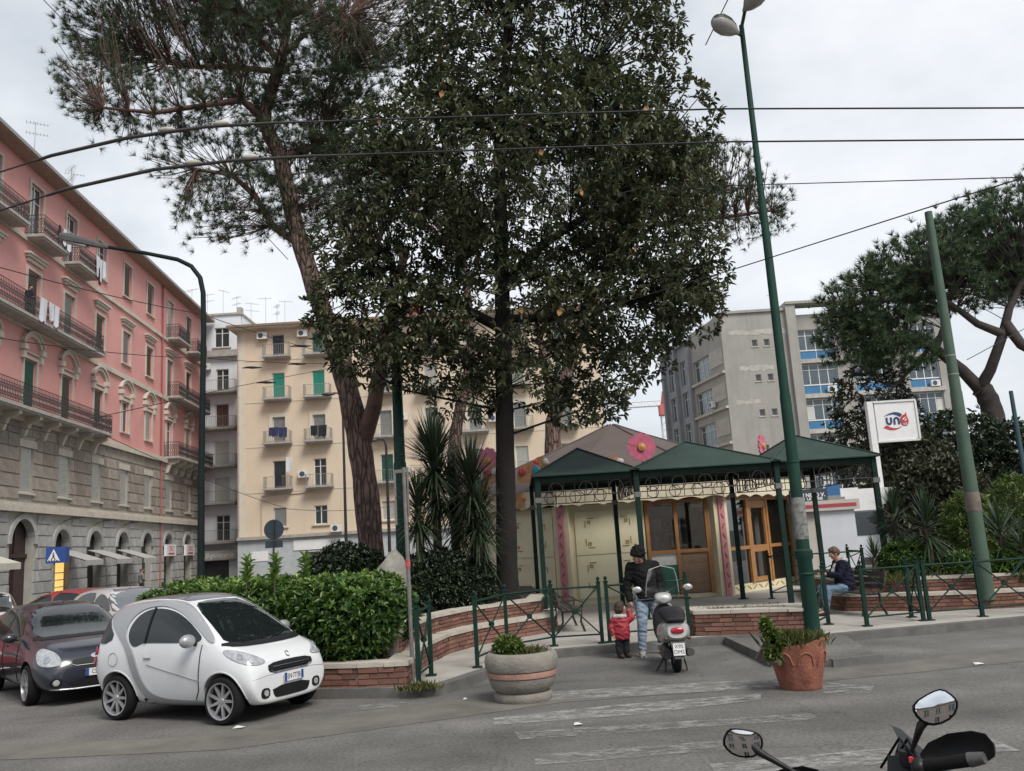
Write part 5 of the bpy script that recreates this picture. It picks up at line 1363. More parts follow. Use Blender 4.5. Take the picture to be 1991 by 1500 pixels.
# ================================================================== PERGOLA ROW (three green pavilions)
pgreen = mat('pergola_green', (0.008, 0.027, 0.021), 0.65, 0.3, 4, spec=0.2, stain=0.4, stain_col=(0.03, 0.04, 0.035))
proof = mat('pergola_roof', (0.032, 0.055, 0.045), 0.7, 0.18, 2, spec=0.2, stain=0.3, stain_col=(0.06, 0.08, 0.07))
ZE = 3.46
def pavilion(label, x0, x1, y0=20.0, y1=24.0, post_r=True, rear_dx=-0.03):
    t = thing('pergola', label, 'pergola', (x0, y0, 0.12), group='green pavilions in a row')
    w = x1 - x0; d = y1 - y0; ze = ZE - 0.12
    corners = [(0, 0), (0, d)] + ([(w, 0), (w, d)] if post_r else [])
    for x, y in corners:
        if y > 0: x += rear_dx * 10 * (0.3)
        mb = MB(); mb.bx(x - .055, y - .055, 0.02, x + .055, y + .055, ze); mb.bx(x - .12, y - .12, 0, x + .12, y + .12, .02); mb.build('post', pgreen, t)
        mb = MB(); mb.bx(x - .075, y - .075, ze - .62, x + .075, y + .075, ze - .5); mb.build('collar', mat('pergola_collar', (0.14, 0.15, 0.14), 0.6), t)
    ap = (w / 2, d / 2, ze + 0.78); e = 0.14
    cs = [(-e, -e, ze), (w + e, -e, ze), (w + e, d + e, ze), (-e, d + e, ze)]
    for i in range(4):
        a, b = cs[i], cs[(i + 1) % 4]
        mb = MB(); n_ = [(a[0], a[1], a[2]), (b[0], b[1], b[2]), ap]
        lo = [(p[0], p[1], p[2] - 0.025) for p in n_]
        mb.add(n_ + lo, [(0, 1, 2), (5, 4, 3), (0, 3, 4, 1), (1, 4, 5, 2), (2, 5, 3, 0)]); mb.build('roof_panel', proof, t)
        MB().tube((a[0], a[1], a[2] + .01), (ap[0], ap[1], ap[2] + .012), 0.022, n=5).build('ridge_bar', proof, t)
    for a, b in (((0, 0), (w, 0)), ((0, d), (w, d)), ((0, 0), (0, d)), ((w, 0), (w, d))):
        if a[0] == w and not post_r: continue
        A, B = Vector((a[0], a[1], 0)), Vector((b[0], b[1], 0)); dr = (B - A).normalized(); L_ = (B - A).length
        A2, L2 = A + dr * 0.06, L_ - 0.12
        at_ = lambda s, z: A2 + dr * s + Vector((0, 0, z))
        MB().cbx(*(at_(L2 / 2, ze - .08)), L2 if dr.x > .5 else .06, .06 if dr.x > .5 else L2, .13).build('beam', pgreen, t)
        top, bot = ze - .17, ze - .50
        lat = MB()
        for z in (top, bot): lat.tube(at_(0, z), at_(L2, z), 0.012, n=5)
        n = max(4, round(L2 / 0.26))
        for i in range(n + 1): lat.tube(at_(L2 * i / n, bot), at_(L2 * i / n, top), 0.009, n=4)
        lt = lat.build('lattice', iron, t)
        k = max(2, round(L2 / 0.62)); rr = 0.155
        def ring():
            mb = MB(); m_ = 16; mb.path([(rr * math.cos(2 * math.pi * q / m_), 0, rr * math.sin(2 * math.pi * q / m_)) for q in range(m_)], 0.011, 5, 0, False, True); return mb.mesh('ring', iron)
        for i in range(k):
            for off in (0,):
                o = link('ring', cached('pring', ring), lt); o.location = at_(L2 * (i + .5) / k, (top + bot) / 2)
                o.rotation_euler = (0, 0, math.atan2(dr.y, dr.x))
    return t
pavilion('left green pavilion of the pergola row, beside the black trunk', 0.45, 2.66, post_r=False)
pavilion('middle and widest green pavilion of the pergola row', 2.72, 5.90, post_r=False)
pavilion('right green pavilion of the pergola row, behind the lamp post', 5.96, 8.20)

# ================================================================== OCTAGONAL KIOSK WITH TENT ROOF
cream_p = mat('kiosk_cream', (0.70, 0.63, 0.44), 0.6, 0.1, 1.2, stain=0.25, stain_col=(0.52, 0.45, 0.32))
cream_f = mat('kiosk_fascia', (0.68, 0.60, 0.45), 0.6, 0.12, 1.5, stain=0.3, stain_col=(0.40, 0.32, 0.22))
pinkc = mat('kiosk_pink', (0.52, 0.22, 0.24), 0.55, 0.12, 3)
oak = mat('kiosk_wood', (0.36, 0.17, 0.06), 0.45, 0.2, 4, 0.1, 30)
brownb = mat('kiosk_brown_boards', (0.23, 0.15, 0.10), 0.7, 0.25, 3)
tent = mat('tent_brown', (0.105, 0.08, 0.073), 0.9, 0.12, 0.8, stain=0.25, stain_col=(0.17, 0.14, 0.125))
kglass = clear_glass('kiosk_glass', (0.72, 0.75, 0.74), 0.17)
kin = mat('kiosk_inside', (0.09, 0.08, 0.07), 0.9, 0.3, 1.5)
gold = mat('ornament_ochre', (0.34, 0.19, 0.06), 0.6); orn_red = mat('ornament_brown_red', (0.25, 0.08, 0.07), 0.6)
S_ = 4.55; AP = S_ / 2 / math.tan(math.pi / 8); CR = S_ / 2 / math.sin(math.pi / 8)
KC = Vector((3.50, 25.6 + AP, 0.12))
kk = thing('kiosk', 'octagonal cream kiosk with brown tent roof and pink corner columns behind the pergola', 'kiosk', KC)
HK = 2.82
def kface(i):
    """frame of side i: local x along the side, y inwards, origin mid-side at floor"""
    a = -math.pi / 2 + i * math.pi / 4
    return (AP * math.cos(a), AP * math.sin(a), 0), a + math.pi / 2
def put(o, i): l_, r_ = kface(i); o.location = l_; o.rotation_euler = (0, 0, r_); return o
def scroll(x, z, s, fx=1, fz=1):
    # small angular flourish: three short strokes
    mb = MB(); w = 0.011; g = .07
    def bar(x0, z0, x1, z1, k): mb.bx(min(x0, x1) - w, -.012 - k, min(z0, z1) - w, max(x0, x1) + w, -.001, max(z0, z1) + w)
    bar(x + fx * g, z, x + fx * s, z, 0); bar(x, z + fz * g, x, z + fz * s, .0004)
    bar(x + fx * g, z + fz * g, x + fx * 2 * g, z + fz * g, .0008); bar(x + fx * g, z + fz * g, x + fx * g, z + fz * 2 * g, .0012); bar(x + fx * 2 * g, z + fz * g, x + fx * 2 * g, z + fz * 2 * g, .0016); bar(x + fx * g, z + fz * 2 * g, x + fx * 2 * g, z + fz * 2 * g, .002)
    return mb
for i in range(8):
    if i in (0,):
        put(MB().bx(-S_ / 2 + .2, 0.0, 0, 0.12, 0.12, HK).build('wall', cream_p, kk), i)
        put(MB().bx(2.0, 0.0, 0, S_ / 2 - .2, 0.12, HK).build('wall', cream_p, kk), i)
        put(MB().bx(0.12, 0.01, 0, 2.0, 0.1, 0.12).build('wall', cream_p, kk), i)
    elif i in (1,):
        put(MB().bx(-S_ / 2 + .2, 0, 0, S_ / 2 - .2, 0.12, .25).build('wall', cream_p, kk), i)
    elif i == 7:
        put(MB().bx(-S_ / 2 + .2, 0, 0, S_ / 2 - .2, 0.12, HK).build('wall', cream_p, kk), i)
    else:
        put(MB().bx(-S_ / 2 + .2, 0, 0, S_ / 2 - .2, 0.12, HK).build('wall', cream_p, kk), i)
    a = -math.pi / 2 - math.pi / 8 + i * math.pi / 4
    cx, cy = CR * math.cos(a), CR * math.sin(a)
    c = MB().cbx(cx, cy, HK / 2, 0.46, 0.30, HK, rz=a + math.pi / 2).build('column', cream_p, kk)
    c2 = MB().cbx(cx * 1.03, cy * 1.03, HK / 2, 0.20, 0.06, HK - 0.02, rz=a + math.pi / 2).build('pink_inlay', pinkc, c)
    mb = MB()
    for j in range(9): mb.cbx(cx * 1.0365, cy * 1.0365, 0.3 + j * .28, .03, .012, .16, rz=a + math.pi / 2, ry=0.5 * (-1) ** j)
    mb.build('squiggle', orn_red, c)['kind'] = 'stuff'
    # fascia and scalloped awning board
    n = 14; x0, x1 = -S_ / 2 - .22, S_ / 2 + .22
    bot = [(x0 + (x1 - x0) * q / (n * 4), HK - 0.03 + 0.075 * abs(math.sin(math.pi * q / 4 / 2.0))) for q in range(n * 4 + 1)]
    put(MB().prism([(x1, HK + .5), (x0, HK + .5)] + bot, -.42, -.36).build('scalloped_fascia', cream_f, kk), i)
    put(MB().bx(x0 + .1, -.36, HK + .36, x1 - .1, .1, HK + .42).build('fascia_top', cream_f, kk), i)
# closed shutters on the front (left half) and left side
def shutter(i, x0, x1):
    for (za, zb) in ((0.16, 1.36), (1.39, 2.62)):
        p = put(MB().bx(x0, -.04, za, x1, -.002, zb).build('shutter_panel', mat('shutter_cream', (0.74, 0.69, 0.48), 0.5, 0.08, 1.5), kk), i)
        for fx, fz, x, z in ((1, -1, x0 + .3, zb - .2), (-1, -1, x1 - .3, zb - .2), (1, 1, x0 + .3, za + .2), (-1, 1, x1 - .3, za + .2)):
            q = scroll(x, z, 0.24, fx, fz).build('ornament', gold, p); q.location = (0, -.04, 0)
shutter(0, -1.92, -0.02); shutter(7, -1.9, -0.05); shutter(7, 0.05, 1.9)
# wooden shop window on the front right half
def wood_frame(i, name, rects): 
    mb = MB()
    for x0, x1, z0, z1, y0 in rects: mb.bx(x0, y0, z0, x1, .09, z1)
    return put(mb.build(name, oak, kk), i)
wf = wood_frame(0, 'window_frame', [(0.14, .24, .12, HK, -.05), (0.98, 1.08, .12, HK, -.055), (1.88, 1.99, .12, HK, -.05), (.24, .98, 1.28, 1.38, -.045), (1.08, 1.88, 1.28, 1.38, -.045), (.24, 1.88, HK - .1, HK, -.04)])
for x0, x1 in ((.24, .98), (1.08, 1.88)): put(MB().bx(x0, .02, 1.38, x1, .03, HK - .1).build('pane', kglass, kk), 0)
mb = MB()
for q in range(4): mb.bx(1.08, -.01, .14 + q * .285, 1.88, .03, .14 + q * .285 + .28)
put(mb.build('board_panel', brownb, kk), 0)
put(MB().bx(.24, .0, .95, .98, .03, 1.28).build('white_panel', white_pvc, kk), 0); put(MB().bx(.24, -.02, .12, .98, .03, .94).build('green_panel', mat('panel_green', (0.02, 0.14, 0.09), 0.5), kk), 0)
# wooden door side
df = wood_frame(1, 'door_frame', [(-1.95, -1.85, .25, HK, -.05), (-.75, -.64, .25, HK, -.052), (.42, .53, .25, HK, -.05), (1.85, 1.95, .25, HK, -.05), (-1.85, 1.85, HK - .1, HK, -.045), (-1.85, -.75, 1.25, 1.35, -.045), (.53, 1.85, 1.25, 1.35, -.045)])
dd = wood_frame(1, 'door', [(-.62, -.5, .27, HK - .35, -.04), (.28, .40, .27, HK - .35, -.04), (-.5, .28, 1.15, 1.35, -.038), (-.5, .28, .27, .4, -.038), (-.62, .4, HK - .34, HK - .12, -.036)])
for x0, x1, z0, z1 in ((-1.85, -.75, 1.35, HK - .1), (-1.85, -.75, .26, 1.25), (.53, 1.85, 1.35, HK - .1), (.53, 1.85, .26, 1.25), (-.5, .28, 1.35, HK - .35), (-.5, .28, .4, 1.15)):
    put(MB().bx(x0, .02, z0, x1, .03, z1).build('pane', kglass, kk), 1)
mb = MB()
for q in range(10):
    x = -1.6 + q * .33; mb.cbx(x, -.006, .13, .22, .01, .03, rz=0, ry=0.5 * (-1) ** q)
put(mb.build('ornament', gold, kk), 1)
# inside: floor, counter, goods on shelves seen through the glass
MB().lathe([(0.0, .03), (CR - .45, .03), (CR - .45, 0)], 8, a0=math.pi / 8).build('floor', kin, kk)
put(MB().bx(-2.0, 1.6, 0, 2.0, 2.2, 1.05).build('counter', brownb, kk), 0)
put(MB().bx(-2.1, 3.0, 0, 2.1, 3.05, HK).build('back_wall', kin, kk), 0)
goods = [mat('goods_red', (0.45, 0.05, 0.05), 0.5), mat('goods_white', (0.6, 0.6, 0.6), 0.5), mat('goods_green', (0.08, 0.25, 0.07), 0.5), mat('goods_blue', (0.07, 0.12, 0.35), 0.5), mat('goods_brown', (0.2, 0.11, 0.06), 0.5)]
for q in range(26):
    x = .2 + (q % 9) * .17; z = 1.06 + (q // 9) * .45
    put(MB().bx(x, 1.7 + rnd.uniform(-.1, .2), z, x + .12, 1.9, z + rnd.uniform(.15, .38)).build('goods', goods[rnd.randrange(5)], kk), 0)
for q in range(22):
    x = .28 + (q % 11) * .145; z = 1.39 if q < 11 else 1.95
    put(MB().bx(x, .3 + rnd.uniform(0, .15), z, x + rnd.uniform(.08, .13), .55, z + rnd.uniform(.15, .42)).build('goods', goods[(0, 0, 2, 1, 2, 1, 1, 3, 1, 4)[rnd.randrange(10)]], kk), 0)
for z, y in ((1.36, .28), (1.92, .28)): put(MB().bx(.2, y, z, 1.95, .6, z + .025).build('shelf', oak, kk), 0)
for z in (1.47, 1.92): put(MB().bx(-.1, 1.62, z, 2.0, 2.1, z + .03).build('shelf', oak, kk), 0)
# tent roof
mb = MB(); n = 8; rim = []
R1 = CR + .35; z1_ = HK + .52; ztop = 5.95 - .12
prof = [(R1, z1_), (R1 * .72, z1_ + .72), (R1 * .45, z1_ + 1.38), (R1 * .2, z1_ + 2.0), (.12, ztop)]
mb.lathe(prof, 8, a0=math.pi / 8); mb.build('tent_roof', tent, kk)
for i in range(8):
    a = math.pi / 8 + i * math.pi / 4
    MB().path([(r * math.cos(a), r * math.sin(a), z + .015) for r, z in prof], .03, 5).build('roof_seam', tent, kk)
# painted flowers and winged crests along the roof edge
pet = [mat('petal_pink', (0.55, 0.13, 0.21), 0.4, 0.2, 6, coat=0.3), mat('petal_centre', (0.52, 0.26, 0.08), 0.5, 0.2, 12)]
def flower(px, py, Y, r, yaw=0.0, sq=1.0):
    p = at(px, py, Y) - KC
    f = MB(); 
    for q in range(12):
        a = 2 * math.pi * q / 12; pts = []
        for rr, ww in ((.22, .05), (.6, .19), (.85, .22), (1.0, .12)): pts.append((rr, ww))
        poly = [(rr * math.cos(a) - ww * math.sin(a), rr * math.sin(a) + ww * math.cos(a)) for rr, ww in pts] + [(rr * math.cos(a) + ww * math.sin(a), rr * math.sin(a) - ww * math.cos(a)) for rr, ww in reversed(pts)]
        f.prism([(u * r, w * r) for u, w in poly], -.05 - .004 * (q % 3), .0 - .004 * (q % 2))
    o = f.build('flower', pet[0], kk); o.location = p; o.rotation_euler = (0, 0, yaw)
    c = MB().lathe([(0, .0), (.3 * r, .0), (.27 * r, .06), (0, .09)], 14, axis='Y').build('flower_centre', pet[1], o); c.location = (0, -.05, 0)
    s = MB().tube((0, .03, 0), (0, .03, -r - .25), .03, n=5).build('flower_stalk', gold, o)
flower(1247, 870, 25.4, .42); flower(1480, 868, 26.4, .36, 1.0); flower(950, 897, 26.6, .42, -.6)
cols = [mat('crest_red', (0.5, 0.07, 0.07), 0.35, coat=.4), mat('crest_blue', (0.03, 0.22, 0.38), 0.35, coat=.4), mat('crest_silver', (0.5, 0.46, 0.47), 0.3, 0.2, 5, coat=.4), mat('crest_green', (0.12, 0.3, 0.05), 0.4), mat('crest_ochre', (0.45, 0.22, 0.10), 0.4, 0.3, 6)]
def crest(px, py, Y, w, h, order, yaw=0.0):
    p = at(px, py, Y) - KC
    n = 10
    arc = [(w * math.cos(math.pi * q / n), h * math.sin(math.pi * q / n)) for q in range(n + 1)]
    o = MB().prism(arc + [(-w, -.2), (w, -.2)], -.05, .05).build('roof_crest', cols[4], kk); o.location = p; o.rotation_euler = (0, 0, yaw)
    for q, ci in enumerate(order):
        x = -w * .6 + 1.2 * w * q / max(1, len(order) - 1)
        k = MB().ball((x, -.06, h * .35), (w * .34, .05, h * .38), 10, 6).build('crest_jewel', cols[ci], o)
crest(1030, 925, 25.9, .38, .38, (0, 1), -.3); crest(1052, 905, 26.0, .26, .26, (0, 2), -.3); crest(1192, 903, 25.4, .34, .22, (2, 2)); crest(1010, 975, 26.2, .3, .25, (3, 4), -.5)
crest(965, 925, 26.4, .45, .35, (0, 2, 4), -.6); crest(1440, 893, 25.8, .3, .22, (2, 0), .5); crest(1290, 930, 25.3, .25, .15, (1,), 0); crest(930, 950, 26.8, .4, .3, (2, 1, 0), -.6); crest(1150, 925, 25.3, .3, .16, (2, 0))

# ================================================================== WHITE BOOTH, TRUCK AND PETROL SIGN
dark_blue = mat('board_navy', (0.03, 0.045, 0.065), 0.5); blue2 = mat('board_blue', (0.03, 0.12, 0.27), 0.5)
booth_w = mat('booth_white', (0.56, 0.58, 0.62), 0.45, 0.06, 1.5, stain=0.15, stain_col=(0.42, 0.42, 0.43)); booth_c = mat('booth_cream', (0.47, 0.44, 0.40), 0.6, 0.08, 2)
Yb = 27.5
q0 = at(1562, 1085, Yb); q1 = at(1600, 1085, Yb); q2 = at(1672, 1080, Yb)
bo = thing('booth', 'small white booth with red stripe behind the seated man', 'booth', (q0.x, Yb, 0.0))
bh_ = at(1630, 992, Yb).z
x1, x2 = q1.x - q0.x, q2.x - q0.x
MB().bx(0, 0.1, 0, x1, 2.2, bh_).build('side_wall', booth_c, bo)
MB().bx(x1 + .004, 0.0, 0, x2, 2.2, bh_).build('wall', booth_w, bo)
zf = at(1630, 972, Yb).z
f = MB().bx(-.05, -.12, bh_, x2 + .15, 2.3, zf).build('canopy', booth_c, bo)
MB().bx(0, -.128, bh_ + (zf - bh_) * .3, x2 + .05, -.121, bh_ + (zf - bh_) * .65).build('red_stripe', mat('stripe_red', (0.38, 0.05, 0.07), 0.5), f)
zt = at(1610, 955, Yb).z
s = MB().bx(-.1, .3, zf, x2 * .62, .4, zt + .1).build('sign_board', dark_blue, bo)
MB().bx(x2 * .62, .29, zf + .15, x2 * .85, .4, zt + .22).build('blue_board', blue2, s)
text_part('LU NISIO V.', 0.17, white_paint, s, (x2 * .33, .295, zf + (zt - zf) * .68), (math.pi / 2, 0, 0), bold=.004)
text_part('IN  LATTERIE', 0.12, white_paint, s, (x2 * .33, .295, zf + (zt - zf) * .28), (math.pi / 2, 0, 0), bold=.003)
MB().bx(x2 * .87, .35, zf + .1, x2 * 1.2, .45, zf + .36).build('white_board', white_paint, s)
# white truck to its right
tr = at(1690, 1080, 30.5)
tk = thing('truck', 'white truck cab and body partly hidden behind the pergola post', 'truck', (tr.x, 30.5, 0))
MB().bx(-.55, 0, .75, 2.2, 5, 2.35).build('body', booth_w, tk)
MB().bx(-.6, -.05, 2.35, 2.25, 5.05, 3.1).build('cargo_box', white_paint, tk)
MB().bx(-.5, -.02, 1.5, 2.1, -.002, 2.3).build('windscreen', glass_dark, tk)
MB().bx(-.5, -.04, .5, 2.2, .3, .75).build('bumper', dark_ink, tk)
for x in (-.35, 2.0): MB().lathe([(0, -.12), (.42, -.12), (.42, .12), (0, .12)], 16, (x, .9, .42), axis='X').build('wheel', dark_ink, tk)
# sign
P1, P2 = at(1697, 786, 32), at(1785, 855, 32)
sg = thing('petrol_sign', 'white petrol station sign with blue and red lettering on a tall post', 'sign', (P1.x, 32, 0))
w = P2.x - P1.x; zt = at(1735, 783, 32).z; zb = at(1745, 856, 32).z; hh = zt - zb
bd = MB().bx(0, -.1, zb, w, .1, zt).build('board', white_paint, sg)
mb = MB(); fr_ = .07
mb.bx(-.05, -.14, zb - fr_, w + .05, .14, zb).bx(-.05, -.14, zt, w + .05, .14, zt + fr_).bx(w, -.139, zb, w + .07, .139, zt); mb.build('frame', white_pvc, bd)
MB().bx(-.27, -.12, 0, -.05, .12, zt + fr_).build('post', white_paint, sg)
lw = w * .62; cx, cz = w * .47, (zb + zt) / 2
navy = mat('logo_navy', (0.02, 0.04, 0.13), 0.5); lred = mat('logo_red', (0.45, 0.03, 0.045), 0.5)
L_ = lambda fx, fz: (cx + fx * lw / 2, cz + fz * lw / 2)
def arcstroke(x0, x1, zb_, amp, t0, t1, flip=1):
    n = 12; a = []; b = []
    for i in range(n + 1):
        u = i / n; x = x0 + (x1 - x0) * u; z = zb_ + flip * amp * math.sin(math.pi * u); th = t0 + (t1 - t0) * u
        a.append(L_(x, z)); b.append(L_(x, z - flip * th * math.sin(math.pi * min(1, u * 1.0 + .0)) ** .5 if 0 < u < 1 else z))
    return a + b[::-1]
MB().prism([L_(-.85, .42), L_(-.45, .62), L_(0, .72), L_(.35, .66), L_(.62, .5), L_(.45, .3), L_(.2, .45), L_(-.1, .55), L_(-.45, .52)], -.118, -.101).build('logo_swoosh', navy, bd)
MB().prism([L_(-1, -.5), L_(-.75, -.32), L_(-.5, -.47), L_(-.2, -.58), L_(.15, -.58), L_(.5, -.42), L_(.2, -.62), L_(-.1, -.72), L_(-.5, -.7)], -.118, -.101).build('logo_swoosh', lred, bd)
def letter_u(x, flip):
    mb = MB(); t = .15; r = .25; pts_o = []; pts_i = []
    for i in range(9):
        a = math.pi + math.pi * i / 8; pts_o.append((x + r * math.cos(a), -.05 + r * math.sin(a))); pts_i.append((x + (r - t) * math.cos(a), -.05 + (r - t) * math.sin(a)))
    poly = [(x - r, .3)] + pts_o + [(x + r, .3), (x + r - t, .3)] + pts_i[::-1] + [(x - r + t, .3)]
    if flip: poly = [(u, -v + .02) for u, v in poly]
    mb.prism([L_(u, v) for u, v in poly], -.12, -.101); return mb
letter_u(-.5, False).build('letter', navy, bd); letter_u(.10, True).build('letter', navy, bd)
drop = [(.72 + .33 * math.cos(a), -.12 + .33 * math.sin(a)) for a in [math.pi * 2 * i / 20 - .4 for i in range(16)]]
drop = [(.40, .05), (.42, .2), (.58, .38), (.85, .52), (.95, .66), (.95, .35), (1.02, .15), (1.06, -.08), (1.0, -.3), (.85, -.43), (.65, -.43), (.48, -.32), (.4, -.12)]
fl = MB().prism([L_(u, v) for u, v in drop], -.119, -.101).build('logo_flame', lred, bd)
MB().prism([L_(.55, .12), L_(.7, .2), L_(.92, .32), L_(.75, .14), L_(.62, .05)], -.124, -.12).prism([L_(.66, -.02), L_(.9, .12), L_(.97, .12), L_(.8, -.05)], -.124, -.12).build('flame_line', white_paint, fl)
text_part('oil', lw * .17, white_paint, fl, (L_(.74, -.27)[0], -.123, L_(.74, -.27)[1]), (math.pi / 2, 0, 0))
# ================================================================== POLES, LAMPS, SIGNS
pole_g = mat('pole_green', (0.009, 0.042, 0.029), 0.6, 0.2, 3, spec=0.25, stain=0.35, stain_col=(0.03, 0.05, 0.04))
pole_pale = mat('pole_pale_green', (0.06, 0.10, 0.07), 0.75, 0.2, 2, stain=0.4, stain_col=(0.13, 0.14, 0.115))
lamp_grey = mat('lamp_grey', (0.07, 0.068, 0.068), 0.45, 0.2, 4); lamp_glass = mat('lamp_bowl', (0.34, 0.33, 0.31), 0.25, 0.15, 4)
b = Vector((5.0, 15.72, 0.12))
lp = thing('lamp_post', 'tall dark green lamp post with two bulb heads in front of the pergola', 'lamp post', b)
def profpole(segs, n=14):
    return MB().lathe([(r, z) for z, r in segs], n)
profpole([(0, .17), (.05, .17), (.06, .135), (1.25, .13), (1.3, .155), (1.42, .155), (1.45, .12), (2.0, .11), (4.2, .10), (4.3, .088), (8.0, .072), (8.1, .062), (11.72, .048)]).build('pole', pole_g, lp, 40)
for z, m_ in ((1.02, pole_g), (3.0, pole_g)): MB().lathe([(.14 if z < 2 else .112, -.02), (.15 if z < 2 else .118, 0), (.14 if z < 2 else .112, .02)], 14, (0, 0, z)).build('collar', m_, lp, 40)
MB().lathe([(.125, 1.62), (.128, 1.7), (.12, 2.35), (.117, 2.36)], 12).build('torn_posters', mat('torn_paper', (0.19, 0.19, 0.18), 0.9, 0.6, 14, stain=0.9, stain_col=(0.02, 0.06, 0.045)), lp, 40)
def bowl(dirx, diry, z, name='lamp_head'):
    d = Vector((dirx, diry, 0)).normalized()
    sec = [(0, .03), (.08, .06), (.2, .13), (.4, .185), (.55, .18), (.68, .12), (.74, .03)]
    mb = MB(); ang_ = math.atan2(d.y, d.x)
    mb.lathe([(r, x) for x, r in sec], 14, (0, 0, 0), axis='X')
    o = mb.build(name, lamp_glass, lp, 50); o.location = (d.x * .12, d.y * .12, z); o.rotation_euler = (0, -.08, ang_)
    k = MB(); k.lathe([(r * .99, x) for x, r in sec], 14, axis='X'); k.v = [(x, y, abs(zz_) + .012) for x, y, zz_ in k.v]
    q = k.build('lamp_cover', lamp_grey, o, 50)
    MB().tube((-.13, 0, -.25 if diry < -.8 else 0), (.06, 0, 0), .035, n=8).build('arm', pole_g, o)
    return o
bowl(-1, -0.75, 11.5); bowl(.30, -.85, 11.95)
# right-hand concrete pole
b = at(1912, 1060, 19.5); b.z = 0.5
top = at(1832, 405, 17.6)
rp_ = thing('concrete_pole', 'thick pale green concrete pole rising out of the right-hand bed', 'pole', (at(1905, 965, 17.6).x, 17.9, 0.3))
profpole([(0, .145), (2.3, .135), (4.2, .118), (4.25, .11), (8.2, .078)]).build('pole', pole_pale, rp_, 40)
for z in (3.1, 4.6, 5.0): MB().lathe([(.138 - .0065 * z, -.012), (.141 - .0065 * z, 0), (.138 - .0065 * z, .012)], 14, (0, 0, z)).build('band', iron_grey, rp_, 40)
MB().lathe([(.142, 1.75), (.15, 1.8), (.147, 2.1), (.138, 2.14)], 14).build('wrapped_cloth', mat('wrap_cloth', (0.16, 0.13, 0.11), 0.95, 0.3, 6), rp_, 40)
c = at(1975, 760, 30)
bp_ = thing('steel_pole', 'thin dark blue-green pole at the far right edge', 'pole', (at(1985, 880, 30).x, 30, 0)); profpole([(0, .1), (c.z, .07)], 8).build('pole', mat('pole_blue', (0.03, 0.07, 0.09), 0.5), bp_)
# green pole on the left of the magnolia
c = at(783, 1050, 20.6)
gp_ = thing('trolley_pole', 'plain green pole left of the magnolia, its top lost in the leaves', 'pole', (c.x, 20.6, 0.4)); profpole([(0, .17), (3.6, .15), (3.65, .135), (6.0, .12), (6.05, .105), (8.6, .09)]).build('pole', pole_g, gp_, 40)
MB().bx(-.05, -.152, 1.35, .05, -.14, 1.45).build('sticker', white_paint, gp_)
# grey sign stake at the kerb
b = gp(804, 1342)
st_ = thing('sign_stake', 'bare grey steel stake with empty bracket at the hedge corner', 'pole', (b.x, b.y, 0.0))
stk = mat('stake_grey', (0.17, 0.16, 0.15), 0.6, 0.3, 6, stain=0.4, stain_col=(0.10, 0.06, 0.04))
MB().tube((0, 0, 0), (-.02, 0, 3.2), .03, n=8).build('stake', stk, st_)
MB().bx(-.17, -.02, 3.12, .02, .02, 3.17).bx(-.17, -.02, 2.35, -.145, .02, 3.12).bx(.02, -.02, 2.5, .045, .02, 3.2).build('bracket', stk, st_)
MB().lathe([(.033, 0), (.036, .02), (.035, .1), (.033, .12)], 8, (-.01, 0, 1.72)).build('sticker', mat('sticker_red', (0.45, 0.08, 0.09), 0.6, 0.5, 30), st_)
# left street lamp with long arm
b = at(395, 1090, 20.0)
sl_ = thing('street_lamp', 'dark street lamp with long curved arm before the pink block', 'street lamp', (b.x - .05, 20.0, 0.0))
T_ = lambda x, y: at(x, y, 20.0) - Vector((b.x - .05, 20.0, 0.0))
mb = MB(); arm = [Vector((0, 0, 0)), Vector((.0, 0, 4)), T_(396, 640), T_(395, 570), T_(389, 540), T_(372, 518), T_(345, 505), T_(280, 492), T_(205, 480)]
mb.path(arm, [.085, .075, .062, .06, .058, .055, .052, .046, .042], 10); mb.build('pole', mat('lamp_pole_dark', (0.01, 0.018, 0.017), 0.65, 0.2, 3, spec=0.2), sl_, 60)
h0, h1 = T_(212, 482), T_(120, 462)
d = (h1 - h0); Lh = d.length; mb = MB()
prof = [(0, .05, .04), (.12, .075, .06), (.5, .12, .10), (.85, .15, .13), (1.0, .14, .10)]
vs = []; fs = []
for u, hw, hh_ in prof:
    c_ = h0 + d * u
    for yy, zz_ in ((-hw, -hh_ * .6), (hw, -hh_ * .6), (hw, hh_ * .3), (hw * .5, hh_), (-hw * .5, hh_), (-hw, hh_ * .3)): vs.append((c_.x, c_.y + yy, c_.z + zz_))
for i in range(len(prof) - 1):
    for q in range(6): fs.append((i * 6 + q, i * 6 + (q + 1) % 6, i * 6 + 6 + (q + 1) % 6, i * 6 + 6 + q))
fs += [tuple(range(5, -1, -1)), tuple(range(24, 30))]
mb.add(vs, fs); hd_ = mb.build('lamp_head', lamp_grey, sl_, 30)
cc = h0 + d * .68; MB().cbx(cc.x, cc.y, cc.z - .10, Lh * .45, .2, .03, ry=math.atan2(-d.z, d.x) if d.x > 0 else math.atan2(d.z, -d.x)).build('lamp_lens', lamp_glass, hd_)
# two thin far lamps before the yellow block
for px, ytop, ybot, Y, side_, lab in ((672, 765, 1010, 45, -1, 'thin street lamp just left of the leaning pine trunk'), (756, 855, 1020, 42, -1, 'thin street lamp between pine trunk and green pole')):
    b = at(px, ybot, Y); zt = at(px - 5, ytop, Y).z
    t = thing('street_lamp', lab, 'street lamp', (b.x, Y, 0)); MB().path([(0, 0, 0), (0, 0, zt - .3), (-.1, 0, zt), (-.5, 0, zt + .05)], [.09, .06, .05, .04], 7).build('pole', iron, t)
    MB().ball((-.75, 0, zt), (.38, .14, .1), 10, 6).build('lamp_head', lamp_grey, t, 60)
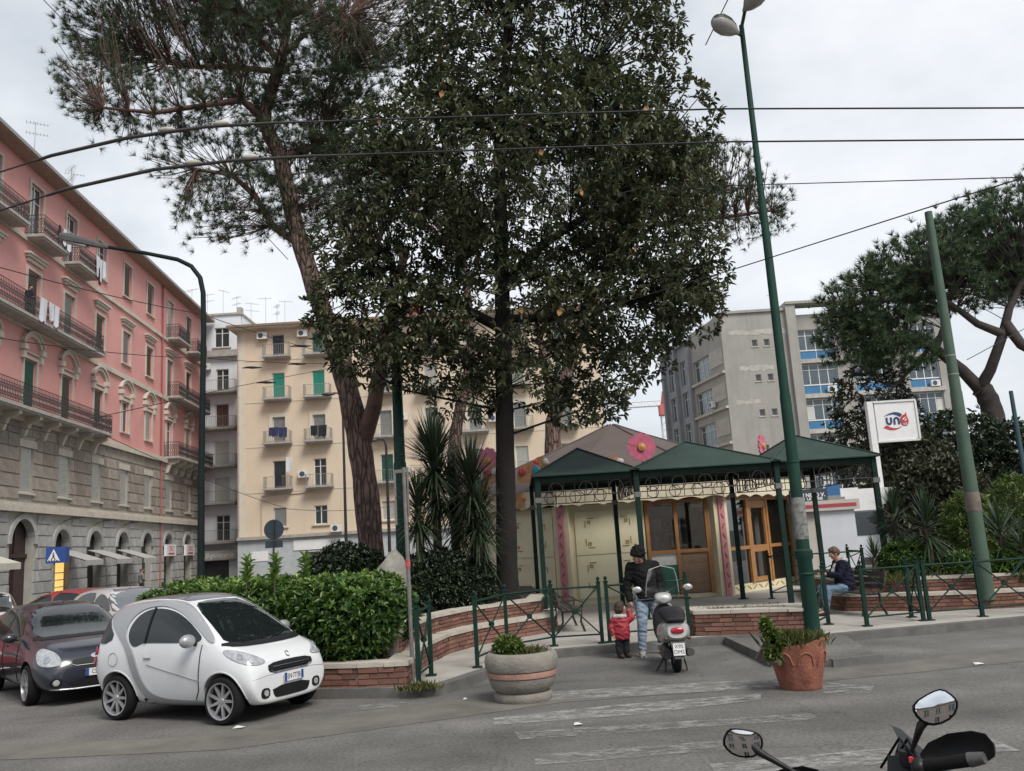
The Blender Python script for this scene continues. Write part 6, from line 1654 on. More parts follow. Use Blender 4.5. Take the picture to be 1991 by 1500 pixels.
# crossing sign
b = at(100, 1140, 26); c = at(105, 1080, 26)
cs_ = thing('crossing_sign', 'square blue pedestrian crossing sign on a post by the shops', 'sign', (c.x, 26, 0))
hs = .235
bd = MB().bx(-hs, -.02, c.z - hs, hs, 0, c.z + hs).build('board', blue_paint, cs_)
MB().prism([(-.19, c.z - .17), (.19, c.z - .17), (0, c.z + .18)], -.026, -.021).build('triangle', white_paint, bd)
mb = MB(); mb.prism([(-.03, c.z + .02), (.03, c.z + .02), (.02, c.z - .06), (.07, c.z - .13), (.04, c.z - .13), (0, c.z - .07), (-.05, c.z - .13), (-.08, c.z - .13), (-.02, c.z - .05)], -.032, -.027); mb.lathe([(0, -.003), (.022, -.003), (.022, .003), (0, .003)], 8, (0, -.03, c.z + .055), axis='Y')
for q in range(4): mb.bx(-.15 + q * .08, -.0325, c.z - .168, -.11 + q * .08, -.0272, c.z - .14)
mb.build('walking_figure', dark_ink, bd)
MB().bx(hs + .004, -.02, c.z - hs, hs + .12, .2, c.z + hs).build('side_board', blue_paint, bd)
MB().tube((0, .03, 0), (0, .03, c.z + .2), .03, n=8).build('post', stk, cs_)
# back of a round sign
b = at(533, 1030, 30)
rs = thing('round_sign', 'back of a round grey traffic sign above the hedge', 'sign', (b.x, 30, 0))
MB().lathe([(0, 0), (.34, 0), (.34, .03), (0, .03)], 24, (0, -.02, b.z), axis='Y').build('disc', mat('sign_back', (0.06, 0.085, 0.11), 0.5), rs)
MB().bx(-.3, -.05, b.z - .62, .3, -.02, b.z - .38).build('lower_plate', MATS['sign_back'], rs)
MB().tube((0, -.09, 0), (0, -.09, b.z + .3), .035, n=8).build('post', lamp_grey, rs)

# ================================================================== OVERHEAD WIRES
wire_m = mat('black_wire', (0.015, 0.015, 0.016), 0.6); boom_m = mat('wire_boom', (0.045, 0.04, 0.038), 0.7, 0.3, 3)
def wire(label, pts, r, name='overhead_wire', sag=0.0, thick=None, group='overhead wires'):
    P = [at(*p) for p in pts]; fine = []
    for a, b in zip(P[:-1], P[1:]):
        for i in range(8): u = i / 8; fine.append(a.lerp(b, u) + Vector((0, 0, -sag * 4 * u * (1 - u))))
    fine.append(P[-1]); c = fine[0].copy(); 
    mb = MB(); mb.path([p - c for p in fine], r, 5)
    o = mb.build(name, wire_m); o.location = c; setp(o, label, 'wire', group); return o
Yw = 8.3
w1 = [(-60, 358, 9.5), (0, 335, 9), (100, 303, 8.7), (250, 268, 8.5), (400, 247, 8.4), (520, 240, 8.35), (700, 234, Yw), (1000, 224, Yw), (1400, 212, Yw), (2060, 210, Yw)]
w2 = [(-60, 432, 9.5), (0, 410, 9), (130, 368, 8.7), (300, 330, 8.5), (450, 313, 8.4), (600, 304, 8.35), (750, 299, Yw), (1000, 290, Yw), (1420, 276, Yw), (2060, 271, Yw)]
for w_, lab, i0, i1 in ((w1, 'upper trolley wire crossing the whole picture with a thick curved boom', 2, 6), (w2, 'lower trolley wire crossing the whole picture with a thick curved boom', 2, 6)):
    P = [at(*p) for p in w_]; c = P[0].copy(); t = thing('trolley_wire', lab, 'wire', c, group='overhead wires')
    MB().path([p - c for p in P], .009, 6).build('wire', wire_m, t, 60)
    q = [P[1].lerp(P[2], .7)] + P[i0:i1 + 1]
    fine = []
    for a, b in zip(q[:-1], q[1:]):
        for k in range(4): fine.append(a.lerp(b, k / 4))
    n = len(fine); MB().path([p - c for p in fine], [.010 + .010 * math.sin(math.pi * min(1, .1 + k / n)) ** .6 for k in range(n)], 8).build('boom', boom_m, t, 60)
    for k in (n // 2, n // 2 + 3):
        p = fine[k] - c; MB().ball((p.x, p.y, p.z + .03), (.09, .03, .03), 8, 5).build('clamp', coping_m, t, 60)
wire('thin span wire ending at the upper right', [(1195, 380, 14), (1245, 366, 14), (1991, 345, 9), (2060, 338, 9)], .007)
wire('thick slanting span wire from the lamp post to the right edge', [(940, 668, 18), (1430, 523, 13), (1880, 380, 9.6), (2060, 325, 8.5)], .009)
wire('short span wire slanting down through the magnolia', [(1215, 376, 14), (955, 590, 15.5)], .007)
wire('wire slanting from the top left corner into the pine', [(60, -25, 14), (190, 108, 15), (560, 505, 18)], .008)
wire('short wire at the top beside the lamp heads', [(1420, -10, 16), (1372, 88, 17)], .012)
wire('upper wire across the pink facade', [(-20, 515, 24), (395, 612, 34), (650, 690, 44)], .016, sag=.1)
wire('middle wire across the pink facade', [(-20, 655, 26), (400, 697, 40), (730, 705, 50)], .016, sag=.15)
wire('lower wire across the pink facade and the yellow block', [(175, 815, 30), (470, 750, 42), (700, 705, 50)], .016)
wire('long wire low across the stone storey and the yellow block', [(-20, 815, 26), (200, 845, 36), (560, 990, 55), (760, 985, 60)], .016, sag=.2)
wire('thin wire before the right-hand pine', [(1880, 700, 24), (1991, 640, 26)], .012)
ins_m = wire_m
for i, (px, py, Y) in enumerate(((490, 715, 43), (585, 673, 40), (518, 744, 43), (578, 708, 46))):
    p = at(px, py, Y); o = MB().path([(-.5, 0, .0), (-.25, 0, .02), (0, 0, .0), (.25, 0, -.02), (.5, 0, -.03)], [.02, .05, .07, .05, .02], 8).build('wire_insulator', ins_m, None, 60)
    o.location = p; setp(o, ['insulator on the wire left of the yellow block', 'topmost insulator before the yellow block', 'lowest insulator before the yellow block', 'insulator before the teal blind of the yellow block'][i], 'insulator', 'wire insulators')

# ================================================================== POTS, BENCHES
b = gp(1018, 1372); pot = thing('concrete_planter', 'round weathered concrete planter with a pink band on the road', 'planter', (b.x, b.y + .42, 0))
conc_pot = mat('pot_concrete', (0.225, 0.205, 0.18), 0.95, 0.2, 5, 0.6, 30, stain=0.45, stain_col=(0.15, 0.135, 0.12)); band_m = mat('pot_band', (0.35, 0.20, 0.16), 0.9, 0.2, 6, 0.3, 30)
MB().lathe([(0, 0), (.36, 0), (.375, .02), (.375, .09), (.36, .11), (.33, .115), (.40, .17), (.43, .25), (.435, .295), (.41, .30)], 28).build('bowl', conc_pot, pot, 45)
MB().lathe([(.40, .302), (.448, .305), (.455, .34), (.45, .375), (.405, .378)], 28).build('pink_band', band_m, pot, 45)
MB().lathe([(.41, .38), (.46, .385), (.475, .42), (.478, .5), (.46, .57), (.42, .605), (.36, .60), (.345, .56), (.33, .53), (0, .53)], 28).build('rim', conc_pot, pot, 50)
b2 = gp(1572, 1345); tpot = thing('terracotta_pot', 'broken-rimmed terracotta pot with fluted sides on the road', 'planter', (b2.x, b2.y + .28, 0))
terra = mat('terracotta', (0.26, 0.10, 0.065), 0.9, 0.35, 5, 0.5, 25, stain=0.6, stain_col=(0.13, 0.05, 0.038))
mb = MB(); n = 48; prof = [(.25, 0), (.262, .02), (.262, .07), (.27, .09), (.30, .22), (.335, .38), (.352, .50), (.355, .60), (.335, .60), (.32, .50), (0, .48)]
vs = []
for j, (r, z) in enumerate(prof):
    for k in range(n):
        a = 2 * math.pi * k / n; rr = r
        if 3 <= j <= 7: rr = r * (1 + .022 * math.cos(a * 8) * (1 if j < 7 else .4))
        zz_ = z
        if j in (7, 8): zz_ = z + .06 * math.cos(a + .2) - .045 + .008 * math.sin(a * 5)
        vs.append((rr * math.cos(a), rr * math.sin(a), zz_))
fs = [(j * n + k, j * n + (k + 1) % n, (j + 1) * n + (k + 1) % n, (j + 1) * n + k) for j in range(len(prof) - 1) for k in range(n)]
mb.add(vs, fs); mb.build('pot', terra, tpot, 50)
for k in range(8):   # raised arches round the shoulder
    a0 = 2 * math.pi * k / 8; pts = []
    for i in range(9):
        u = -1 + 2 * i / 8; a = a0 + u * .30; z = .31 + .15 * math.sqrt(max(0, 1 - u * u)); r = .30 + (z - .22) * .22
        pts.append((r * math.cos(a), r * math.sin(a), z))
    MB().path(pts, .012, 6).build('relief_arch', terra, tpot, 60)
c = pot.location
shrub('pot_plant', 'bright green herb growing in the concrete planter', (c.x - .16, c.y - .02, .52), [((0, 0, .14), (.19, .17, .13))], 260, .07, fresh_m, 91, 'plant', k=6)
grass('grass', 'dry yellowish grass in the concrete planter', lambda g: (c.x + .12 + g.normal(0, .11), c.y + g.normal(0, .11), .53), 420, 0.13, 9, .01)
d = tpot.location
shrub('pot_plant', 'leafy weed hanging over the left of the terracotta pot', (d.x - .28, d.y - .08, .36), [((.0, -.02, .2), (.10, .12, .16)), ((-.07, .05, .40), (.05, .08, .12)), ((-.08, -.12, .06), (.07, .07, .1)), ((-.05, -.16, -.1), (.05, .05, .14))], 210, .08, fresh_m, 92, 'plant', k=5, shell=.2)
grass('grass', 'dry grass filling the terracotta pot', lambda g: (d.x + .02 + g.normal(0, .14), d.y + g.normal(0, .12), .5), 900, 0.2, 10, .01)
def bench(label, loc, rz):
    t = thing('bench', label, 'bench', loc, rz, 'dark benches on the square')
    wood_d = mat('bench_slats', (0.05, 0.045, 0.038), 0.7, 0.3, 5)
    for i in range(4): MB().bx(-.75, -.2 + i * .11, .43, .75, -.11 + i * .11, .46).build('seat_slat', wood_d, t)
    for i in range(3): MB().cbx(0, .27 + .03 * i, .56 + .12 * i, 1.5, .03, .09, rx=-.2).build('back_slat', wood_d, t)
    for s in (-.65, .65):
        MB().path([(s, -.24, 0), (s, -.17, .2), (s, -.2, .42), (s, .2, .42), (s, .27, .55), (s, .36, .88)], [.025] * 6, 6).build('side_frame', iron, t, 60)
        MB().path([(s, .32, 0), (s, .2, .2), (s, .2, .41)], [.025] * 3, 6).build('leg', iron, t, 60)
        MB().path([(s, -.2, .42), (s, -.24, .58), (s, -.1, .64), (s, .24, .62)], [.018] * 4, 6).build('armrest', iron, t, 60)
    return t
bench('dark bench under the seated man', (6.80, 18.55, .12), R_(-78))
bench('dark bench behind the green railing by the pergola post', (0.9, 18.9, .12), R_(94))
# litter on the asphalt
paper = mat('litter_paper', (0.6, 0.6, 0.58), 0.8)
for i, (px, py, s, lab) in enumerate(((1903, 1293, .07, 'scrap of white paper lying on the road at the right'), (1124, 1411, .05, 'small white scrap on the road before the zebra'), (465, 1417, .07, 'pale scrap by the front wheel of the white car'), (905, 1362, .03, 'tiny scrap beside the concrete planter'), (1410, 1242, .04, 'bit of paper on the kerb behind the scooter'))):
    p = gp(px, py); mb = MB(); mb.add([(-s, -s * .6, .012), (s * .8, -s * .7, .02), (s, s * .5, .012), (-s * .7, s * .7, .03), (0, 0, .035)], [(0, 1, 4), (1, 2, 4), (2, 3, 4), (3, 0, 4)])
    o = mb.build('litter', paper); o.location = p if i != 4 else p + Vector((0, 0, .0)); setp(o, lab, 'litter', 'scraps of litter')
# ================================================================== CARS
tyre_m = mat('tyre_rubber', (0.013, 0.013, 0.014), 0.9, 0.2, 8, spec=0.2); alloy_m = mat('alloy', (0.42, 0.42, 0.43), 0.35, 0.1, 6, metal=0.6)
car_glass = mat('car_glass', (0.010, 0.014, 0.014), 0.03, 0.0, spec=0.6, coat=0.15); trim_black = mat('trim_black', (0.010, 0.010, 0.011), 0.55, 0.2, 6, spec=0.3)
lens_m = mat('lamp_lens', (0.36, 0.37, 0.38), 0.12, 0.35, 18, spec=0.9, coat=1.0); chrome = mat('chrome', (0.6, 0.6, 0.62), 0.18, 0.05, 5, metal=1.0); red_lens = mat('tail_red', (0.38, 0.015, 0.02), 0.15, 0.1, 6, coat=0.8)
well_m = mat('wheel_well', (0.01, 0.01, 0.01), 0.95, 0.0)
def paint(name, c, rough=0.28, dirt=0.25, metal=0.0): return mat(name, c, rough, 0.05, 1.2, coat=0.7, stain=dirt, stain_col=tuple(x * .72 + .02 for x in c), metal=metal)
def shell(stations, sub=2):
    """car body: lofted cross-sections smoothed by subdivision (half-section mirrored)"""
    vs = []; fs = []; n = 14
    for (x, zb, zt, ze, wl, wm, wb, wt) in stations:
        half = [(0, zb), (wl * .86, zb), (wl, zb + .07), (wm, zb + (ze - zb) * .55), (wb, ze), (wt + (wb - wt) * .14, ze + (zt - ze) * .80), (wt * .84, zt - .012), (0, zt)]
        ring = half + [(-y, z) for y, z in reversed(half[1:-1])]
        vs += [(x, y, z) for y, z in ring]
    m_ = len(stations)
    for i in range(m_ - 1):
        for k in range(n): fs.append((i * n + k, i * n + (k + 1) % n, (i + 1) * n + (k + 1) % n, (i + 1) * n + k))
    for i, rev in ((0, True), (m_ - 1, False)):
        b = i * n
        for k in range(7):
            a1, a2 = k, k + 1; c1, c2 = (n - k) % n, (n - k - 1) % n
            q = [b + a1, b + a2, b + c2, b + c1]; q = list(dict.fromkeys(q))
            fs.append(tuple(q if rev else q[::-1]))
    me = bpy.data.meshes.new('shell'); me.from_pydata(vs, [], fs)
    bm = bmesh.new(); bm.from_mesh(me); bmesh.ops.recalc_face_normals(bm, faces=bm.faces); bm.to_mesh(me); bm.free()
    o = link('tmp_shell', me); md = o.modifiers.new('s', 'SUBSURF'); md.levels = md.render_levels = sub
    return o
def cut_arches(o, wheels, r, inner):
    cutters = []
    for x, y, z in wheels:
        s = 1 if y > 0 else -1
        mb = MB(); mb.lathe([(r, -1), (r, 1)], 28, (0, 0, 0), axis='Y')
        mb.v = [(vx, (s * (inner + 0.5) + vy * .5), vz) for vx, vy, vz in mb.v]
        c = mb.build('cutter', well_m); c.location = (x, 0, z); cutters.append(c)
        md = o.modifiers.new('b', 'BOOLEAN'); md.operation = 'DIFFERENCE'; md.object = c; md.solver = 'EXACT'
    bpy.context.view_layer.update()
    me = subdiv_eval(o)
    for c in cutters: bpy.data.objects.remove(c)
    bpy.data.objects.remove(o)
    return me
class Skin:
    """lays trim, glass and lamps on a finished body by casting rays on it"""
    def __init__(s, me):
        s.bvh = BVHTree.FromPolygons([v.co.copy() for v in me.vertices], [tuple(p.vertices) for p in me.polygons])
    def patch(s, name, poly, view, m, parent, off=0.006, smooth_it=2, grid=0.06, rim=0.012):
        """poly: outline in the view plane; view: 'R','L' side (x,z), 'F' front (y,z), 'B' rear, 'T' top (x,y), or (direction, u, v)"""
        if view == 'R': d, u, v = Vector((0, 1, 0)), Vector((1, 0, 0)), Vector((0, 0, 1))
        elif view == 'L': d, u, v = Vector((0, -1, 0)), Vector((1, 0, 0)), Vector((0, 0, 1))
        elif view == 'F': d, u, v = Vector((-1, 0, 0)), Vector((0, 1, 0)), Vector((0, 0, 1))
        elif view == 'B': d, u, v = Vector((1, 0, 0)), Vector((0, 1, 0)), Vector((0, 0, 1))
        elif view == 'T': d, u, v = Vector((0, 0, -1)), Vector((1, 0, 0)), Vector((0, 1, 0))
        else: d, u, v = [Vector(q) for q in view]; d.normalize(); u.normalize(); v.normalize()
        if smooth_it: poly = chaikin(poly, smooth_it)
        # fine outline
        out_ = []
        for i in range(len(poly)):
            a, b = Vector(poly[i]), Vector(poly[(i + 1) % len(poly)]); k = max(1, int((b - a).length / grid))
            out_ += [a.lerp(b, j / k) for j in range(k)]
        ne = len(out_); xs = [p.x for p in out_]; ys = [p.y for p in out_]; pts = list(out_)
        x = min(xs) + grid / 2
        while x < max(xs):
            y = min(ys) + grid / 2
            while y < max(ys): pts.append(Vector((x, y))); y += grid
            x += grid
        V, E, Fc, _, _, _ = geometry.delaunay_2d_cdt(pts, [(i, (i + 1) % ne) for i in range(ne)], [], 1, 1e-5)
        P = []; ok = []
        for p in V:
            o = u * p.x + v * p.y - d * 6
            hit, nrm, _, _ = s.bvh.ray_cast(o, d)
            if hit is None: P.append(None); continue
            if nrm.dot(d) > 0: nrm = -nrm
            P.append(hit + (nrm - d).normalized() * off)
        vs = []; mp_ = {}
        for i, p in enumerate(P):
            if p is not None: mp_[i] = len(vs); vs.append(p)
        fs = [tuple(mp_[i] for i in f) for f in Fc if all(i in mp_ for i in f)]
        # drop stretched faces where the sight line slides past an edge
        fs = [f for f in fs if max((vs[f[i]] - vs[f[(i + 1) % len(f)]]).length for i in range(len(f))) < max(0.3, grid * 4)]
        # rim so that the piece has thickness
        cnt = {}
        for f in fs:
            for i in range(len(f)):
                e = tuple(sorted((f[i], f[(i + 1) % len(f)]))); cnt[e] = cnt.get(e, 0) + 1
        nb_ = len(vs); low = {}
        for e, c in cnt.items():
            if c == 1:
                for i in e:
                    if i not in low: low[i] = len(vs); vs.append(vs[i] + d * rim)
        fs += [(e[0], e[1], low[e[1]], low[e[0]]) for e, c in cnt.items() if c == 1]
        mb = MB(); mb.add(vs, fs)
        return mb.build(name, m, parent, 40)
    def strip(s, name, pts, view, m, parent, w=0.006, off=0.004):
        """thin line laid along a polyline of the view plane"""
        P = []
        for i in range(len(pts) - 1):
            a, b = Vector(pts[i]), Vector(pts[i + 1]); k = max(1, int((b - a).length / .05))
            P += [a.lerp(b, j / k) for j in range(k)]
        P.append(Vector(pts[-1])); hits = []
        d = {'R': Vector((0, 1, 0)), 'L': Vector((0, -1, 0)), 'F': Vector((-1, 0, 0)), 'B': Vector((1, 0, 0))}[view]
        for p in P:
            o = (Vector((p.x, 0, p.y)) if view in 'RL' else Vector((0, p.x, p.y))) - d * 6
            h, n_, _, _ = s.bvh.ray_cast(o, d)
            if h is not None: hits.append(h - d * off)
        if len(hits) > 1: return MB().path(hits, w, 5).build(name, m, parent)
def wheel(parent, x, y, z, r, w, side, spokes=9, rim_m=None, style=0):
    rim_m = rim_m or alloy_m
    o = link('wheel', cached(('tyre', r, w), lambda: MB().lathe([(r * .72, -w / 2), (r * .9, -w / 2), (r * .98, -w * .36), (r, -w * .2), (r, w * .2), (r * .98, w * .36), (r * .9, w / 2), (r * .72, w / 2)], 32, axis='Y', cap=False).mesh('wheel', tyre_m, 40)), parent)
    o.location = (x, y, z)
    if side > 0: o.rotation_euler = (0, 0, math.pi)
    def rm():
        mb = MB(); y0 = -w / 2 - .004
        mb.lathe([(r * .74, w / 2 - .01), (r * .77, w / 2 + .006), (r * .71, w / 2 + .002), (r * .69, w * .2), (r * .69, -w * .2)], 32, axis='Y', cap=False)
        for k in range(spokes):
            a = 2 * math.pi * k / spokes; ww = .020 if style == 0 else .035
            p = lambda rr, t, yy: (rr * math.cos(a) - t * math.sin(a), -yy, rr * math.sin(a) + t * math.cos(a))
            r0, r1 = r * .10, r * .73; y1, y2 = w / 2 - .035, w / 2 - .008
            mb.add([p(r0, -ww, y1 + .012), p(r0, ww, y1 + .012), p(r1, ww * .6, y2), p(r1, -ww * .6, y2), p(r0, -ww, y1 - .03), p(r0, ww, y1 - .03), p(r1, ww * .6, y2 - .03), p(r1, -ww * .6, y2 - .03)], [(0, 1, 2, 3), (0, 4, 5, 1), (1, 5, 6, 2), (2, 6, 7, 3), (3, 7, 4, 0)])
        mb.lathe([(0, w / 2 - .012), (r * .13, w / 2 - .015), (r * .17, w / 2 - .04)], 16, axis='Y')
        return mb.mesh('rim', rim_m, 35)
    link('rim', cached(('rim', r, w, spokes, rim_m.name, style), rm), o)
    link('brake_disc', cached(('brk', r, w), lambda: MB().lathe([(0, w * .12), (r * .69, w * .12), (r * .69, w * .08)], 24, axis='Y').mesh('brake_disc', well_m)), o)
    return o
def plate(parent, x, z, w, h, txt, yaw=0.0, side='F'):
    o = MB().bx(-w / 2, -.008, -h / 2, w / 2, .0, h / 2).build('number_plate', white_paint, parent); o.location = (x[0], x[1], z); o.rotation_euler = (0, 0, math.pi / 2 + yaw)
    for s in (-1, 1): MB().bx(s * w / 2 - (.045 if s > 0 else 0), -.011, -h / 2, s * w / 2 + (.045 if s < 0 else 0), -.0085, h / 2).build('blue_band', blue_paint, o)
    text_part(txt, h * .86, dark_ink, o, (0, -.0095, 0), (math.pi / 2, 0, 0), 'lettering', .001, sx=.72)
    return o
def mirror_poly(p): return [(-a, b) for a, b in reversed(p)]

# ------------------------------------------------------------------ small white two-seater
head = Vector((1.68, -0.82)); hz = math.atan2(head.y, head.x); hd = head.normalized(); nl = Vector((-hd.y, hd.x))
mid = Vector((-4.68, 11.61)) + nl * 0.70 - hd * (-0.0525)
sm = thing('small_car', 'small white two-seater car with silver side arch parked by the hedge', 'car', (mid.x, mid.y, 0), hz)
white_car = paint('car_white', (0.70, 0.71, 0.72), 0.25, 0.2); silver_car = paint('car_silver', (0.35, 0.355, 0.365), 0.32, 0.2, metal=0.3)
#         x     zb    zt    ze    wl   wm   wb   wt
stn = [(-1.36, .44, .66, .60, .56, .66, .62, .52), (-1.365, .38, .82, .74, .63, .73, .70, .56), (-1.335, .28, 1.12, .96, .67, .775, .745, .58), (-1.25, .22, 1.38, 1.0, .68, .79, .76, .61), (-1.12, .20, 1.50, 1.0, .685, .79, .765, .62),
       (-.86, .19, 1.545, 1.0, .69, .785, .765, .62), (-.45, .18, 1.57, .99, .70, .775, .765, .62), (-.08, .18, 1.55, .985, .70, .77, .765, .61), (.22, .18, 1.44, .98, .70, .775, .765, .60), (.55, .19, 1.215, .965, .69, .785, .755, .62),
       (.83, .19, 1.015, .925, .68, .79, .75, .66), (1.05, .19, .92, .83, .66, .785, .73, .61), (1.22, .19, .86, .775, .66, .775, .72, .61), (1.34, .19, .77, .68, .64, .745, .69, .58), (1.395, .21, .64, .56, .60, .70, .64, .53), (1.40, .26, .50, .45, .55, .63, .58, .48)]
o = shell(stn)
AX = (.93, -.937); WR = .288
me = cut_arches(o, [(x, s, WR) for x in AX for s in (-1, 1)], WR + .055, .52)
me.materials.clear(); me.materials.append(white_car); me.materials.append(well_m)
bm = bmesh.new(); bm.from_mesh(me)
for f in bm.faces:
    c = f.calc_center_median()
    inside = any(math.hypot(c.x - ax, c.z - WR) < WR + .052 for ax in AX)
    f.material_index = 1 if inside or (c.z < .2 and abs(f.normal.z) > .8) else 0; f.smooth = True
bm.to_mesh(me); bm.free(); me.set_sharp_from_angle(angle=R_(38))
body = link('body', me, sm); SK = Skin(me)
for V_ in 'RL':
    tri = [(.60, .205), (.1, .195), (-.28, .20), (-.44, .30), (-.56, .48), (-.66, .72), (-.74, .92), (-.93, 1.10), (-1.12, 1.26), (-1.12, 1.41), (-.85, 1.48), (-.4, 1.515), (-.05, 1.50), (.2, 1.41), (.5, 1.21), (.80, .985),
           (.72, .975), (.42, 1.175), (.1, 1.375), (-.2, 1.45), (-.5, 1.43), (-.70, 1.33), (-.80, 1.16), (-.72, .98), (-.60, .88), (-.53, .70), (-.44, .50), (-.32, .36), (-.1, .29), (.25, .275), (.60, .275)]
    SK.patch('side_arch', tri, V_, silver_car, sm, .017, 2, .04)
    win = [(.64, .985), (.40, 1.165), (.1, 1.345), (-.2, 1.42), (-.48, 1.405), (-.66, 1.30), (-.745, 1.14), (-.70, 1.0), (-.60, .93), (-.50, .965), (-.42, .99), (.1, .985)]
    gl = SK.patch('side_window', win, V_, car_glass, sm, .007, 2, .05)
    SK.strip('window_divider', [(-.40, .985), (-.34, 1.43)], V_, trim_black, gl, .014, .012)
    SK.patch('rear_glass_corner', [(-.98, 1.05), (-1.15, 1.24), (-1.17, 1.40), (-1.27, 1.30), (-1.345, 1.04), (-1.2, .96)], V_, car_glass, sm, .008, 1, .04)
    SK.strip('door_seam', [(.60, .96), (.58, .7), (.53, .4), (.45, .285)], V_, trim_black, sm, .0065)
    SK.strip('door_crease', [(-.36, .72), (.0, .64), (.35, .565), (.56, .525)], V_, silver_car, sm, .007)
    SK.strip('door_handle', [(-.40, .80), (-.28, .80)], V_, silver_car, sm, .012, .01)
    SK.patch('sill', [(.58, .185), (-.40, .185), (-.50, .25), (-.44, .30), (-.28, .20), (.58, .205)], V_, trim_black, sm, .006, 1, .05)
    SK.strip('fuel_flap', [(-.98 + .085 * math.cos(a), .78 + .085 * math.sin(a)) for a in [i * math.pi / 8 for i in range(17)]], V_, silver_car, sm, .004)
    SK.strip('arch_lip', [(.93 + (WR + .058) * math.cos(a), WR + (WR + .058) * math.sin(a)) for a in [math.pi * (.02 + .96 * i / 20) for i in range(21)]], V_, white_car, sm, .012, -.004)
    SK.strip('arch_lip', [(-.937 + (WR + .058) * math.cos(a), WR + (WR + .058) * math.sin(a)) for a in [math.pi * (.02 + .96 * i / 20) for i in range(21)]], V_, white_car, sm, .012, -.004)
ws = [(-.63, .965), (-.56, 1.1), (-.47, 1.40), (-.30, 1.475), (.30, 1.475), (.47, 1.40), (.56, 1.1), (.63, .965), (.35, .93), (-.35, .93)]
w_ = SK.patch('windscreen', ws, 'F', car_glass, sm, .006, 1, .06)
SK.patch('cowl', [(-.70, .925), (-.66, .975), (-.35, .945), (.35, .945), (.66, .975), (.70, .925), (.4, .90), (-.4, .90)], 'F', trim_black, sm, .010, 1, .05)
for y0, y1 in ((-.45, .05), (.05, .5)): SK.strip('wiper', [(y0, .95), (y1, 1.0)], 'F', trim_black, sm, .007, .02)
SK.patch('roof_panel', [(-.98, -.46), (-.98, .46), (.0, .47), (.06, .3), (.06, -.3), (.0, -.47)], 'T', mat('roof_dark', (0.09, 0.09, 0.09), 0.35, 0.1, 3, coat=.4), sm, .006, 1, .08)
SK.patch('rear_window', [(-.5, 1.02), (-.46, 1.3), (.46, 1.3), (.5, 1.02)], 'B', car_glass, sm, .006, 1, .06)
SK.patch('grille', [(-.42, .60), (-.40, .685), (0, .70), (.40, .685), (.42, .60), (.34, .57), (-.34, .57)], 'F', trim_black, sm, .008, 1, .04)
for z in (.605, .64): SK.strip('grille_bar', [(-.34, z), (.34, z)], 'F', chrome if z > .62 else trim_black, sm, .006, .016)
SK.strip('grille_rim', [(-.37, .60), (-.3, .572), (.3, .572), (.37, .60)], 'F', chrome, sm, .008, .012)
for s in (-1, 1):
    # head lamps sit on the rounded corners: cast from 30 degrees off the nose
    dv = Vector((-math.cos(R_(30)), -s * math.sin(R_(30)), 0)); uu = Vector((-s * math.sin(R_(30)), math.cos(R_(30)), 0))
    pl = [(-.23, .715), (-.14, .69), (.03, .705), (.16, .765), (.25, .85), (.235, .895), (.12, .88), (-.03, .825), (-.16, .765)]
    base_u = (Vector((1.13, s * .55, 0))).dot(uu)
    pl2 = [(base_u + s * a, b) for a, b in pl]
    h_ = SK.patch('headlight', pl2, (dv, uu, (0, 0, 1)), lens_m, sm, .012, 2, .03)
    for a, b, r in ((-.03, .757, .036), (.09, .80, .032)):
        SK.patch('bulb_bowl', [(base_u + s * a + r * math.cos(t), b + r * math.sin(t)) for t in [i * .7 for i in range(9)]], (dv, uu, (0, 0, 1)), chrome, h_, .022, 1, .02)
    SK.patch('fog_opening', [(s * .40, .285), (s * .40, .40), (s * .53, .41), (s * .56, .34), (s * .53, .28)], 'F', trim_black, sm, .007, 1, .03)
    SK.patch('fog_lamp', [(s * .47 + .04 * math.cos(t), .345 + .04 * math.sin(t)) for t in [i * .7 for i in range(9)]], 'F', lens_m, sm, .016, 1, .02)
    m_ = MB().ball((0, 0, 0), (.075, .12, .085), 14, 9).build('door_mirror', silver_car, sm, 60); m_.location = (.50, s * .885, 1.02)
    MB().tube((.52, s * .76, .97), (.50, s * .82, .99), .03, n=8).build('mirror_arm', trim_black, sm)
    for z in (.885, .755):
        tu = Vector((s * math.sin(R_(35)), math.cos(R_(35)), 0)); tb = Vector((-1.24, s * .66, 0)).dot(tu)
        SK.patch('tail_light', [(tb + .06 * math.cos(t), z + .06 * math.sin(t)) for t in [i * .62 for i in range(10)]], ((math.cos(R_(35)), -s * math.sin(R_(35)), 0), tu, (0, 0, 1)), red_lens, sm, .03, 1, .025)
    for x in AX: wheel(sm, x, s * .685, WR, WR, .16, s, 9)
SK.patch('lower_intake', [(-.32, .275), (-.36, .40), (.36, .40), (.32, .275), (.22, .26), (-.22, .26)], 'F', trim_black, sm, .007, 1, .04)
SK.strip('bumper_seam', [(-.72, .52), (-.45, .55), (0, .56), (.45, .55), (.72, .52)], 'F', silver_car, sm, .003, .001)
h_, n_, _, _ = SK.bvh.ray_cast(Vector((5, .0, .49)), Vector((-1, 0, 0)))
plate(sm, (h_.x + .02, 0.02), .485, .36, .105, 'EN·777JB')
SK.strip('emblem', [(.032 * math.cos(a), .76 + .03 * math.sin(a)) for a in [math.pi * (.1 + i / 6) for i in range(11)]], 'F', chrome, sm, .006, .006)
# steering wheel and seats glimpsed behind the glass
for s in (-.32, .32): MB().ball((-.28, s, 1.02), (.10, .19, .30), 12, 8).ball((-.34, s, 1.36), (.06, .12, .08), 10, 6).build('seat', mat('seat_grey', (0.12, 0.12, 0.12), .9), sm, 60)

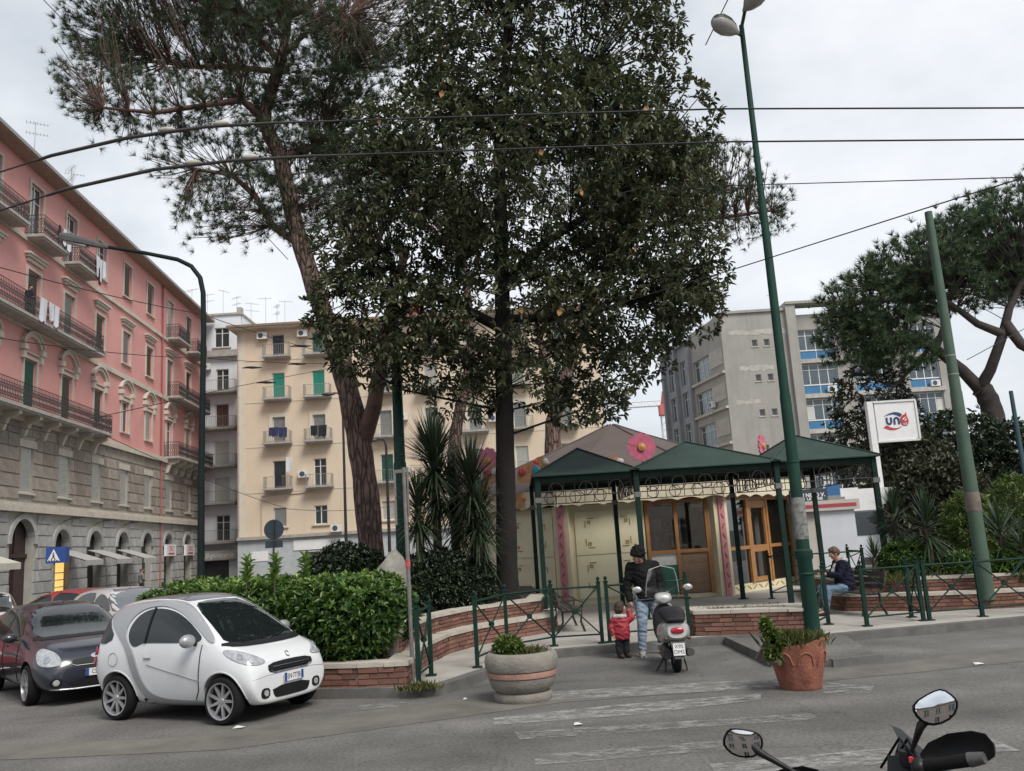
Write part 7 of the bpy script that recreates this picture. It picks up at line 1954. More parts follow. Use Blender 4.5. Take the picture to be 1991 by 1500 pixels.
# ------------------------------------------------------------------ ordinary hatchbacks
def hatch(label, loc, rz, pm, k=1.0, sc=(1, 1, 1), txt='CS 527', detail=True, glass=None, rim_style=1, group='parked cars'):
    t = thing('parked_car', label, 'car', loc, rz, group); t.scale = sc
    glass = glass or car_glass
    stn = [(-1.96, .42, .74, .66, .60, .66, .60, .44), (-1.94, .34, .96, .84, .70, .76, .70, .55), (-1.84, .27, 1.22, .93, .76, .82, .76, .60), (-1.60, .22, 1.405, .95, .78, .845, .80, .60), (-1.1, .20, 1.455, .94, .79, .85, .81, .60), (-.5, .19, 1.475, .93, .79, .85, .815, .605),
           (.0, .19, 1.435, .925, .79, .85, .815, .61), (.35, .19, 1.28, .92, .79, .85, .81, .63), (.80, .20, 1.02, .915, .785, .85, .80, .66), (1.12, .20, .955, .88, .78, .85, .79, .62), (1.5, .20, .90, .81, .76, .83, .755, .56), (1.76, .20, .80, .71, .70, .78, .68, .48), (1.92, .21, .66, .56, .60, .68, .56, .40), (1.955, .25, .50, .45, .48, .55, .46, .32)]
    o = shell(stn); ax = (1.17, -1.32); wr = .300
    me = cut_arches(o, [(x, s, wr) for x in ax for s in (-1, 1)], wr + .055, .58)
    me.materials.clear(); me.materials.append(pm); me.materials.append(well_m)
    bm = bmesh.new(); bm.from_mesh(me)
    for f in bm.faces:
        c = f.calc_center_median(); f.material_index = 1 if any(math.hypot(c.x - a, c.z - wr) < wr + .052 for a in ax) or (c.z < .2 and abs(f.normal.z) > .8) else 0; f.smooth = True
    bm.to_mesh(me); bm.free(); me.set_sharp_from_angle(angle=R_(38))
    link('body', me, t); S = Skin(me)
    for V_ in 'RL':
        S.patch('front_side_window', [(.62, .965), (.28, 1.19), (.02, 1.32), (-.30, 1.36), (-.34, .965)], V_, glass, t, .007, 1, .06)
        S.patch('rear_side_window', [(-.40, .96), (-.37, 1.375), (-.9, 1.375), (-1.28, 1.30), (-1.40, 1.12), (-1.2, .99)], V_, glass, t, .007, 1, .06)
        S.strip('door_seam', [(.62, .94), (.6, .6), (.52, .3)], V_, trim_black, t, .004); S.strip('door_seam', [(-.37, .94), (-.40, .6), (-.38, .26)], V_, trim_black, t, .004)
        S.strip('rub_strip', [(.75, .52), (-.85, .52)], V_, trim_black, t, .018, .004); S.strip('door_handle', [(-.25, .82), (-.10, .82)], V_, pm, t, .014, .014)
    S.patch('windscreen', [(-.75, .935), (-.65, 1.2), (-.57, 1.415), (-.3, 1.43), (.3, 1.43), (.57, 1.415), (.65, 1.2), (.75, .935), (.35, .965), (-.35, .965)], 'F', glass, t, .006, 1, .07)
    S.patch('rear_window', [(-.58, .98), (-.52, 1.32), (.52, 1.32), (.58, .98)], 'B', glass, t, .006, 1, .07)
    for s in (-1, 1):
        dv = Vector((-math.cos(R_(28)), -s * math.sin(R_(28)), 0)); uu = Vector((-s * math.sin(R_(28)), math.cos(R_(28)), 0)); bu = Vector((1.68, s * .60, 0)).dot(uu)
        h_ = S.patch('headlight', [(bu + s * a, b) for a, b in [(-.22, .60), (-.02, .575), (.16, .61), (.23, .74), (.20, .84), (.06, .82), (-.12, .75)]], (dv, uu, (0, 0, 1)), lens_m, t, .012, 2, .04)
        if detail: S.patch('bulb_bowl', [(bu + s * .02 + .05 * math.cos(q), .68 + .05 * math.sin(q)) for q in [i * .7 for i in range(9)]], (dv, uu, (0, 0, 1)), chrome, h_, .02, 1, .03)
        S.patch('fog_opening', [(s * .50, .30), (s * .48, .40), (s * .62, .42), (s * .66, .34), (s * .6, .29)], 'F', trim_black, t, .007, 1, .04)
        if detail: S.patch('fog_lamp', [(s * .57 + .045 * math.cos(q), .355 + .045 * math.sin(q)) for q in [i * .7 for i in range(9)]], 'F', lens_m, t, .016, 1, .03)
        S.patch('tail_light', [(s * .60, .76), (s * .72, .78), (s * .70, .98), (s * .58, 1.0)], 'B', red_lens, t, .012, 1, .04)
        m_ = MB().ball((0, 0, 0), (.08, .11, .075), 12, 8).build('door_mirror', pm, t, 60); m_.location = (.60, s * .94, .98); MB().tube((.62, s * .80, .95), (.6, s * .87, .965), .025, n=6).build('mirror_arm', trim_black, t)
        for x in ax: wheel(t, x, s * .735, wr, wr, .18, s, 6, style=rim_style)
    S.patch('grille', [(-.36, .60), (-.34, .67), (.34, .67), (.36, .60), (.3, .575), (-.3, .575)], 'F', trim_black, t, .007, 1, .05)
    S.strip('grille_rim', [(-.37, .6), (-.3, .572), (.3, .572), (.37, .6)], 'F', chrome, t, .006, .01)
    S.patch('badge', [(.09 * math.cos(q), .685 + .036 * math.sin(q)) for q in [i * .52 for i in range(12)]], 'F', chrome, t, .014, 1, .03)
    S.patch('lower_intake', [(-.38, .27), (-.42, .38), (.42, .38), (.38, .27)], 'F', trim_black, t, .007, 1, .05)
    S.strip('bumper_trim', [(-.62, .255), (-.3, .24), (.3, .24), (.62, .255)], 'F', alloy_m, t, .012, .006)
    h_, _, _, _ = S.bvh.ray_cast(Vector((6, 0, .46)), Vector((-1, 0, 0)))
    if txt: plate(t, (h_.x + .02, 0), .46, .36, .105, txt)
    h_, _, _, _ = S.bvh.ray_cast(Vector((-.1, .0, 4)), Vector((0, 0, -1)))
    MB().tube((h_.x, 0, h_.z), (h_.x - .16, 0, h_.z + .2), .006, n=5).build('aerial', trim_black, t)
    S.patch('cowl', [(-.70, .93), (-.67, .975), (.67, .975), (.70, .93), (.35, .94), (-.35, .94)], 'F', trim_black, t, .008, 1, .06)
    return t
fh = Vector((1.65, -1.86)).normalized(); fz = math.atan2(fh.y, fh.x); fl_ = Vector((-fh.y, fh.x))
fw = Vector((-7.65, 13.74)) + fl_ * .76 - fh * 1.17
hatch('dark navy hatchback facing the camera behind the white two-seater', (fw.x, fw.y, 0), fz, paint('car_navy', (0.018, 0.02, 0.032), 0.3, 0.3))
hatch('silver-white hatchback half hidden behind the hedge', (-9.0, 20.3, 0), R_(-42), paint('car_pale', (0.50, 0.50, 0.49), 0.3, 0.2), sc=(1.05, 1.0, 1.04), txt=None, detail=False, glass=mat('car_glass_grey', (0.10, 0.11, 0.12), .08, .1, 2, spec=.8))
hatch('red car seen over the navy hatchback roof', (-12.9, 24.6, 0), R_(165), paint('car_red', (0.30, 0.035, 0.04), 0.3, 0.2), txt=None, detail=False)
hatch('white car at the left edge behind the navy hatchback', (-15.6, 25.6, 0), R_(-60), paint('car_white_far', (0.66, 0.67, 0.68), 0.3, 0.15), txt=None, detail=False)
hatch('dark red car cut off by the left edge', (-11.3, 17.0, 0), R_(-52), paint('car_maroon', (0.22, 0.03, 0.035), 0.3, 0.2), txt=None, detail=False)

# ================================================================== SCOOTER
def loft(secs, n=16, expn=2.6):
    """ring sections (x, y, z, half width, half height) joined into a closed skin"""
    mb = MB(); vs = []; fs = []
    for (x, y, z, hw, hh) in secs:
        for k in range(n):
            a = 2 * math.pi * k / n; c, s = math.cos(a), math.sin(a)
            vs.append((x, y + hw * math.copysign(abs(c) ** (2 / expn), c), z + hh * math.copysign(abs(s) ** (2 / expn), s)))
    for i in range(len(secs) - 1):
        for k in range(n): fs.append((i * n + k, i * n + (k + 1) % n, (i + 1) * n + (k + 1) % n, (i + 1) * n + k))
    fs.append(tuple(range(n - 1, -1, -1))); fs.append(tuple((len(secs) - 1) * n + k for k in range(n)))
    return mb.add(vs, fs)
sb = gp(1318, 1308)
sc_ = thing('scooter', 'silver motor scooter with black seat and clear screen, seen from behind', 'scooter', (sb.x, sb.y + .05, 0), R_(88))
sil = paint('scooter_silver', (0.43, 0.43, 0.42), 0.3, 0.25, metal=.3); blk_p = mat('black_vinyl', (0.013, 0.013, 0.014), 0.55, 0.2, 6, spec=0.35)
# local x forward, rear axle at x=0
loft([(-.40, 0, .60, .05, .04), (-.38, 0, .60, .14, .09), (-.30, 0, .60, .19, .135), (-.10, 0, .575, .225, .165), (.12, 0, .55, .235, .17), (.32, 0, .52, .21, .16), (.48, 0, .46, .15, .12), (.52, 0, .44, .10, .08)], 20).build('rear_body', sil, sc_, 60)
loft([(-.36, 0, .745, .08, .03), (-.33, 0, .755, .13, .045), (-.15, 0, .80, .175, .075), (.0, 0, .83, .19, .09), (.14, 0, .83, .195, .095), (.30, 0, .79, .17, .07), (.42, 0, .74, .10, .04)], 16).build('seat', blk_p, sc_, 60)
loft([(-.47, 0, .775, .10, .012), (-.44, 0, .775, .135, .02), (-.36, 0, .775, .14, .02)], 12).build('grab_rail', blk_p, sc_, 60)
tl = loft([(-.435, 0, .625, .08, .035), (-.42, 0, .625, .095, .045), (-.36, 0, .625, .1, .05)], 16).build('tail_light', red_lens, sc_, 60)
loft([(-.415, 0, .62, .135, .10), (-.39, 0, .62, .145, .11), (-.34, 0, .62, .15, .12)], 16).build('tail_panel', paint('scooter_pale', (0.55, 0.55, 0.54), .3, .15), sc_, 60)
for s in (-1, 1): MB().ball((-.37, s * .165, .515), (.03, .035, .025), 8, 6).build('indicator', mat('amber', (0.12, 0.06, 0.03), .2), sc_, 60)
MB().prism([(-.11, .47), (.11, .47), (.07, .24), (-.07, .24)], -.40, -.375, lambda u, w, t: (t + (w - .47) * .15, u, w)).build('plate_holder', mat('grey_plastic', (0.11, 0.11, 0.11), .6), sc_)
pl = MB().bx(-.083, -.006, -.083, .083, 0, .083).build('number_plate', white_paint, sc_); pl.location = (-.435, 0, .37); pl.rotation_euler = (R_(-8), 0, -math.pi / 2)
text_part('X9S', .075, dark_ink, pl, (0, -.0075, .038), (math.pi / 2, 0, 0), 'lettering', .001); text_part('DM5', .075, dark_ink, pl, (0, -.0075, -.038), (math.pi / 2, 0, 0), 'lettering', .001)
for x, nm in ((0, 'rear_wheel'), (1.29, 'front_wheel')):
    w_ = MB().lathe([(.13, -.045), (.2, -.055), (.222, -.045), (.235, -.018), (.235, .018), (.222, .045), (.2, .055), (.13, .045)], 28, axis='Y', cap=False).build(nm, tyre_m, sc_, 40); w_.location = (x, 0, .235)
    MB().lathe([(0, -.03), (.13, -.035), (.135, 0), (.13, .035), (0, .03)], 20, axis='Y').build('rim', alloy_m, w_, 40)
loft([(-.25, 0, .42, .05, .03), (-.15, 0, .45, .09, .04), (.05, 0, .44, .1, .04)], 12).build('rear_mudguard', blk_p, sc_, 60)
MB().path([(.25, -.17, .30), (.0, -.19, .27), (-.25, -.19, .30)], [.045, .06, .055], 10).build('exhaust', lamp_grey, sc_, 60)
loft([(-.12, .13, .27, .06, .08), (.1, .14, .29, .075, .1), (.35, .1, .3, .06, .08)], 12).build('engine', lamp_grey, sc_, 60)
MB().bx(.4, -.2, .26, .95, .2, .31).build('floorboard', sil, sc_)
loft([(.93, 0, .56, .17, .26), (.965, 0, .60, .19, .30), (.97, 0, .60, .19, .30)], 18).build('inner_shield', blk_p, sc_, 60)
loft([(.971, 0, .60, .19, .30), (1.0, 0, .62, .19, .31), (1.06, 0, .66, .12, .25)], 18).build('leg_shield', sil, sc_, 60)
MB().path([(1.29, .07, .235), (1.2, .05, .55), (1.04, 0, .95)], [.025, .03, .03], 8).build('fork', lamp_grey, sc_, 60)
loft([(1.1, 0, .42, .06, .03), (1.25, 0, .50, .09, .05), (1.45, 0, .44, .06, .04)], 12).build('front_mudguard', sil, sc_, 60)
loft([(.84, 0, .97, .08, .045), (.88, 0, .985, .13, .07), (.97, 0, 1.0, .14, .08), (1.05, 0, .99, .1, .07), (1.09, 0, .98, .05, .04)], 16).build('headset', sil, sc_, 60)
MB().path([(.84, -.33, .985), (.9, -.2, .985), (.95, 0, .98), (.9, .2, .985), (.84, .33, .985)], .014, 8).build('handlebar', blk_p, sc_, 60)
for s in (-1, 1):
    MB().tube((.845, s * .31, .985), (.80, s * .42, .98), .018, n=8).build('grip', blk_p, sc_); MB().path([(.9, s * .26, .985), (.9, s * .36, .975), (.86, s * .43, .965)], .007, 6).build('brake_lever', chrome, sc_)
    MB().path([(.92, s * .2, 1.0), (.93, s * .3, 1.1), (.92, s * .36, 1.13)], .007, 6).build('mirror_stem', blk_p, sc_); m_ = MB().ball((0, 0, 0), (.022, .075, .05), 12, 8).build('mirror', mat('mirror_shell', (0.5, 0.5, 0.5), .2, .1, 4, metal=.5), sc_, 60); m_.location = (.91, s * .40, 1.14)
n = 10; vs = []
for j in range(7):
    v_ = j / 6
    for i in range(n + 1):
        u = -1 + 2 * i / n; w = .26 * (1 - .25 * v_ ** 2); vs.append((1.04 - .14 * v_ - .07 * u * u, u * w, 1.02 + .47 * v_ - .05 * abs(u) * v_))
MB().add(vs, [(j * (n + 1) + i, j * (n + 1) + i + 1, (j + 1) * (n + 1) + i + 1, (j + 1) * (n + 1) + i) for j in range(6) for i in range(n)]).build('windscreen', clear_glass('scooter_screen', (.93, .94, .94), 0.0), sc_, 80)
MB().path([vs[i] for i in (0, 11, 22, 33, 44, 55, 66)] + [vs[66 + i] for i in range(1, 11)] + [vs[i] for i in (65, 54, 43, 32, 21, 10)], .006, 5).build('screen_rim', mat('screen_edge', (0.45, 0.46, 0.46), .3), sc_)
MB().path([(.3, .1, .26), (.22, .2, .1), (.18, .28, .0)], .012, 6).build('side_stand', iron, sc_)
MB().path([(.15, -.12, .25), (.06, -.16, .02), (.1, -.16, .01)], .012, 6).path([(.15, .12, .25), (.06, .16, .02), (.1, .16, .01)], .012, 6).build('centre_stand', iron, sc_)

# ================================================================== FOREGROUND MOTORBIKE
bc = Vector((1.33, 3.40)); hv = Vector((.60, .80)).normalized()
mk = thing('motorbike', 'black motorbike in the foreground, its mirrors and bars showing at the bottom', 'motorbike', (bc.x, bc.y, 0), math.atan2(hv.y, hv.x))
blackp = mat('bike_black', (0.008, 0.008, 0.009), 0.45, 0.2, 5, spec=0.35); rubber = mat('bike_rubber', (0.009, 0.009, 0.009), 0.85, .2, 20, spec=0.2)
mir = mat('mirror_glass', (0.75, 0.78, 0.8), 0.01, 0.0, metal=1.0)
Lc = lambda p: Matrix.Rotation(-math.atan2(hv.y, hv.x), 3, 'Z') @ (p - Vector((bc.x, bc.y, 0)))
for s, px, py, Y, tilt, nm in ((1, 1445, 1445, 3.64, .10, 'left'), (-1, 1820, 1376, 3.28, -.42, 'right')):
    c = Lc(at(px, py, Y)); wv, hv_ = .077, .055
    outl = [(-1, .25), (-.78, .78), (.2, .95), (.72, .85), (.98, .15), (.95, -.35), (.45, -.9), (-.35, -.95), (-.85, -.55)]
    if s < 0: outl = [(-a, b) for a, b in outl]
    outl = chaikin(outl, 1); outl = [(a * wv * math.cos(tilt) - b * hv_ * math.sin(tilt), a * wv * math.sin(tilt) + b * hv_ * math.cos(tilt)) for a, b in outl]
    k = len(outl); mb = MB()
    # housing: outline deepening to a rounded back
    rings = [(1.0, 0), (1.06, .008), (1.0, .03), (.6, .05)]
    vs = [(d_, u * r, w * r) for r, d_ in rings for u, w in outl]
    fs = [(i * k + j, i * k + (j + 1) % k, (i + 1) * k + (j + 1) % k, (i + 1) * k + j) for i in range(3) for j in range(k)] + [tuple(3 * k + j for j in range(k))]
    mb.add(vs, fs); h_ = mb.build('mirror_housing', blackp, mk, 50)
    rr = (0, .25, .5, .75, .93); gv = [(-.004, 0, 0)] + [(-.004 + .004 * r * r, u * r, w * r) for r in rr[1:] for u, w in outl]
    gf = [(0, 1 + j, 1 + (j + 1) % k) for j in range(k)] + [(1 + i * k + j, 1 + (i + 1) * k + j, 1 + (i + 1) * k + (j + 1) % k, 1 + i * k + (j + 1) % k) for i in range(3) for j in range(k)]
    g_ = MB().add(gv, gf).build('mirror_glass', mir, h_, 180)
    # aim each glass at the camera's side of the street so that it mirrors the house fronts behind
    h_.location = c; h_.rotation_euler = (0, R_(15 if s > 0 else 18.5), R_(29 if s > 0 else 17))
    st0 = Lc(at(*((1478, 1464, 3.62) if s > 0 else (1790, 1412, 3.3)))); st1 = Lc(at(*((1545, 1502, 3.58) if s > 0 else (1772, 1465, 3.36))))
    br = Vector((-.02, s * .22, 1.07 - .02 * s))
    MB().path([c + Vector((.03, 0, 0)), st0, st0.lerp(st1, .35), st1, st1.lerp(br, .5) + Vector((0, 0, -.01)), br], [.02, .016, .012, .009, .009, .014], 8).build('mirror_stem', blackp, mk, 60)
    # grips, levers and guards; the bike leans on its side stand, so the right end is higher
    g0, g1 = (Lc(at(1788, 1492, 3.2)), Lc(at(1885, 1478, 3.08))) if s < 0 else (Vector((-.03, .3, .99)), Vector((-.08, .45, .97)))
    MB().path([(.0, s * .1, 1.03 - .02 * s), br, g0], .015, 8).build('handlebar', blackp, mk, 60)
    MB().path([g0, g1], [.021, .022], 12).build('grip', rubber, mk, 60)
    MB().path([g1, g1 + (g1 - g0).normalized() * .05], [.025, .019], 12).build('bar_end', lamp_grey, mk, 60)
    MB().path([g0 + Vector((.06, 0, .0)), g1 + Vector((.07, 0, -.01))], [.009, .006], 6).build('lever', blackp, mk, 60)
    MB().ball(tuple(g0), (.035, .028, .032), 10, 7).build('switch_box', blackp, mk, 60)
    gd = g1 - g0; e = Vector((.08, 0, .02))
    vs = []
    for u_, zc, hz_, dp in ((-.05, -.005, .018, .0), (.1, .005, .035, .03), (.5, .008, .05, .045), (1.0, .005, .052, .03), (1.3, .0, .045, .0), (1.45, -.005, .022, -.03)):
        o_ = g0 + e + gd * u_ + Vector((dp, 0, zc)); vs += [tuple(o_ + Vector((.012 * math.cos(q) - .02 * math.sin(q) ** 2, 0, hz_ * math.sin(q)))) for q in [k_ * math.pi / 5 for k_ in range(10)]]
    MB().add(vs, [(i_ * 10 + k_, i_ * 10 + (k_ + 1) % 10, i_ * 10 + 10 + (k_ + 1) % 10, i_ * 10 + 10 + k_) for i_ in range(5) for k_ in range(10)] + [tuple(range(9, -1, -1)), tuple(range(50, 60))]).build('hand_guard', blackp, mk, 50)
q = Lc(at(1777, 1478, 3.3)); MB().cbx(q.x, q.y, q.z, .02, .03, .018).build('stop_switch', mat('switch_red', (0.55, .04, .06), .5), mk)
q = Lc(at(1765, 1466, 3.4)); MB().lathe([(0, -.04), (.03, -.04), (.033, 0), (.03, .012), (0, .014)], 14, (q.x, q.y, q.z)).build('brake_reservoir', blackp, mk, 40)
for k_ in (0, .03): MB().path([g0 + Vector((.02, 0, 0)), q + Vector((.1, .02 + k_, .03)), q + Vector((.16, .12 + k_, -.1))], .005, 6).build('cable', rubber, mk, 60)
# screen with side wing, dash and cowl
A_ = [Lc(at(*p)) for p in ((1733, 1411, 3.62), (1752, 1418, 3.64), (1800, 1462, 3.66), (1840, 1500, 3.6), (1850, 1560, 3.5), (1735, 1560, 3.45), (1740, 1465, 3.5), (1748, 1440, 3.56))]
ctr = Lc(at(1780, 1490, 3.75))
MB().add([tuple(v) for v in A_] + [tuple(ctr)], [(k_, (k_ + 1) % 8, 8) for k_ in range(8)] + [tuple(range(7, -1, -1))]).build('screen', mat('smoked_screen', (0.010, .010, .011), .45, 0), mk)
q = Lc(at(1770, 1500, 3.45)); MB().cbx(q.x, q.y, q.z, .12, .13, .07, ry=.5).build('dash', blackp, mk)
loft([(.55, 0, .85, .05, .08), (.42, 0, .88, .14, .13), (.25, 0, .9, .16, .12), (.12, 0, .9, .10, .08)], 14).build('headlamp_fairing', blackp, mk, 60)
loft([(.12, 0, .82, .08, .1), (.0, 0, .84, .15, .14), (-.2, 0, .84, .16, .14), (-.38, 0, .8, .10, .08)], 14).build('tank', blackp, mk, 60)
loft([(-.32, 0, .78, .1, .05), (-.55, 0, .78, .15, .06), (-.85, 0, .82, .14, .06), (-1.1, 0, .86, .08, .04)], 14).build('seat', rubber, mk, 60)
loft([(.25, 0, .45, .12, .14), (.0, 0, .4, .17, .2), (-.35, 0, .42, .15, .16)], 12).build('engine', lamp_grey, mk, 60)
for x, nm in ((.68, 'front_wheel'), (-.72, 'rear_wheel')):
    w_ = MB().lathe([(.2, -.05), (.27, -.065), (.305, -.04), (.312, 0), (.305, .04), (.27, .065), (.2, .05)], 28, axis='Y', cap=False).build(nm, tyre_m, mk, 40); w_.location = (x, 0, .312)
    MB().lathe([(0, -.03), (.04, -.04), (.2, -.03), (.2, .03), (.04, .04), (0, .03)], 20, axis='Y').build('rim', alloy_m, w_, 40)
for s in (-1, 1):
    MB().path([(.68, s * .09, .312), (.5, s * .09, .62), (.3, s * .09, 1.0)], .024, 8).build('fork', lamp_grey, mk, 60); MB().path([(-.72, s * .1, .312), (-.3, s * .1, .4)], .025, 8).build('swing_arm', lamp_grey, mk, 60)
MB().path([(-.1, .15, .3), (-.1, .3, .02)], .012, 6).build('side_stand', iron, mk)
# ================================================================== PEOPLE
from mathutils import noise
def blob(name, mb, m, parent, vox=0.010, it=3, wr=None):
    """overlapping limbs fused into one continuous skin"""
    me = mb.mesh(name, m); o = link(name, me)
    md = o.modifiers.new('r', 'REMESH'); md.mode = 'VOXEL'; md.voxel_size = vox
    s = o.modifiers.new('s', 'SMOOTH'); s.factor = .5; s.iterations = it
    bpy.context.view_layer.update()
    me2 = subdiv_eval(o); bpy.data.objects.remove(o)
    if wr is None: wr = {'jacket': .012, 'jeans': .010, 'trousers': .009, 'hood': .008}.get(name, 0)
    if wr:   # soft cloth folds
        n_ = len(me2.vertices); co = np.empty(n_ * 3, np.float32); me2.vertices.foreach_get('co', co); co = co.reshape(-1, 3)
        nr = np.empty(n_ * 3, np.float32); me2.vertex_normals.foreach_get('vector', nr); nr = nr.reshape(-1, 3); nf = noise.noise
        f = np.array([1 - abs(nf((x * 7, y * 7, z * 13 + x * 5))) * 2.2 + .6 * nf((x * 22, y * 22, z * 22)) for x, y, z in co.tolist()])
        me2.vertices.foreach_set('co', (co + nr * (wr * f)[:, None]).astype(np.float32).ravel())
    me2.materials.clear(); me2.materials.append(m); me2.polygons.foreach_set('use_smooth', [True] * len(me2.polygons))
    return link(name, me2, parent)
def capsule(mb, pts, rad, n=12):
    mb.path(pts, rad, n)
    for p, r in zip(pts, rad): mb.ball(p, r * .995, 12, 8)
    return mb
def hand(mb, w, d, side, s=1.0, curl=.4):
    """palm with four curled fingers and a thumb leaving its side"""
    w = Vector(w); d = Vector(d).normalized(); sd = Vector(side).normalized(); nrm = d.cross(sd).normalized()
    p = w + d * .05 * s
    mb.path([w - d * .02 * s, w + d * .03 * s, w + d * .085 * s], [.026 * s, .034 * s, .03 * s], 10); mb.ball(tuple(p), (.036 * s,) * 3, 10, 6)
    for i, ln in enumerate((.068, .078, .072, .056)):
        b = w + d * .085 * s + sd * (-.030 + .020 * i) * s; k = b + d * ln * .5 * s; e = k + (d * math.cos(curl) + nrm * math.sin(curl)) * ln * .5 * s
        mb.path([b - d * .02 * s, b, k, e], [.0095 * s, .0095 * s, .009 * s, .0075 * s], 8); mb.ball(tuple(e), .0075 * s, 6, 4)
    b = w + d * .03 * s - sd * .03 * s; k = b - sd * .025 * s + d * .025 * s + nrm * .01 * s; e = k + d * .03 * s + nrm * .012 * s
    mb.path([b, k, e], [.013 * s, .011 * s, .009 * s], 8); mb.ball(tuple(e), .009 * s, 6, 4)
def head_shape(mb, c, s, face, up):
    """skull, jaw, nose, ears and brow along the facing direction"""
    c = Vector(c); f = Vector(face).normalized(); u = Vector(up); u = (u - f * u.dot(f)).normalized(); r = f.cross(u)
    P = lambda a, b, d_: tuple(c + r * a * s + f * b * s + u * d_ * s)
    for q, rad in (((0, -.01, .035), .082), ((0, .0, .0), .078), ((0, .025, -.03), .066), ((0, .035, -.075), .045), ((0, .055, .01), .052)):
        mb.ball(P(*q), rad * s, 12, 9)
    mb.path([P(0, .085, .03), P(0, .108, -.015), P(0, .088, -.025)], [.010 * s, .014 * s, .010 * s], 8)
    for sg in (-1, 1):
        mb.ball(P(.081 * sg, -.005, .0), .020 * s, 8, 6); mb.ball(P(.045 * sg, .066, -.01), .026 * s, 8, 6)
    mb.path([P(-.022, .086, -.058), P(.022, .086, -.058)], [.010 * s, .010 * s], 6)
    return P
skin_m = mat('skin', (0.40, 0.23, 0.165), 0.55, 0.08, 12); hair_dark = mat('hair_dark', (0.008, 0.007, 0.006), 0.75, 0.3, 30, 0.5, 120, spec=0.2); hair_brown = mat('hair_brown', (0.10, 0.055, 0.03), 0.6, 0.3, 30, 0.5, 120)
eye_m = mat('eye', (0.02, 0.015, 0.012), 0.2, 0); lip_m = mat('lips', (0.30, 0.12, 0.10), 0.5, 0)
jacket_m = mat('black_jacket', (0.009, 0.009, 0.010), 0.85, 0.35, 9, 0.5, 18, spec=0.2); jeans_m = mat('light_jeans', (0.20, 0.26, 0.33), 0.9, 0.28, 6, 0.5, 24); shoe_m = mat('white_trainers', (0.55, 0.54, 0.51), 0.7, 0.2, 20)
def face_bits(P, parent, lo=False):
    for sg in (-1, 1): o = MB().ball((0, 0, 0), (.011, .011, .008), 8, 6).build('eye', eye_m, parent); o.location = P(.032 * sg, .092, .008)
# --- man with bowed head
mr = Vector((2.03, 15.03, 0))
man = thing('person', 'man in black jacket and light jeans bowing his head, holding the child\'s hand', 'person', mr)
J = {'hip': (.03, .0, .98), 'ch': (.0, .01, 1.32), 'nk': (-.04, -.01, 1.53), 'hd': (-.085, -.085, 1.645), 'sl': (-.205, .0, 1.455), 'sr': (.205, .02, 1.455),
     'el': (-.285, .03, 1.15), 'er': (.285, .04, 1.17), 'wl': (-.265, -.05, .90), 'wr': (.25, -.12, .95), 'hl': (-.07, 0, .95), 'hr': (.13, .01, .95), 'kl': (-.10, -.09, .53), 'kr': (.20, .07, .52), 'al': (-.135, -.09, .10), 'ar': (.26, .20, .10)}
mb = MB()
capsule(mb, [J['hip'], J['ch'], (-.01, .01, 1.40)], [.12, .13, .10]); capsule(mb, [(-.02, .01, 1.44), J['nk'], J['hd']], [.075, .058, .055])
for a, b, c, r in (('sl', 'el', 'wl', (.06, .045, .03)), ('sr', 'er', 'wr', (.06, .045, .03)), ('hl', 'kl', 'al', (.085, .06, .042)), ('hr', 'kr', 'ar', (.085, .06, .042))): capsule(mb, [J[a], J[b], J[c]], list(r))
capsule(mb, [J['sl'], (0, .01, 1.44), J['sr']], [.045, .05, .045])
Pm = head_shape(mb, J['hd'], 1.14, (-.25, -.80, -.55), (0, -.5, .85))
hand(mb, J['wl'], (.12, -.15, -1), (0, 1, 0), 1.0); hand(mb, J['wr'], (-.1, -.5, -.6), (0, 1, 0), 1.0)
for s in 'lr': capsule(mb, [J['a' + s], (J['a' + s][0] - .01, J['a' + s][1] - .15, .05)], [.045, .035])
body_o = blob('body', mb, skin_m, man, .008)
mb = MB(); mb.path([(.03, 0, .90), (.03, 0, .98), (.01, .005, 1.15), (0, .01, 1.32), (-.01, .01, 1.44), (-.03, .0, 1.53)], [.185, .19, .185, .2, .165, .085], 16)
mb.ball((0, .01, 1.32), (.215, .15, .2), 14, 10)
for s in 'lr':
    mb.ball(J['s' + s], .088, 12, 8); mb.path([J['s' + s], J['e' + s], J['w' + s]], [.088, .070, .054], 12); mb.ball(J['e' + s], .071, 12, 8)
mb.path([(-.10, .02, 1.53), (-.03, .04, 1.55), (.06, .03, 1.53)], [.05, .055, .05], 8)
mb.path([J['sl'], (0, .01, 1.45), J['sr']], [.088, .10, .088], 12)
jk = blob('jacket', mb, jacket_m, man, .012, 2)
MB().cbx(-.0, -.172, 1.36, .035, .006, .012).build('chest_logo', white_paint, jk)
mb = MB(); mb.ball((.03, 0, .95), (.18, .13, .12), 14, 9)
for s in 'lr':
    mb.path([J['h' + s], ((J['h' + s][0] + J['k' + s][0]) / 2, (J['h' + s][1] + J['k' + s][1]) / 2 - .01, .74), J['k' + s], ((J['k' + s][0] + J['a' + s][0]) / 2, (J['k' + s][1] + J['a' + s][1]) / 2 + .01, .31), (J['a' + s][0], J['a' + s][1], .11)], [.115, .102, .083, .07, .066], 14); mb.ball(J['k' + s], .083, 12, 8); mb.ball(J['h' + s], .114, 12, 8)
blob('jeans', mb, jeans_m, man, .010, 2)
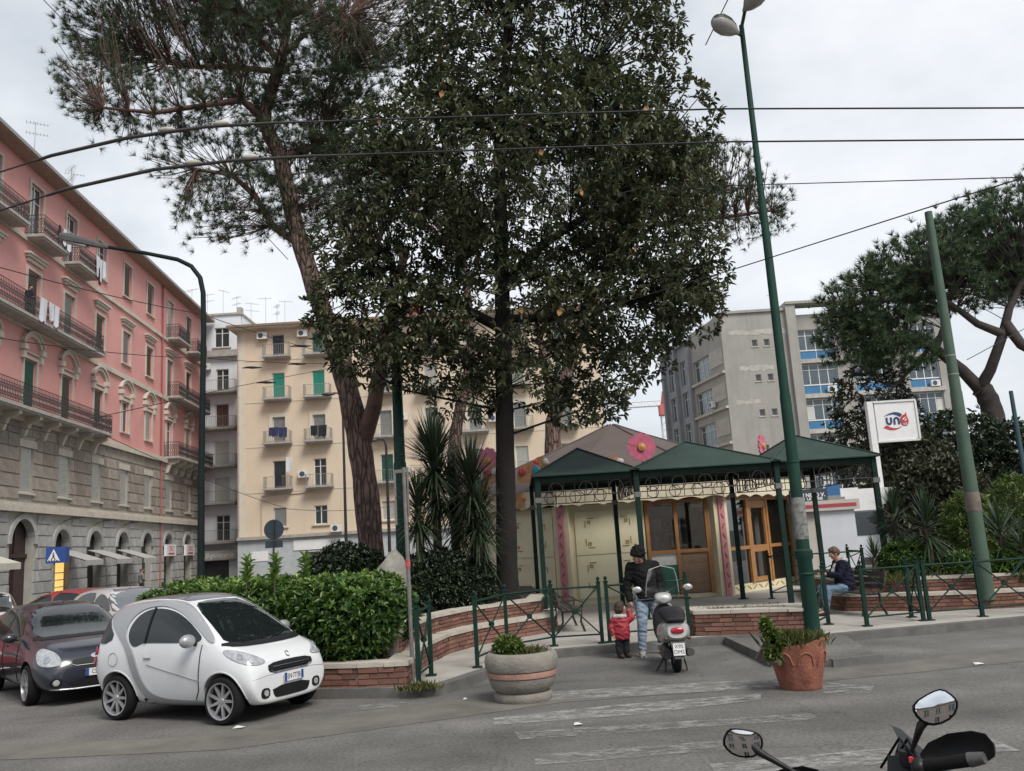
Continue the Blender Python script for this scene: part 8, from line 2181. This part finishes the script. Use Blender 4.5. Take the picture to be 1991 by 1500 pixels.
for s in 'lr':
    x, y, _ = J['a' + s]; mb = MB(); mb.path([(x, y + .05, .06), (x, y - .02, .07), (x - .01, y - .12, .05), (x - .015, y - .2, .04)], [.05, .055, .046, .034], 10); mb.ball((x - .015, y - .21, .04), (.042, .045, .036), 10, 6); mb.ball((x, y + .06, .05), (.045, .045, .045), 10, 6)
    sh = blob('shoe', mb, shoe_m, man, .008, 2); MB().cbx(x - .005, y - .08, .014, .095, .30, .022).build('sole', white_paint, sh)
    MB().cbx(x - .055, y - .06, .06, .012, .1, .02).cbx(x + .045, y - .06, .06, .012, .1, .02).build('side_stripe', dark_ink, sh)
mb = MB()
for a, b, c, r in ((0, -.02, .055, .094), (0, -.045, .02, .085), (0, .035, .085, .062), (.05, .0, .06, .06), (-.05, .0, .06, .06), (0, -.06, -.02, .06), (.03, .075, .07, .04), (-.03, .075, .07, .04), (.075, -.01, .02, .04), (-.075, -.01, .02, .04), (.05, -.07, .06, .045), (-.06, -.05, .09, .045), (.02, -.03, .13, .04), (-.03, .02, .125, .035)): mb.ball(Pm(a, b, c), r * 1.1, 12, 8)
for q in range(46):
    a = rnd.uniform(0, 6.28); e = rnd.uniform(-.1, 1.4); v = (math.cos(a) * math.cos(e) * .095, math.sin(a) * math.cos(e) * .10 - .02, math.sin(e) * .11 + .035)
    mb.path([Pm(*[k * .8 for k in v]), Pm(v[0] * 1.12 + rnd.uniform(-.015, .015), v[1] * 1.12, v[2] * 1.1), Pm(v[0] * 1.22 + rnd.uniform(-.03, .03), v[1] * 1.2 + rnd.uniform(-.02, .02), v[2] * 1.12 + rnd.uniform(-.03, .01))], [.024, .018, .008], 6)
blob('hair', mb, hair_dark, man, .007, 1); face_bits(Pm, man)
# --- child in red jacket
cr_ = Vector((1.57, 14.94, 0))
ch = thing('person', 'small child in red padded jacket reaching up to the man\'s hand', 'person', cr_)
red_j = mat('red_padded', (0.33, 0.025, 0.04), 0.6, 0.25, 10, 0.4, 20); dark_tr = mat('dark_trousers', (0.014, 0.015, 0.02), 0.85, 0.3, 8)
mh = Vector(J['wl']) + mr - cr_ + Vector((.01, -.02, -.10))
C_ = {'sl': (-.10, .0, .60), 'sr': (.10, .0, .60), 'er': (.185, -.01, .63), 'wr': (mh.x - .055, mh.y, mh.z - .045), 'el': (-.15, .0, .48), 'wl': (-.13, -.06, .38)}
mb = MB(); capsule(mb, [(0, 0, .40), (0, 0, .56)], [.10, .10]); capsule(mb, [(0, 0, .60), (.01, 0, .70)], [.05, .045])
for s in 'lr': capsule(mb, [C_['s' + s], C_['e' + s], C_['w' + s]], [.04, .032, .024])
for x, y in ((-.055, -.02), (.06, .03)): capsule(mb, [(x * .9, 0, .38), (x, y, .22), (x, y, .06)], [.06, .045, .035]); capsule(mb, [(x, y, .06), (x + .04, y - .06, .035)], [.03, .025])
Pc = head_shape(mb, (.015, .0, .795), .86, (.85, .25, .1), (0, 0, 1)); hand(mb, C_['wr'], (.75, .0, .6), (0, 1, 0), .55); hand(mb, C_['wl'], (0, -.3, -1), (1, 0, 0), .55)
blob('body', mb, skin_m, ch, .0075)
mb = MB(); mb.path([(0, 0, .31), (0, 0, .40), (0, 0, .52), (0, 0, .62), (0, 0, .68)], [.125, .14, .14, .12, .07], 14)
for s in 'lr': mb.path([C_['s' + s], C_['e' + s], C_['w' + s]], [.068, .058, .045], 10); mb.ball(C_['s' + s], .068, 10, 6); mb.ball(C_['e' + s], .058, 10, 6)
jk = blob('jacket', mb, red_j, ch, .010, 2)
mb = MB(); mb.path([(.09, -.06, .675), (0, -.1, .68), (-.09, -.05, .675), (-.10, .04, .675), (0, .09, .68)], [.03, .036, .04, .04, .035], 8); blob('fur_collar', mb, mat('fur_white', (0.55, 0.5, 0.48), .95, .3, 40, .8, 90), jk, .009, 1)
mb = MB()
for x, y in ((-.055, -.02), (.06, .03)): mb.path([(x * .9, 0, .38), (x, y, .22), (x, y, .07)], [.078, .062, .052], 12)
mb.ball((0, 0, .37), (.12, .1, .08), 12, 8); blob('trousers', mb, dark_tr, ch, .009, 2)
for x, y in ((-.055, -.02), (.06, .03)):
    mb = MB(); mb.path([(x - .02, y + .03, .04), (x + .02, y - .03, .045), (x + .05, y - .08, .035)], [.036, .038, .028], 10); mb.ball((x + .05, y - .08, .033), .03, 8, 6); blob('shoe', mb, mat('brown_boot', (0.05, 0.03, 0.025), .7), ch, .008, 1)
mb = MB()
for a, b, c, r in ((0, -.02, .05, .095), (0, -.05, .0, .085), (.04, -.02, -.01, .065), (-.04, -.02, -.01, .065), (0, -.06, -.05, .06), (0, .03, .085, .06), (.07, -.01, -.03, .035), (-.07, -.01, -.03, .035)): mb.ball(Pc(a, b, c), r * .9, 12, 8)
blob('hair', mb, mat('hair_child', (0.045, 0.024, 0.016), .6, .3, 30, .5, 120), ch, .008, 1); face_bits(Pc, ch)
# --- man sitting on the bench, facing left
sr_ = Vector((6.62, 18.52, .12))
si = thing('person', 'seated man in navy jacket and blue jeans looking at a phone on the bench', 'person', sr_)
S2 = {'hip': (.05, 0, .56), 'ch': (.02, 0, .88), 'nk': (-.04, 0, 1.10), 'hd': (-.10, -.01, 1.235), 'sl': (.0, -.19, 1.03), 'sr': (.0, .19, 1.03), 'el': (-.12, -.23, .80), 'er': (-.12, .22, .80), 'wl': (-.34, -.12, .83), 'wr': (-.34, .10, .83),
      'hl': (.02, -.1, .54), 'hr': (.02, .1, .54), 'kl': (-.36, -.13, .52), 'kr': (-.40, .12, .53), 'al': (-.46, -.13, .10), 'ar': (-.36, .13, .10)}
mb = MB(); capsule(mb, [S2['hip'], S2['ch'], (.0, 0, 1.0)], [.14, .155, .12]); capsule(mb, [(-.01, 0, 1.02), S2['nk'], S2['hd']], [.07, .056, .055])
for a, b, c, r in (('sl', 'el', 'wl', (.06, .045, .03)), ('sr', 'er', 'wr', (.06, .045, .03)), ('hl', 'kl', 'al', (.085, .06, .042)), ('hr', 'kr', 'ar', (.085, .06, .042))): capsule(mb, [S2[a], S2[b], S2[c]], list(r))
for s in 'lr': capsule(mb, [S2['a' + s], (S2['a' + s][0] - .14, S2['a' + s][1], .05)], [.042, .034])
Ps = head_shape(mb, S2['hd'], 1.05, (-.9, 0, -.32), (-.2, 0, 1)); hand(mb, S2['wl'], (-1, .35, .25), (0, 0, 1), 1.0, .8); hand(mb, S2['wr'], (-1, -.35, .25), (0, 0, 1), 1.0, .8)
blob('body', mb, skin_m, si, .0085)
navy_j = mat('navy_jacket', (0.011, 0.012, 0.026), .85, .3, 8, .4, 18, spec=0.2); jeans2 = mat('blue_jeans', (0.13, 0.19, 0.27), .9, .25, 6, .4, 24)
mb = MB(); mb.path([(.06, 0, .50), (.06, 0, .6), (.04, 0, .75), (.02, 0, .9), (0, 0, 1.02), (-.02, 0, 1.09)], [.19, .2, .195, .2, .155, .09], 16); mb.ball((.02, 0, .93), (.16, .22, .18), 14, 9)
for s in 'lr': mb.path([S2['s' + s], S2['e' + s], S2['w' + s]], [.09, .072, .056], 12); mb.ball(S2['s' + s], .09, 12, 8); mb.ball(S2['e' + s], .072, 12, 8)
jk = blob('jacket', mb, navy_j, si, .012, 2)
mb = MB(); mb.path([(.0, -.12, 1.07), (.09, -.06, 1.10), (.10, .06, 1.10), (0, .12, 1.07)], [.045, .06, .06, .045], 8); mb.path([(-.12, -.05, 1.03), (-.19, -.03, .84)], [.03, .05], 8); blob('hood', mb, mat('grey_hood', (0.40, 0.38, 0.37), .9, .1, 8), jk, .012, 2)
mb = MB(); mb.ball((.05, 0, .53), (.17, .18, .11), 12, 8)
for s in 'lr': mb.path([S2['h' + s], S2['k' + s], S2['a' + s]], [.108, .084, .066], 12); mb.ball(S2['k' + s], .085, 12, 8)
blob('jeans', mb, jeans2, si, .011, 2)
for s in 'lr':
    x, y, _ = S2['a' + s]; mb = MB(); mb.path([(x + .05, y, .05), (x, y, .06), (x - .18, y, .035)], [.045, .05, .035], 10); mb.ball((x - .18, y, .037), .036, 8, 6); blob('shoe', mb, dark_tr, si, .009, 1)
mb = MB()
for a, b, c, r in ((0, -.025, .05, .094), (0, -.05, .015, .082), (0, .03, .085, .058), (.05, -.01, .05, .06), (-.05, -.01, .05, .06)): mb.ball(Ps(a, b, c), r * 1.05, 12, 8)
blob('hair', mb, hair_brown, si, .009, 1); face_bits(Ps, si)
ph = MB().cbx(0, 0, 0, .01, .075, .15, ry=-.5).build('phone', mat('phone_black', (0.012, .012, .013), .2)); ph.location = sr_ + Vector((-.45, -.02, .88)); setp(ph, 'black phone in the hands of the seated man', 'phone')
# --- person on the balcony and a passer-by at the shops
def simple_person(label, loc, rz, top, leg, hair, lean=0.0):
    t = thing('person', label, 'person', loc, rz); mb = MB()
    capsule(mb, [(0, 0, .95), (0, -lean * .5, 1.3)], [.13, .15]); capsule(mb, [(0, -lean * .5, 1.42), (0, -lean, 1.56)], [.06, .05])
    for s in (-1, 1):
        capsule(mb, [(s * .19, -lean * .5, 1.4), (s * .25, -.05 - lean * .5, 1.13), (s * .2, -.22 - lean, 1.05)], [.055, .042, .03]); hand(mb, (s * .2, -.22 - lean, 1.05), (0, -1, 0), (1, 0, 0), 1.0)
        capsule(mb, [(s * .09, 0, .92), (s * .1, -.02, .5), (s * .1, 0, .08)], [.085, .06, .045]); capsule(mb, [(s * .1, 0, .06), (s * .1, -.15, .04)], [.04, .03])
    P = head_shape(mb, (0, -lean - .02, 1.64), 1.0, (0, -1, -.25), (0, 0, 1)); blob('body', mb, skin_m, t, .014)
    mb = MB(); mb.path([(0, 0, .85), (0, -lean * .3, 1.1), (0, -lean * .5, 1.35), (0, -lean * .7, 1.5)], [.17, .17, .19, .09], 12)
    for s in (-1, 1): mb.path([(s * .19, -lean * .5, 1.4), (s * .25, -.05 - lean * .5, 1.13), (s * .2, -.2 - lean, 1.05)], [.08, .062, .048], 10)
    blob('jacket', mb, top, t, .016, 2); mb = MB()
    for s in (-1, 1): mb.path([(s * .09, 0, .92), (s * .1, -.02, .5), (s * .1, 0, .1)], [.105, .08, .062], 10)
    blob('trousers', mb, leg, t, .016, 2); mb = MB()
    for a, b, c, r in ((0, -.025, .05, .094), (0, -.05, .0, .084)): mb.ball(P(a, b, c), r, 10, 8)
    blob('hair', mb, hair, t, .012, 1); return t
def on_pink(u, out, z):
    c, s = math.cos(PBR), math.sin(PBR); return Vector((PB0.x + c * u + s * out, PB0.y + s * u - c * out, z))
p = on_pink(-34.8, .55, 15.33)
simple_person('person with dark hair leaning on the pink building\'s long balcony', p, PBR, navy_j, dark_tr, hair_dark, .12)
p = on_pink(-24.6, 3.2, 0)
simple_person('passer-by in a grey coat before the shop awnings', p, PBR + .6, mat('grey_coat', (.15, .145, .14), .9), dark_tr, hair_brown)
# ================================================================== LAUNDRY
lw_ = mat('laundry_white', (0.62, 0.63, 0.66), .9, .06, 5); ld_ = mat('laundry_dark', (0.015, .016, .022), .9, .3, 8); lb_ = mat('laundry_blue', (0.03, 0.035, 0.09), .9, .3, 8)
def cloth(label, loc, rz, w, h, m, group):
    mb = MB(); nx, nz = 8, 5; vs = []; ph = rnd.uniform(0, 6)
    for j in range(nz + 1):
        for i in range(nx + 1):
            x = -w / 2 + w * i / nx * (1 - .06 * j / nz); vs.append((x, .05 * math.sin(x * 9 + ph) * j / nz - .02, -h * j / nz - (.06 * math.sin(i * 1.3 + ph) if j == nz else 0)))
    k = len(vs); vs += [(a, b + .012, c) for a, b, c in vs]
    f1 = [(j * (nx + 1) + i, j * (nx + 1) + i + 1, (j + 1) * (nx + 1) + i + 1, (j + 1) * (nx + 1) + i) for j in range(nz) for i in range(nx)]
    mb.add(vs, f1 + [tuple(q + k for q in reversed(f)) for f in f1]); o = mb.build('laundry', m, None, 60); o.location = loc; o.rotation_euler = (0, 0, rz); setp(o, label, 'laundry', group)
LG = 'laundry on the balconies'
for u, z, w, h, m, lab in ((-31.9, 21.3, .45, 1.0, lw_, 'white shirt on the top balcony nearest the left edge'), (-31.3, 21.3, .5, 1.15, lw_, 'white towel beside the shirt on the top balcony'), (-32.6, 21.3, .3, .7, ld_, 'dark cloth next to the white shirt on the top balcony'),
                           (-27.2, 21.3, .55, 1.3, lw_, 'white vest on the second top balcony'), (-26.7, 21.25, .4, 1.5, lw_, 'long white cloth on the second top balcony'), (-26.2, 21.3, .4, 1.1, lw_, 'last white cloth on the second top balcony'), (-26.9, 20.6, .25, 1.1, ld_, 'black cloth hanging below the second top balcony'),
                           (-34.2, 16.5, .8, 1.3, lw_, 'white sheet beside the person on the long balcony'), (-33.3, 16.5, .6, 1.0, lw_, 'middle white cloth on the long balcony'), (-32.6, 16.5, .6, 1.2, lw_, 'right-hand white cloth on the long balcony')):
    cloth(lab, on_pink(u, 1.12, z), PBR, w, h, m, LG)
for x, z, w, h, m, lab in ((-19.95, 12.55, .8, .75, lb_, 'navy clothes on the left third-floor balcony of the yellow block'), (-19.2, 12.5, .7, .8, lb_, 'dark trousers beside the navy clothes on the yellow block'), (-16.6, 12.5, .6, .85, ld_, 'black clothes on the right third-floor balcony of the yellow block'), (-15.9, 12.5, .7, .95, ld_, 'black trousers on the right third-floor balcony of the yellow block'),
                           (-19.6, 8.6, .5, .8, ld_, 'black cloth on the lower left balcony of the yellow block'), (-18.7, 10.0, .5, 1.2, lw_, 'white towel drying beside the lower left window of the yellow block')):
    cloth(lab, Vector((x, 71.0, z)), 0, w, h, m, LG)
